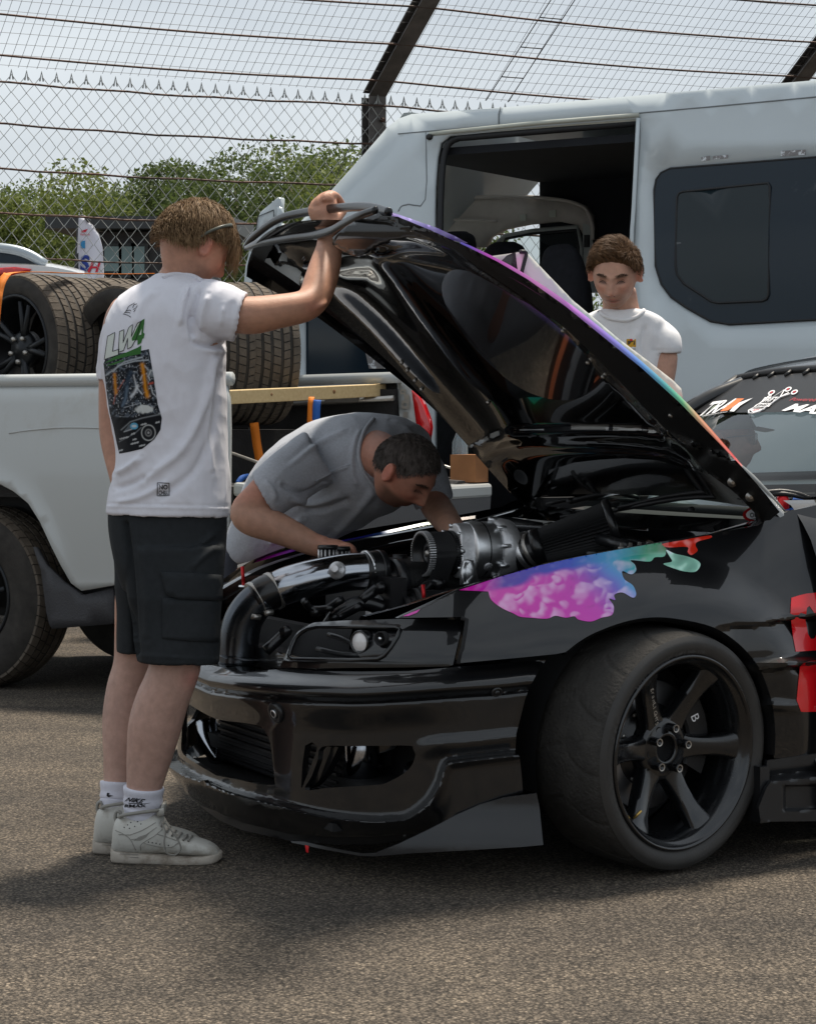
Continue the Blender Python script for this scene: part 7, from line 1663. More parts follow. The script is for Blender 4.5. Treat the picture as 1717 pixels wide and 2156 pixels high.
# ================= standing man =================
def standing_man():
    D = 6.14
    root = empty('person', P(300, 890 + CAMH * FPX / 6.15, 6.15), 'person in printed white t-shirt and black cargo shorts holding up the bonnet', 'person')
    SK = (.47, .255, .18)
    hc = P(408, 520, 6.15); Mh = head_frame(hc, (.74, .50, -.46), (.34, .12, .93), 1.0)
    body = head_parts(Mh)
    body.append(tube([P(366, 640, 6.16), P(376, 600, 6.155), P(394, 560, 6.15), P(404, 530, 6.15)], [.074, .062, .058, .05], 20, sub=3))
    body.append(loft([px_ring(290, 450, 640, D, .1), px_ring(260, 465, 720, D, .12), px_ring(255, 460, 900, D, .11), px_ring(250, 470, 1100, D, .12), px_ring(262, 462, 1230, D, .11)], 24, 3))
    arm = [(425, 652, 6.10, .044), (480, 660, 6.07, .048), (530, 664, 6.07, .051), (590, 655, 6.09, .046), (638, 645, 6.12, .0435), (660, 628, 6.15, .0435), (672, 600, 6.19, .0455), (684, 560, 6.25, .0435), (692, 525, 6.32, .037), (692, 495, 6.40, .031), (690, 480, 6.43, .030)]
    body.append(tube([P(a, b, c) for a, b, c, r in arm], [r for *_, r in arm], 20, sub=4))
    body.append(loft([(P(655, 655, 6.12), (.02, 0, .0), (0, .02, 0)), (P(662, 648, 6.12), (.034, 0, .008), (0, .03, 0)), (P(666, 636, 6.14), (.03, 0, .01), (0, .03, 0))], 14, 3))
    # hand over the hoop
    hd = 6.44
    body.append(loft([(P(690, 486, hd - .01), (.030, 0, .004), (0, .022, 0)), (P(684, 466, hd), (.037, .0, .004), (0, .022, .004)), (P(680, 446, hd), (.042, .004, .006), (0, .021, .006)), (P(679, 430, hd + .005), (.042, .01, .010), (0, .018, .01)), (P(680, 420, hd + .015), (.036, .01, .012), (0, .012, .01))], 20, 3))
    for (x, y, dd, r, k1, k2) in ((659, 432, .0, .0095, (676, 418), (694, 428)), (669, 424, .0, .0102, (688, 410), (706, 424)), (682, 417, .002, .0105, (700, 408), (714, 426)), (694, 416, .004, .0102, (708, 412), (720, 431))):
        body.append(tube([P(x, y + 8, hd + dd - .004), P(x + 2, y - 4, hd + dd + .006), P(k1[0], k1[1], hd + .035), P(k2[0], k2[1] - 3, hd + .06), P(k2[0] + 2, k2[1] + 4, hd + .062)], [r * 1.05, r * 1.1, r, r * .92, r * .7], 12, sub=4))
    body.append(tube([P(700, 470, hd), P(712, 458, hd + .02), P(722, 447, hd + .035), P(729, 443, hd + .04)], [.014, .0125, .011, .008], 12, sub=4))
    # far arm hanging
    la = [(310, 652, 6.18, .05), (266, 660, 6.26, .05), (246, 720, 6.32, .046), (240, 800, 6.34, .042), (238, 880, 6.34, .040), (240, 930, 6.33, .037), (252, 1000, 6.30, .03), (262, 1040, 6.28, .027)]
    body.append(tube([P(a, b, c) for a, b, c, r in la], [r for *_, r in la], 18, sub=4))
    body.append(loft([(P(262, 1040, 6.28), (.02, 0, 0), (0, .03, 0)), (P(270, 1080, 6.27), (.02, 0, 0), (0, .04, 0)), (P(276, 1110, 6.26), (.016, 0, 0), (0, .034, 0))], 14, 3))
    lg = [(372, 1130, 6.10, .095), (374, 1250, 6.09, .088), (372, 1340, 6.08, .076), (368, 1402, 6.075, .069), (356, 1440, 6.08, .0685), (340, 1480, 6.09, .071), (326, 1530, 6.10, .0715), (315, 1590, 6.11, .062), (305, 1650, 6.115, .0495), (300, 1700, 6.12, .042), (298, 1760, 6.12, .04)]
    body.append(tube([P(a, b, c) for a, b, c, r in lg], [r for *_, r in lg], 22, sub=4))
    body.append(loft([(P(392, 1380, 6.06), (.03, 0, 0), (0, .035, 0)), (P(396, 1410, 6.06), (.034, 0, 0), (0, .038, 0)), (P(384, 1450, 6.06), (.03, 0, 0), (0, .03, 0))], 14, 3))
    lg = [(330, 1130, 6.22, .09), (308, 1250, 6.26, .085), (296, 1340, 6.28, .072), (288, 1400, 6.29, .065), (276, 1450, 6.30, .0675), (266, 1510, 6.30, .066), (260, 1570, 6.29, .057), (252, 1640, 6.28, .044), (247, 1700, 6.27, .04), (245, 1750, 6.26, .04)]
    body.append(tube([P(a, b, c) for a, b, c, r in lg], [r for *_, r in lg], 22, sub=4))
    co, F = remesh(body, .0042, 3)
    o = obj('body', (co, F), M_skin, root)
    c = face_paint(co, Mh, SK, .35, (.2, .12, .085))
    x, y = proj(co); vis = (co[:, 1] < 7)
    leg = sstep(1300, 1400, y)[:, None]; c = c * (1 - leg) + np.array([.46, .29, .235]) * leg
    for cx_, cy_, r, col in ((660, 648, 20, (.48, .15, .12)), (405, 1430, 22, (.46, .2, .165)), (690, 430, 22, (.48, .2, .14))):
        w = np.exp(-((x - cx_) ** 2 + (y - cy_) ** 2) / r ** 2)[:, None]; c = c * (1 - .7 * w) + np.array(col) * .7 * w
    tan = (sstep(1250, 1150, y) * sstep(500, 540, x))[:, None]; c = c * (1 - .5 * tan) + np.array([.46, .235, .145]) * .5 * tan
    colour_attr(o, c)
    for (x_, y_) in ((397, 570), (372, 590), (423, 563), (342, 1548), (425, 1545)): pass
    # hair
    def hl(d): return d[:, 2] - np.interp(d[:, 1], [-1, -.6, -.3, -.08, .25, .5, .75, 1], [-.26, -.26, -.14, .22, .20, .36, .5, .56])
    def cb(d): return np.stack([d[:, 0] * .7 + .25, d[:, 1] * .35 + .45, -.35 - .35 * np.abs(d[:, 0])], 1)
    hair('hair', Mh, root, M_hair1, cb, hl, 9500, lambda d: .018 + .055 * sstep(.35, .8, d[:, 1]) + .028 * sstep(.3, .8, d[:, 2]), .013, .0008, 3, .008, .3)
    # glasses pushed up over the ear
    obj('sunglasses', tube([P(409, 508, 6.062), P(420, 500, 6.058), P(440, 488, 6.06), P(462, 479, 6.075), P(478, 475, 6.095), P(488, 474, 6.12)], [.002, .0032, .0042, .0045, .005, .006], 8, sub=4, ell=(.5, (0, 1, 0))), mat('olive plastic', (.06, .065, .05), .3), root)
    # t-shirt
    rg = [(330, 418, 582, 6.15, .062), (312, 436, 592, 6.15, .075), (286, 452, 606, 6.15, .098), (256, 462, 628, 6.15, .118), (234, 468, 658, 6.15, .135), (221, 470, 700, 6.15, .145), (216, 472, 760, 6.15, .15), (224, 474, 825, 6.15, .15), (236, 475, 880, 6.15, .148), (247, 477, 940, 6.15, .146), (243, 481, 1000, 6.15, .15), (233, 482, 1045, 6.15, .155), (227, 480, 1083, 6.15, .158)]
    tor = hollow([px_ring(a, b, y, d, w, tilt=-.02) for a, b, y, d, w in rg], 40, 4, .008, .06, 2.3)
    slv = hollow([(P(405, 650, 6.11), (.012, 0, .078), (0, .085, 0)), (P(440, 650, 6.085), (.013, 0, .077), (0, .078, 0)), (P(475, 657, 6.07), (.014, 0, .071), (0, .072, 0)), (P(500, 666, 6.065), (.0165, 0, .0655), (0, .068, 0)), (P(507, 668, 6.065), (.018, 0, .064), (0, .067, 0))], 28, 4, .007, .05)
    sl2 = hollow([(P(285, 650, 6.24), (.06, 0, 0), (0, .06, .02)), (P(262, 700, 6.30), (.06, 0, .0), (0, .06, 0)), (P(250, 770, 6.33), (.058, 0, 0), (0, .058, 0)), (P(248, 800, 6.33), (.056, 0, 0), (0, .056, 0))], 24, 4, .007, .04)
    co, F = remesh([tor, slv, sl2], .0045, 4)
    co = creases(co, F, .0034, (5, 5, 9), 2.0); co = creases(co, F, .0022, (16, 10, 9), 7.0); co = creases(co, F, .0011, (34, 24, 20), 3.0)
    co = folds(co, F, [([(402, 600), (385, 640), (378, 690)], .009, 8), ([(420, 600), (408, 640), (402, 680), (410, 715)], -.010, 9), ([(440, 618), (428, 660), (425, 700)], .007, 9), ([(405, 720), (440, 728), (478, 720)], -.009, 7), ([(430, 735), (455, 742), (476, 735)], .006, 7),
        ([(455, 745), (430, 850), (380, 950), (300, 1010)], .0075, 13), ([(462, 780), (448, 900), (410, 990), (330, 1050)], -.006, 12), ([(300, 960), (270, 985), (243, 1000)], .008, 9), ([(330, 985), (285, 1015), (238, 1030)], -.006, 9), ([(360, 1010), (300, 1045), (240, 1060)], .005, 9), ([(452, 800), (440, 900), (446, 1000)], .004, 10),
        ([(470, 640), (465, 690)], .004, 7), ([(490, 640), (484, 700)], -.003, 6), ([(330, 610), (300, 640), (285, 690)], .004, 12), ([(228, 1066), (340, 1068), (478, 1071)], .0025, 3.0), ([(228, 1061), (340, 1063), (478, 1066)], -.002, 2.5), ([(512, 628), (489, 708)], -.0025, 2.5)])
    o = obj('t_shirt', (co, F), M_tee, root); T = bvh((co, F))
    base = np.tile(np.array([.70, .70, .76]), (len(co), 1)); x, y = proj(co); N = vnormals(co, F); front = np.sum(N * (CAM - co), 1) > 0
    pr = [(219, 766), (226, 748), (250, 744), (300, 738), (314, 735), (318, 760), (325, 800), (332, 850), (341, 880), (338, 905), (325, 925), (300, 945), (270, 952), (252, 955), (246, 930), (240, 900), (232, 870), (226, 830)]
    pxs = []
    def pfn(x, y): pxs.append((x, y)); return drape(T, (0, 0, CAMH), [P(a, b, 5.0) for a, b in zip(x, y)], .0010)
    vfp = plate(pr, pfn, 1.5); x, y = pxs[0]      # screen print: an engine bay over a dark car, drawn as flat ink
    n1 = nz(np.stack([x * .05, y * .04, 0 * x], 1), 1.0, 1.5); n2 = nz(np.stack([x * .13, y * .10, 0 * x], 1), 1.0, 8.5); n3 = nz(np.stack([x * .3, y * .25, 0 * x], 1), 1.0, 4.5)
    ink = np.tile(np.array([.013, .015, .019]), (len(x), 1)) * (1 + .8 * n2)[:, None]; up = (y < 878)
    def put(w, col):
        nonlocal ink; w = np.clip(w, 0, 1)[:, None]; ink = ink * (1 - w) + np.array(col) * w
    lnn = lambda L, w: np.exp(-(pdist(x, y, np.array(L, float)) / w) ** 2)
    put(up * sstep(.12, .4, n2) * .8, (.09, .11, .14)); put(up * sstep(.05, .0, np.abs(n1 - .12)) * .7, (.25, .28, .32)); put(up * sstep(.04, .0, np.abs(n2 + .1)) * .5, (.2, .23, .27)); put(up * sstep(.35, .5, n3) * .7, (.45, .47, .5))
    for L, w, col in (([(224, 790), (262, 762), (300, 752)], 1.6, (.4, .44, .48)), ([(240, 782), (250, 770), (285, 760), (312, 758)], 1.4, (.42, .46, .5)), ([(305, 770), (322, 790)], 1.6, (.4, .43, .46)), ([(296, 800), (300, 790), (310, 786), (316, 800)], 1.3, (.5, .52, .55)), ([(262, 850), (270, 800), (275, 785)], 5, (.03, .05, .08)), ([(258, 855), (266, 838), (268, 815)], 2.5, (.10, .14, .19)), ([(240, 850), (244, 830), (262, 800)], 1.2, (.35, .12, .1)), ([(282, 790), (288, 815), (300, 830)], 1.4, (.5, .52, .55)), ([(277, 835), (285, 825), (290, 812)], 3.0, (.55, .57, .6)), ([(318, 812), (322, 828), (332, 838)], 1.3, (.45, .47, .5)), ([(315, 808), (322, 806)], 2.0, (.5, .08, .05)), ([(262, 858), (292, 850)], 1.0, (.3, .32, .35)), ([(296, 848), (302, 868)], 1.3, (.4, .45, .48))): put(lnn(L, w) * .9, col)
    put(lnn([(300, 768), (304, 790), (308, 822), (311, 834)], 4.2) * .95, (.62, .24, .015)); put(lnn([(306, 775), (310, 820)], 1.0) * .8, (.08, .04, .01)); put(lnn([(242, 788), (243, 805), (245, 828)], 3.2) * .9, (.58, .22, .015))
    put((np.hypot((x - 322) / 12, (y - 785) / 9) < 1) * .8, (.16, .18, .2)); put(lnn([(314, 790), (318, 780), (328, 782), (331, 792)], 1.2), (.5, .52, .54))
    put(sstep(1.2, .8, np.hypot((x - 305) / 18, (y - 862) / 8) + .5 * n2) * .9, (.56, .58, .57))
    put((y > 872) * 1.0 * (y > 890 - (x - 250) * .28), (.010, .011, .014)); put(lnn([(256, 905), (275, 888), (300, 880), (338, 872)], 1.3) * .8, (.25, .27, .29)); put(lnn([(252, 930), (285, 912), (298, 900)], 1.0) * .7, (.22, .24, .26))
    put(inpoly(x, y, [(262, 908), (272, 894), (284, 888), (280, 902)]) * .8, (.12, .14, .16)); put(lnn([(262, 909), (280, 903)], 1.0), (.4, .42, .44))
    rw = np.hypot((x - 313) / 15, (y - 911) / 17); put(np.exp(-((rw - .95) / .07) ** 2), (.42, .43, .43)); put(np.exp(-((rw - .4) / .1) ** 2) * .6, (.3, .3, .3)); put(sstep(.2, .1, rw), (.35, .35, .36))
    rb = np.hypot((x - 283) / 8, (y - 897) / 7); put(sstep(1.1, .95, rb), (.10, .34, .52)); put(sstep(.75, .6, np.hypot((x - 283) / 8, (y - 897) / 4)) , (.5, .55, .6))
    for a, b, w in ((281, 913, 4), (284, 925, 4), (332, 889, 4.5), (303, 893, 6), (262, 922, 9), (284, 933, 8), (300, 938, 6), (256, 948, 4)): put((np.abs(x - a + (y - b) * .2) < w) * (np.abs(y - b + (x - a) * .25) < 1.7) * .8, (.45, .46, .47))
    po = obj('screen_print', vfp, M_tee, o); colour_attr(po, np.clip(ink, 0, 1))
    colour_attr(o, base)
    M_lw = mat('pale letter print', (.58, .62, .58), .85); M_gr = mat('green print', (.035, .14, .03), .85)
    def tpx(s, q, m, **k): obj('print', text_px(T, s, q, .0016, **k), m, o)
    def dpx(poly, m, off=.0016): obj('print', decal_px(T, poly, off, 8), m, o)
    for poly in ([(221, 757), (228, 708), (243, 700), (238, 740), (252, 735), (250, 747)], [(250, 742), (253, 698), (262, 694), (260, 722), (272, 690), (280, 683), (277, 710), (290, 680), (297, 676), (288, 712), (278, 730), (269, 735), (270, 712), (261, 738)]):
        q_ = drape(T, (0, 0, CAMH), [P(a, b, 5) for a, b in dense(poly, 4)], .0018); obj('print', tube([tuple(t) for t in q_], .0009, 4, closed=True), M_ink, o); dpx(poly, M_lw, .0014)
    dpx([(278, 713), (296, 676), (305, 671), (302, 700), (305, 703), (303, 712), (300, 714), (298, 722), (290, 727), (290, 716), (279, 718)], M_gr); dpx([(293, 706), (299, 692), (298, 705)], M_lw, .0024)
    dpx([(222, 765), (240, 752), (262, 744), (290, 732), (298, 727), (297, 745), (270, 750), (245, 757)], M_gr); dpx([(220, 772), (240, 764), (262, 757), (262, 760), (240, 768)], M_gr)
    for L in ([(262, 660), (268, 652), (272, 645), (284, 638)], [(260, 661), (270, 664), (276, 668)], [(263, 658), (272, 658), (275, 660)], [(266, 655), (274, 653), (276, 655)], [(280, 648), (283, 642), (289, 640)], [(281, 652), (287, 648), (290, 643)], [(282, 657), (286, 652)]):
        pz_ = drape(T, (0, 0, CAMH), [P(a, b, 5) for a, b in cr(np.array(L, float), 3)], .001); obj('print', tube([tuple(q) for q in pz_], .0008, 4), M_ink, o)
    bx = [(332, 1017), (356, 1017), (357, 1044), (331, 1044)]
    pz_ = drape(T, (0, 0, CAMH), [P(a, b, 5) for a, b in dense(bx, 5)], .0012); obj('print', tube([tuple(q) for q in pz_], .0011, 5, closed=True), M_ink, o)
    tpx('NO', [(335, 1030), (353, 1030), (353, 1020), (335, 1020)], M_ink, bold=.03); tpx('CHILL', [(334, 1042), (355, 1042), (355, 1032), (334, 1032)], M_ink, bold=.02)
    cpts = [P(x_, y_, d_) for x_, y_, d_ in ((342, 585, 6.11), (356, 580, 6.085), (380, 578, 6.08), (402, 581, 6.085), (414, 586, 6.10), (424, 592, 6.13))]
    obj('collar', tube([Vector(drape(T, (0, 0, CAMH), [p], .001)[0]) for p in cpts], .0065, 8, sub=4), M_tee, o); colour_attr(bpy.data.objects[[c_.name for c_ in o.children if c_.name.startswith('collar')][0]], np.tile(np.array([.70, .70, .76]), (6 * 0 + len([c_ for c_ in o.children if c_.name.startswith('collar')][0].data.vertices), 1)))
    # shorts
    wst = loft([px_ring(232, 476, 1066, 6.15, .14), px_ring(231, 476, 1100, 6.15, .145), px_ring(236, 473, 1150, 6.15, .15), px_ring(246, 470, 1200, 6.15, .15), px_ring(262, 468, 1240, 6.15, .13)], 36, 3, pw=2.3)
    l1 = hollow([px_ring(262, 471, 1150, 6.09, .105), px_ring(268, 467, 1230, 6.085, .108), px_ring(281, 463, 1310, 6.08, .11), px_ring(290, 460, 1392, 6.075, .112, -.03)], 32, 4, .008, .06, 2.3)
    l2 = hollow([px_ring(238, 400, 1150, 6.23, .1), px_ring(245, 385, 1230, 6.26, .1), px_ring(246, 362, 1310, 6.28, .1), px_ring(246, 345, 1371, 6.285, .1)], 32, 4, .008, .06, 2.3)
    co, F = remesh([wst, l1, l2], .005, 3); co = creases(co, F, .004, (6, 6, 7), 4.0)
    co = folds(co, F, [([(262, 1090), (275, 1200), (283, 1320), (288, 1385)], -.011, 8), ([(455, 1120), (430, 1140), (415, 1160)], .006, 8), ([(460, 1150), (430, 1170), (400, 1200)], .005, 9), ([(290, 1380), (370, 1384), (458, 1389)], .003, 2.5), ([(300, 1150), (310, 1250), (312, 1350)], .004, 14)])
    so_ = obj('shorts', (co, F), M_short, root); Ts = bvh((co, F))
    pk = obj('pocket', decal_px(Ts, [(342, 1258), (455, 1262), (458, 1352), (400, 1350), (342, 1344)], .004, 12), M_short, so_); solid(pk, .004, -1)
    pf = obj('pocket_flap', decal_px(Ts, [(339, 1204), (400, 1206), (461, 1210), (464, 1265), (432, 1263), (378, 1261), (360, 1256), (350, 1250)], .008, 12), M_short, so_); solid(pf, .005, -1)
    # socks
    def ribbed(pts, rad): 
        V, F = tube(pts, rad, 72, True, sub=8); c = V.reshape(-1, 72, 3).mean(1); r = (V.reshape(-1, 72, 3) - c[:, None]); k = 1 + .018 * np.where(np.arange(72) % 2, 1, -1); r = r * k[None, :, None]
        lv = np.arange(len(c)); r = r * (1 + .025 * np.sin(lv * 1.1))[:, None, None]; return (c[:, None] + r).reshape(-1, 3), F
    M_sock = mat('white ribbed sock', (.66, .66, .74), .95, bump=.2, bscale=500, var=.06, vscale=30)
    s1 = ribbed([P(303, 1657, 6.115), P(301, 1690, 6.118), P(299, 1712, 6.12), P(298, 1740, 6.12)], [.0535, .051, .047, .036]); k1 = obj('sock', s1, M_sock, root); T1 = bvh(s1)
    obj('print', text_px(T1, 'NIKE', [(263, 1687), (303, 1692), (306, 1682), (268, 1678)], .002, shear=.35, bold=.03), M_ink, k1); obj('print', decal_px(T1, [(270, 1690), (300, 1692), (319, 1690), (300, 1694), (272, 1692)], .002, 6), M_ink, k1); obj('print', text_px(T1, 'RMAX', [(263, 1700), (308, 1699), (308, 1694), (264, 1693)], .002, bold=.03), M_ink, k1)
    s2 = ribbed([P(250, 1645, 6.28), P(248, 1680, 6.275), P(246, 1696, 6.27), P(245, 1725, 6.265)], [.049, .0475, .044, .034]); k2 = obj('sock', s2, M_sock, root); T2 = bvh(s2)
    obj('print', decal_px(T2, [(226, 1669), (231, 1670), (229, 1674), (240, 1675), (229, 1678), (225, 1676)], .002, 6), M_ink, k2)
    # high-top shoes
    M_sh = mat('scuffed white leather', (.50, .49, .45), .55, dirt=((.27, .235, .19), 16, .52, .22), bump=.1, bscale=120); M_sole = mat('dirty rubber sole', (.40, .36, .31), .8, dirt=((.2, .165, .13), 20, .47, .2), bump=.15, bscale=90); M_lace = mat('grey lace', (.22, .21, .19), .9); M_pan = mat('tan grey panel', (.27, .26, .235), .7)
    def shoe(dx, dy, dd, full):
        d0 = 6.12 + dd; r_ = empty('shoe', P(300 + dx, 1815 + dy, d0), parent=root)
        st = [(237, 1770, 1790, .020), (241, 1735, 1793, .034), (250, 1719, 1795, .046), (275, 1714, 1796, .052), (305, 1710, 1796, .054), (328, 1707, 1796, .052), (344, 1720, 1796, .048), (358, 1740, 1797, .046), (386, 1756, 1798, .049), (412, 1763, 1799, .050), (440, 1773, 1800, .046), (457, 1784, 1801, .034), (465, 1795, 1802, .016)]
        rg = [(P(x + dx, (t + b) / 2 + dy, d0), (0, w, 0), (0, 0, (b - t) / 2 * d0 / FPX)) for x, t, b, w in st]
        vf = loft(rg, 26, 4, pw=2.6); N = vnormals(*vf); u = obj('upper', vf, M_sh, r_); Tt = bvh(vf)
        sl = [(235, 1784, 1809, .022), (242, 1784, 1813, .040), (275, 1788, 1815, .048), (320, 1792, 1816, .047), (370, 1796, 1818, .051), (415, 1797, 1818, .053), (448, 1793, 1815, .046), (463, 1791, 1809, .026), (468, 1793, 1804, .010)]
        obj('sole', loft([(P(x + dx, (t + b) / 2 + dy, d0), (0, w, 0), (0, 0, (b - t) / 2 * d0 / FPX)) for x, t, b, w in sl], 24, 4, pw=4.5), M_sole, r_)
        for k in range(3): 
            y0 = 1791 + k * 6; obj('sole_groove', tube([Vector(P(a + dx, y0 + dy + (a - 240) * .05, d0 - w_)) for a, w_ in ((240, .035), (255, .0445), (280, .0485), (292, .049))], .0009, 4), M_pan, r_)
        obj('tongue', loft([(P(338 + dx, 1715 + dy, d0), (.012, 0, .004), (0, .03, 0)), (P(343 + dx, 1700 + dy, d0), (.010, 0, .004), (0, .032, 0)), (P(346 + dx, 1690 + dy, d0), (.006, 0, .002), (0, .03, 0))], 14, 3), M_sh, r_)
        obj('collar', tube([P(x + dx, y + dy, d0 + s) for x, y, s in ((250, 1722, 0), (262, 1716, -.042), (300, 1710, -.050), (330, 1706, -.044), (342, 1704, 0), (330, 1706, .044), (300, 1710, .050), (262, 1716, .042))], .005, 8, closed=True, sub=4), M_pan, r_)
        obj('pull_tab', tube([P(x + dx, y + dy, d0) for x, y in ((250, 1738), (243, 1722), (246, 1708), (254, 1712), (252, 1730))], .0045, 8, sub=4, ell=(2.2, (0, 1, 0))), M_pan, r_)
        if full:
            def ln(pts, w=.0011, m=M_pan): 
                q = drape(Tt, (0, 0, CAMH), [P(a + dx, b + dy, 5) for a, b in cr(np.array(pts, float), 4)], .0004); obj('stitch_line', tube([tuple(t) for t in q], w, 5), m, u)
            for L in ([(243, 1748), (262, 1757), (275, 1768), (286, 1790)], [(274, 1758), (300, 1748), (328, 1732)], [(276, 1768), (300, 1762), (330, 1742)], [(297, 1790), (296, 1780), (305, 1772), (325, 1760), (342, 1746)], [(303, 1775), (330, 1782), (360, 1784), (375, 1775)], [(330, 1756), (350, 1762), (372, 1770)], [(250, 1757), (274, 1758)]): ln(L)
            obj('side_panel', decal_px(Tt, [(281, 1770), (292, 1762), (315, 1754), (308, 1763), (296, 1770)], .0008, 6), M_pan, u)
            for a, b in ((262, 1742), (269, 1737), (276, 1732), (283, 1728), (290, 1730), (297, 1735), (284, 1740), (273, 1744), (313, 1773), (321, 1774), (329, 1775), (337, 1777), (355, 1780), (296, 1727), (303, 1724)):
                q = drape(Tt, (0, 0, CAMH), [P(a + dx, b + dy, 5)], .0004)[0]; obj('eyelet', lathe([(0, .0006), (.0016, .0003), (.0018, 0)], 8, frame_at(q, (0, -1, .2))), M_ink, u)
            obj('lace', tube([P(x + dx, y + dy, d0 - s) for x, y, s in ((338, 1728, .046), (348, 1750, .058), (346, 1775, .064), (352, 1796, .062), (368, 1800, .06), (380, 1790, .06), (378, 1775, .06), (362, 1750, .055), (345, 1728, .046))], .0024, 8, sub=5), M_lace, r_)
            for x, y in ((345, 1733), (356, 1744), (368, 1752), (380, 1757), (392, 1761), (402, 1763)): obj('lace', tube([P(x + dx - 6, y + dy + 8, d0 - .044), P(x + dx, y + dy - 1, d0 - .03), P(x + dx + 3, y + dy - 3, d0), P(x + dx, y + dy - 1, d0 + .03)], .003, 8, sub=3), M_lace, r_)
            for cx_, cy_ in ((374, 1760), (392, 1763)): obj('lace_loop', decal_px(Tt, [(cx_ - 6, cy_ - 3), (cx_ + 6, cy_ - 1), (cx_ + 5, cy_ + 5), (cx_ - 5, cy_ + 4)], .002, 6), M_pan, u)
            lb = obj('tongue_label', plate([(329, 1705), (345, 1701), (346, 1716), (331, 1719)], lambda x, y: np.array([P(a + dx, b + dy, d0 - .042) for a, b in zip(x, y)]), 10), M_sh, r_); solid(lb, .004, -1)
    shoe(0, 0, 0, True); shoe(-38, -19, .13, False)
standing_man()
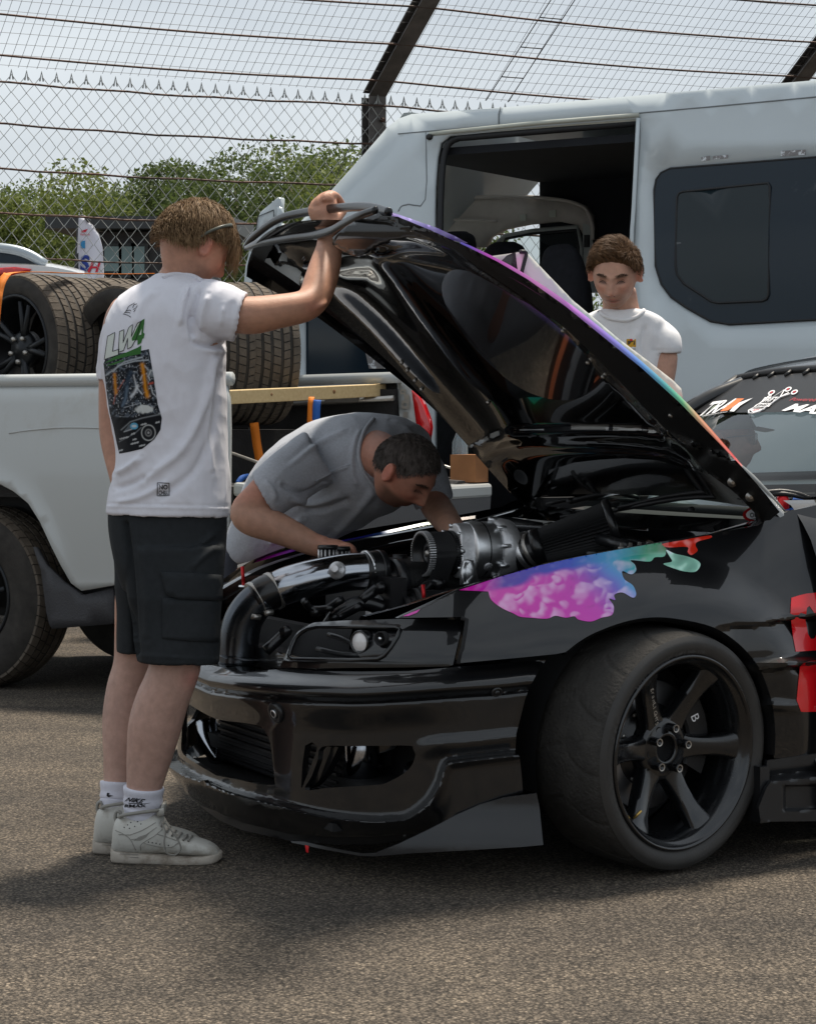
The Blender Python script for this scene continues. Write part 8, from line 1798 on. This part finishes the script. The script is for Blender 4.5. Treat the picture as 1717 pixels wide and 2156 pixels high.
# ================= man bending over the far wing =================
def bending_man():
    root = empty('person', CA.w(-.2, 2.05, 0), 'person in grey t-shirt bent over the far wing, reaching into the engine bay', 'person')
    SK = (.44, .205, .14)
    Mh = head_frame(P(852, 992, 6.98), (.62, -.25, -.74), (.60, -.45, .66), 1.04)
    body = head_parts(Mh)
    body.append(tube([P(745, 960, 7.28), P(785, 955, 7.17), P(815, 968, 7.06), P(838, 982, 7.0)], [.085, .078, .068, .06], 20, sub=3))
    arm = [(715, 972, 7.34, .034), (655, 990, 7.14, .036), (585, 1020, 7.0, .058), (540, 1055, 6.97, .053), (518, 1078, 6.96, .0495), (530, 1094, 6.95, .05), (575, 1108, 6.94, .05), (620, 1128, 6.93, .043), (660, 1146, 6.92, .036), (684, 1152, 6.91, .033)]
    body.append(tube([P(a, b, c) for a, b, c, r in arm], [r for *_, r in arm], 20, sub=4))
    body.append(loft([(P(676, 1150, 6.91), (.004, 0, .024), (0, .032, 0)), (P(696, 1150, 6.90), (.004, 0, .024), (0, .04, 0)), (P(716, 1152, 6.89), (.006, 0, .020), (0, .042, 0)), (P(728, 1156, 6.89), (.006, 0, .014), (0, .036, 0))], 18, 3))
    for i, (dy, dd, L) in enumerate(((-4, -.028, 1.0), (-5, -.01, 1.1), (-4, .01, 1.05), (-2, .028, .85))):
        body.append(tube([P(716, 1152 + dy, 6.89 + dd), P(730, 1153 + dy, 6.885 + dd), P(730 + 12 * L, 1160 + dy, 6.88 + dd), P(733 + 14 * L, 1172 + dy, 6.88 + dd)], [.0105, .0105, .0098, .007], 12, sub=4))
    body.append(tube([P(696, 1158, 6.865), P(712, 1168, 6.855), P(722, 1176, 6.85)], [.0125, .011, .008], 12, sub=4))
    arm = [(820, 965, 7.27, .06), (876, 965, 7.31, .062), (905, 1020, 7.28, .056), (915, 1060, 7.22, .050), (935, 1090, 7.1, .045), (955, 1115, 6.98, .036), (968, 1132, 6.9, .031)]
    body.append(tube([P(a, b, c) for a, b, c, r in arm], [r for *_, r in arm], 20, sub=4))
    body.append(loft([(P(966, 1128, 6.9), (.02, 0, .01), (0, .03, 0)), (P(975, 1142, 6.86), (.02, 0, .01), (0, .04, 0)), (P(980, 1152, 6.83), (.016, 0, .008), (0, .034, 0))], 14, 3))
    body.append(loft([(P(560, 1150, 7.55), (.12, 0, .1), (0, .13, 0)), (P(650, 1050, 7.4), (.1, 0, .1), (0, .14, 0)), (P(760, 975, 7.28), (.06, 0, .1), (0, .13, 0)), (P(840, 965, 7.25), (.03, 0, .07), (0, .1, 0))], 20, 3))
    co, F = remesh(body, .0045, 3); o = obj('body', (co, F), M_skin, root)
    c = face_paint(co, Mh, SK, .75, (.075, .045, .032), (.05, .03, .02)); x, y = proj(co)
    arm_ = (sstep(1040, 1075, y) * sstep(700, 640, x) + sstep(1040, 1070, y) * sstep(880, 905, x))[:, None]; c = c * (1 - arm_) + np.array([.45, .255, .18]) * arm_; colour_attr(o, c)
    face_details(Mh, o, (.06, .04, .03))
    def hl(d): return d[:, 2] - np.interp(d[:, 1], [-1, -.6, -.3, -.08, .25, .5, .75, 1], [-.36, -.34, -.2, .12, .10, .42, .62, .70]) + .5 * np.minimum(0, np.hypot(d[:, 0], d[:, 1] - .1) * 3.2 - .62) * (d[:, 2] > .6)
    def cb(d): return np.stack([d[:, 0] * .3, d[:, 1] * .2 + .5, -.5 + 0 * d[:, 0]], 1)
    hair('hair', Mh, root, M_hair2, cb, hl, 8000, .012, .004, .0006, 5, .003, .0)
    # t-shirt
    prs = [((494, 1120), (560, 1190), 7.56, .16), ((506, 1066), (620, 1180), 7.52, .165), ((530, 1005), (690, 1155), 7.46, .17), ((575, 945), (738, 1122), 7.39, .175), ((645, 896), (780, 1098), 7.33, .185), ((715, 876), (820, 1078), 7.28, .19), ((775, 873), (850, 1058), 7.26, .18), ((825, 880), (878, 1035), 7.26, .15), ((865, 898), (892, 1000), 7.27, .10)]
    rg = []
    for t, b, d, w in prs:
        p0, p1 = P(*t, d), P(*b, d); rg.append(((p0 + p1) / 2, (p1 - p0) / 2, (0.05, w, 0.02)))
    tor = hollow(rg[::-1], 40, 4, .008, .07, 2.2)
    slv = hollow([(P(672, 962, 7.13), (-.045, 0, .075), (0, .09, .0)), (P(632, 988, 7.07), (-.044, 0, .074), (0, .086, 0)), (P(596, 1014, 7.01), (-.040, 0, .070), (0, .082, 0)), (P(570, 1034, 6.985), (-.038, 0, .066), (0, .078, 0)), (P(558, 1043, 6.98), (-.037, 0, .064), (0, .076, 0))], 28, 4, .007, .05)
    sl2 = hollow([(P(870, 950, 7.33), (.066, 0, .025), (0, .08, 0)), (P(893, 1000, 7.30), (.064, 0, .024), (0, .075, 0)), (P(908, 1048, 7.25), (.06, 0, .022), (0, .07, 0)), (P(913, 1062, 7.23), (.058, 0, .02), (0, .068, 0))], 24, 4, .007, .05)
    co, F = remesh([tor, slv, sl2], .005, 4); co = creases(co, F, .005, (6, 6, 6), 1.0); co = creases(co, F, .002, (15, 12, 15), 5.0)
    co = folds(co, F, [([(600, 985), (660, 940), (735, 905)], .006, 9), ([(590, 1015), (640, 1040), (700, 1010)], -.010, 10), ([(610, 1050), (660, 1060), (720, 1040)], .008, 9), ([(640, 1075), (690, 1070), (740, 1050)], -.007, 8), ([(555, 1010), (575, 1035), (580, 1060)], .006, 8), ([(660, 1010), (700, 995), (742, 978)], .004, 4), ([(690, 1140), (750, 1080), (790, 1030)], .006, 12), ([(560, 1150), (600, 1120), (640, 1090)], .006, 10), ([(760, 900), (745, 940), (742, 990), (755, 1030)], .006, 7), ([(690, 905), (650, 935), (600, 985)], -.005, 10), ([(820, 885), (850, 900), (880, 930)], .005, 8)])
    # neck hole: the cloth is pulled back where the neck comes through
    o = obj('t_shirt', (co, F), M_teeg, root); T = bvh((co, F))
    rim = [(786, 884), (768, 905), (757, 935), (756, 965), (766, 995), (785, 1022), (805, 1048)]
    obj('collar', tube([Vector(drape(T, (0, 0, CAMH), [P(a, b, 5)], .003)[0]) for a, b in cr(np.array(rim, float), 4)], .0065, 8), M_teeg, o)
    obj('seam', tube([Vector(drape(T, (0, 0, CAMH), [P(a, b, 5)], .0005)[0]) for a, b in cr(np.array([(664, 1012), (690, 1000), (715, 985), (737, 978)], float), 5)], .0022, 6), M_teeg, o)
    obj('sleeve_tag', decal_px(T, [(499, 1090), (503, 1092), (501, 1104), (497, 1102)], .002, 6), M_red, o)
    tr = [px_ring(492, 590, 1160, 7.58, .13), px_ring(490, 600, 1230, 7.62, .12)]
    for k, x0 in enumerate((525, 580)):
        obj('trouser_leg', loft([(P(540, 1150, 7.58), (.1, 0, 0), (0, .1, 0)), (P(x0, 1250, 7.66), (.09, 0, 0), (0, .09, 0)), (P(x0, 1450, 7.68), (.07, 0, 0), (0, .075, 0)), (P(x0 + 5, 1590, 7.7), (.065, 0, 0), (0, .075, 0))], 20, 4), M_jean, root)
        obj('shoe', loft([(P(x0, 1600, 7.76), (.035, 0, 0), (0, 0, .035)), (P(x0, 1602, 7.7), (.045, 0, 0), (0, 0, .045)), (P(x0, 1610, 7.6), (.048, 0, 0), (0, 0, .035)), (P(x0, 1615, 7.5), (.03, 0, 0), (0, 0, .02))], 14, 3), M_black, root)
bending_man()

# ================= man looking down beside the van =================
def van_man():
    D = 8.2; SK = (.48, .27, .195)
    root = empty('person', P(1310, 890 + CAMH * FPX / D, D), 'person in white t-shirt with small yellow badge, looking down by the open van door', 'person')
    Mh = head_frame(P(1294, 578, 8.12), (-.22, -.86, -.47), (-.08, -.46, .88), 1.03)
    body = head_parts(Mh)
    body.append(tube([P(1308, 690, 8.24), P(1306, 650, 8.22), P(1302, 615, 8.18)], [.085, .066, .062], 20, sub=3))
    body.append(loft([(P(1308, 665, 8.24), (.1, 0, 0), (0, .07, 0)), (P(1310, 720, 8.25), (.16, 0, 0), (0, .1, 0)), (P(1310, 900, 8.25), (.15, 0, 0), (0, .1, 0)), (P(1310, 1100, 8.25), (.15, 0, 0), (0, .1, 0))], 20, 3))
    for arm in ([(1368, 712, 8.25, .042), (1394, 742, 8.22, .052), (1390, 800, 8.20, .049), (1382, 850, 8.18, .043), (1350, 900, 8.05, .04), (1310, 930, 7.98, .033), (1290, 940, 7.97, .03)], [(1250, 712, 8.25, .042), (1215, 760, 8.24, .052), (1220, 850, 8.2, .043), (1250, 900, 8.08, .04), (1280, 935, 7.98, .032)]):
        body.append(tube([P(a, b, c) for a, b, c, r in arm], [r for *_, r in arm], 18, sub=4))
        x, y, d, r = arm[-1]; body.append(loft([(P(x, y, d), (.03, 0, 0), (0, 0.02, .02)), (P(x, y + 12, d - .04), (.035, 0, 0), (0, .01, .02)), (P(x, y + 22, d - .08), (.03, 0, 0), (0, .01, .012))], 14, 3))
    co, F = remesh(body, .0036, 2); o = obj('body', (co, F), M_skin, root)
    colour_attr(o, face_paint(co, Mh, SK, .18, (.2, .12, .08), (.05, .028, .016)))
    face_details(Mh, o, (.05, .026, .014))
    def hl(d): return d[:, 2] - np.interp(d[:, 1], [-1, -.6, -.3, -.08, .25, .45, .75, 1], [-.40, -.36, -.2, .14, .12, .38, .66, .72])
    def cb(d): return np.stack([.75 + .3 * d[:, 0], -.1 - .25 * sstep(.2, .8, d[:, 1]), -.35 - .3 * np.abs(d[:, 0]) + 1.0 * sstep(.3, .7, d[:, 1])], 1)
    hair('hair', Mh, root, M_hair3, cb, hl, 9000, lambda d: .018 + .030 * sstep(.3, .8, d[:, 2]), .010, .0008, 11, .009, .05)
    rg = [(1266, 1350, 654, 8.23, .07), (1244, 1372, 660, 8.23, .085), (1222, 1398, 674, 8.24, .10), (1212, 1408, 698, 8.25, .112), (1212, 1402, 740, 8.25, .118), (1214, 1392, 800, 8.25, .12), (1214, 1390, 900, 8.25, .12), (1212, 1394, 1020, 8.25, .125)]
    tor = hollow([px_ring(a, b, y, d, w) for a, b, y, d, w in rg], 36, 4, .008, .05, 2.4)
    s1 = hollow([(P(1372, 692, 8.24), (.055, 0, .025), (0, .07, 0)), (P(1392, 708, 8.23), (.060, 0, .014), (0, .07, 0)), (P(1397, 728, 8.22), (.062, 0, .004), (0, .067, 0)), (P(1397, 744, 8.22), (.06, 0, .002), (0, .066, 0))], 24, 4, .007, .05)
    s2 = hollow([(P(1244, 692, 8.24), (.055, 0, -.025), (0, .07, 0)), (P(1224, 708, 8.24), (.066, 0, -.012), (0, .07, 0)), (P(1216, 744, 8.24), (.062, 0, 0), (0, .066, 0))], 24, 4, .007, .05)
    co, F = remesh([tor, s1, s2], .005, 4); co = creases(co, F, .004, (7, 7, 8), 3.0); co = creases(co, F, .002, (16, 12, 12), 9.0)
    co = folds(co, F, [([(1360, 680), (1352, 720), (1354, 770)], -.007, 8), ([(1340, 690), (1330, 730), (1336, 790)], .004, 9), ([(1262, 680), (1280, 720), (1300, 760)], .004, 10), ([(1372, 738), (1424, 738)], -.002, 2.5)])
    o = obj('t_shirt', (co, F), M_tee, root); colour_attr(o, np.tile(np.array([.72, .72, .74]), (len(co), 1))); T = bvh((co, F))
    cl_ = [Vector(drape(T, (0, 0, CAMH), [P(a, b, 5)], .002)[0]) for a, b in cr(np.array([(1258, 652), (1270, 664), (1290, 672), (1318, 674), (1342, 666), (1354, 654)], float), 4)]
    o2 = obj('collar', tube(cl_, .0075, 8), M_tee, o); colour_attr(o2, np.tile(np.array([.72, .72, .74]), (len(o2.data.vertices), 1)))
    obj('badge', decal_px(T, [(1318, 714), (1337, 714), (1337, 731), (1318, 731)], .002, 8), mat('yellow badge print', (.55, .3, .02), .8), o)
    obj('badge', decal_px(T, [(1320, 718), (1335, 718), (1334, 726), (1321, 726)], .003, 8), mat('dark badge print', (.06, .05, .03), .8), o); obj('badge', decal_px(T, [(1325, 714), (1331, 714), (1330, 718), (1326, 718)], .003, 8), M_red, o)
    obj('lettering', text_px(T, 'NTS', [(1266, 727), (1306, 726), (1305, 715), (1267, 716)], .002, bold=.03), mat('grey letter print', (.13, .13, .12), .8), o)
    obj('lettering', text_px(T, 'HAYNES', [(1318, 737), (1337, 736.5), (1337, 733), (1318, 733)], .002), MATS['grey letter print'], o)
    for x0 in (1265, 1350):
        obj('trouser_leg', loft([(P(1308, 1000, 8.25), (.13, 0, 0), (0, .12, 0)), (P(x0, 1150, 8.25), (.085, 0, 0), (0, .09, 0)), (P(x0, 1350, 8.25), (.065, 0, 0), (0, .07, 0)), (P(x0, 1560, 8.25), (.06, 0, 0), (0, .065, 0))], 20, 4), M_jean, root)
        obj('shoe', loft([(P(x0, 1560, 8.3), (.035, 0, 0), (0, 0, .035)), (P(x0, 1560, 8.22), (.045, 0, 0), (0, 0, .045)), (P(x0, 1568, 8.1), (.045, 0, 0), (0, 0, .03)), (P(x0, 1574, 8.02), (.03, 0, 0), (0, 0, .018))], 14, 3), M_black, root)
van_man()

# ================= man in the car, seen through the windscreen =================
def car_man():
    D = 7.55; SK = (.38, .19, .13)
    root = empty('person', CA.w(1.45, 1.22, .42), 'person in cap and sunglasses sitting inside the car behind the windscreen', 'person')
    Mh = head_frame(P(1528, 930, D), (.97, -.22, .02), (-.02, 0, 1), 1.0)
    body = head_parts(Mh)
    body.append(tube([P(1496, 1050, D + .03), P(1502, 1010, D + .02), P(1514, 970, D)], [.08, .066, .06], 18, sub=3))
    body.append(loft([(P(1500, 1040, D + .03), (.1, 0, 0), (0, .12, 0)), (P(1490, 1120, D + .04), (.13, 0, 0), (0, .17, 0)), (P(1490, 1300, D + .05), (.13, 0, 0), (0, .16, 0))], 18, 3))
    body.append(tube([P(1490, 1075, D + .02), P(1425, 1090, D - .10), P(1400, 1180, D - .15), P(1480, 1230, D - .2), P(1560, 1220, D - .2)], [.06, .055, .048, .042, .032], 14, sub=4))
    co, F = remesh(body, .006, 3); o = obj('body', (co, F), M_skin, root); colour_attr(o, face_paint(co, Mh, SK, .6, (.2, .11, .06), (.06, .035, .02)))
    D_, F_ = sphere_dirs(40, 30); k = (D_[:, 2] > .28) ; pts = head_pt(D_) * 1.08 + np.array([0, 0, .004]); F2 = [f for f in F_ if all(k[list(f)])]
    M_cap = mat('sage green cap', (.16, .19, .14), .9, var=.1, vscale=40)
    cp = obj('cap', xf((pts, F2), Mh), M_cap, root); solid(cp, .003, 1)
    br = [[(-.06, .085, .04), (-.03, .10, .045), (0, .104, .047), (.03, .10, .045), (.06, .085, .04)], [(-.055, .13, .03), (-.03, .152, .034), (0, .158, .036), (.03, .152, .034), (.055, .13, .03)]]
    solid(obj('cap_peak', xf(grid(br, 4, 4), Mh), M_cap, cp), .003, 0)
    sg = empty('sunglasses', Mh @ Vector((0, .1, .01)), parent=root)
    for s in (-1, 1):
        obj('lens', xf(loft([((s * .033, .094, .008), (.024, -.004 * s, 0), (0, 0, .019)), ((s * .033, .098, .008), (.024, -.004 * s, 0), (0, 0, .019))], 18, 1, pw=3), Mh), mat('dark lens', (.01, .01, .01), .1) if s < 0 else MATS['dark lens'], sg)
        obj('temple', xf(tube([(s * .058, .09, .02), (s * .076, .04, .018), (s * .078, -.01, .012)], .0025, 6), Mh), M_black, sg)
    rg = [(P(1500, 1010, D + .03), (.07, 0, 0), (0, .07, 0)), (P(1494, 1024, D + .03), (.11, 0, 0), (0, .13, 0)), (P(1478, 1050, D + .03), (.165, 0, -.02), (0, .19, 0)), (P(1476, 1090, D + .03), (.19, 0, 0), (0, .2, 0)), (P(1480, 1180, D + .04), (.17, 0, 0), (0, .19, 0)), (P(1484, 1300, D + .05), (.16, 0, 0), (0, .18, 0))]
    s1 = hollow([(P(1440, 1050, D - .06), (.07, 0, .04), (0, .08, 0)), (P(1412, 1090, D - .1), (.07, 0, .02), (0, .075, 0)), (P(1404, 1150, D - .13), (.066, 0, 0), (0, .07, 0))], 20, 4, .007, .04)
    co, F = remesh([loft(rg, 30, 4), s1], .007, 3); co = creases(co, F, .006, (7, 7, 8), 6.0); o = obj('t_shirt', (co, F), M_tee, root); colour_attr(o, np.tile(np.array([.68, .68, .72]), (len(co), 1)))
    lg = tube([P(1480, 1290, D), CA.w(1.1, 1.2, .55), CA.w(.8, 1.15, .35)], [.09, .075, .05], 14, sub=4); obj('trousers', lg, M_jean, root)
car_man()
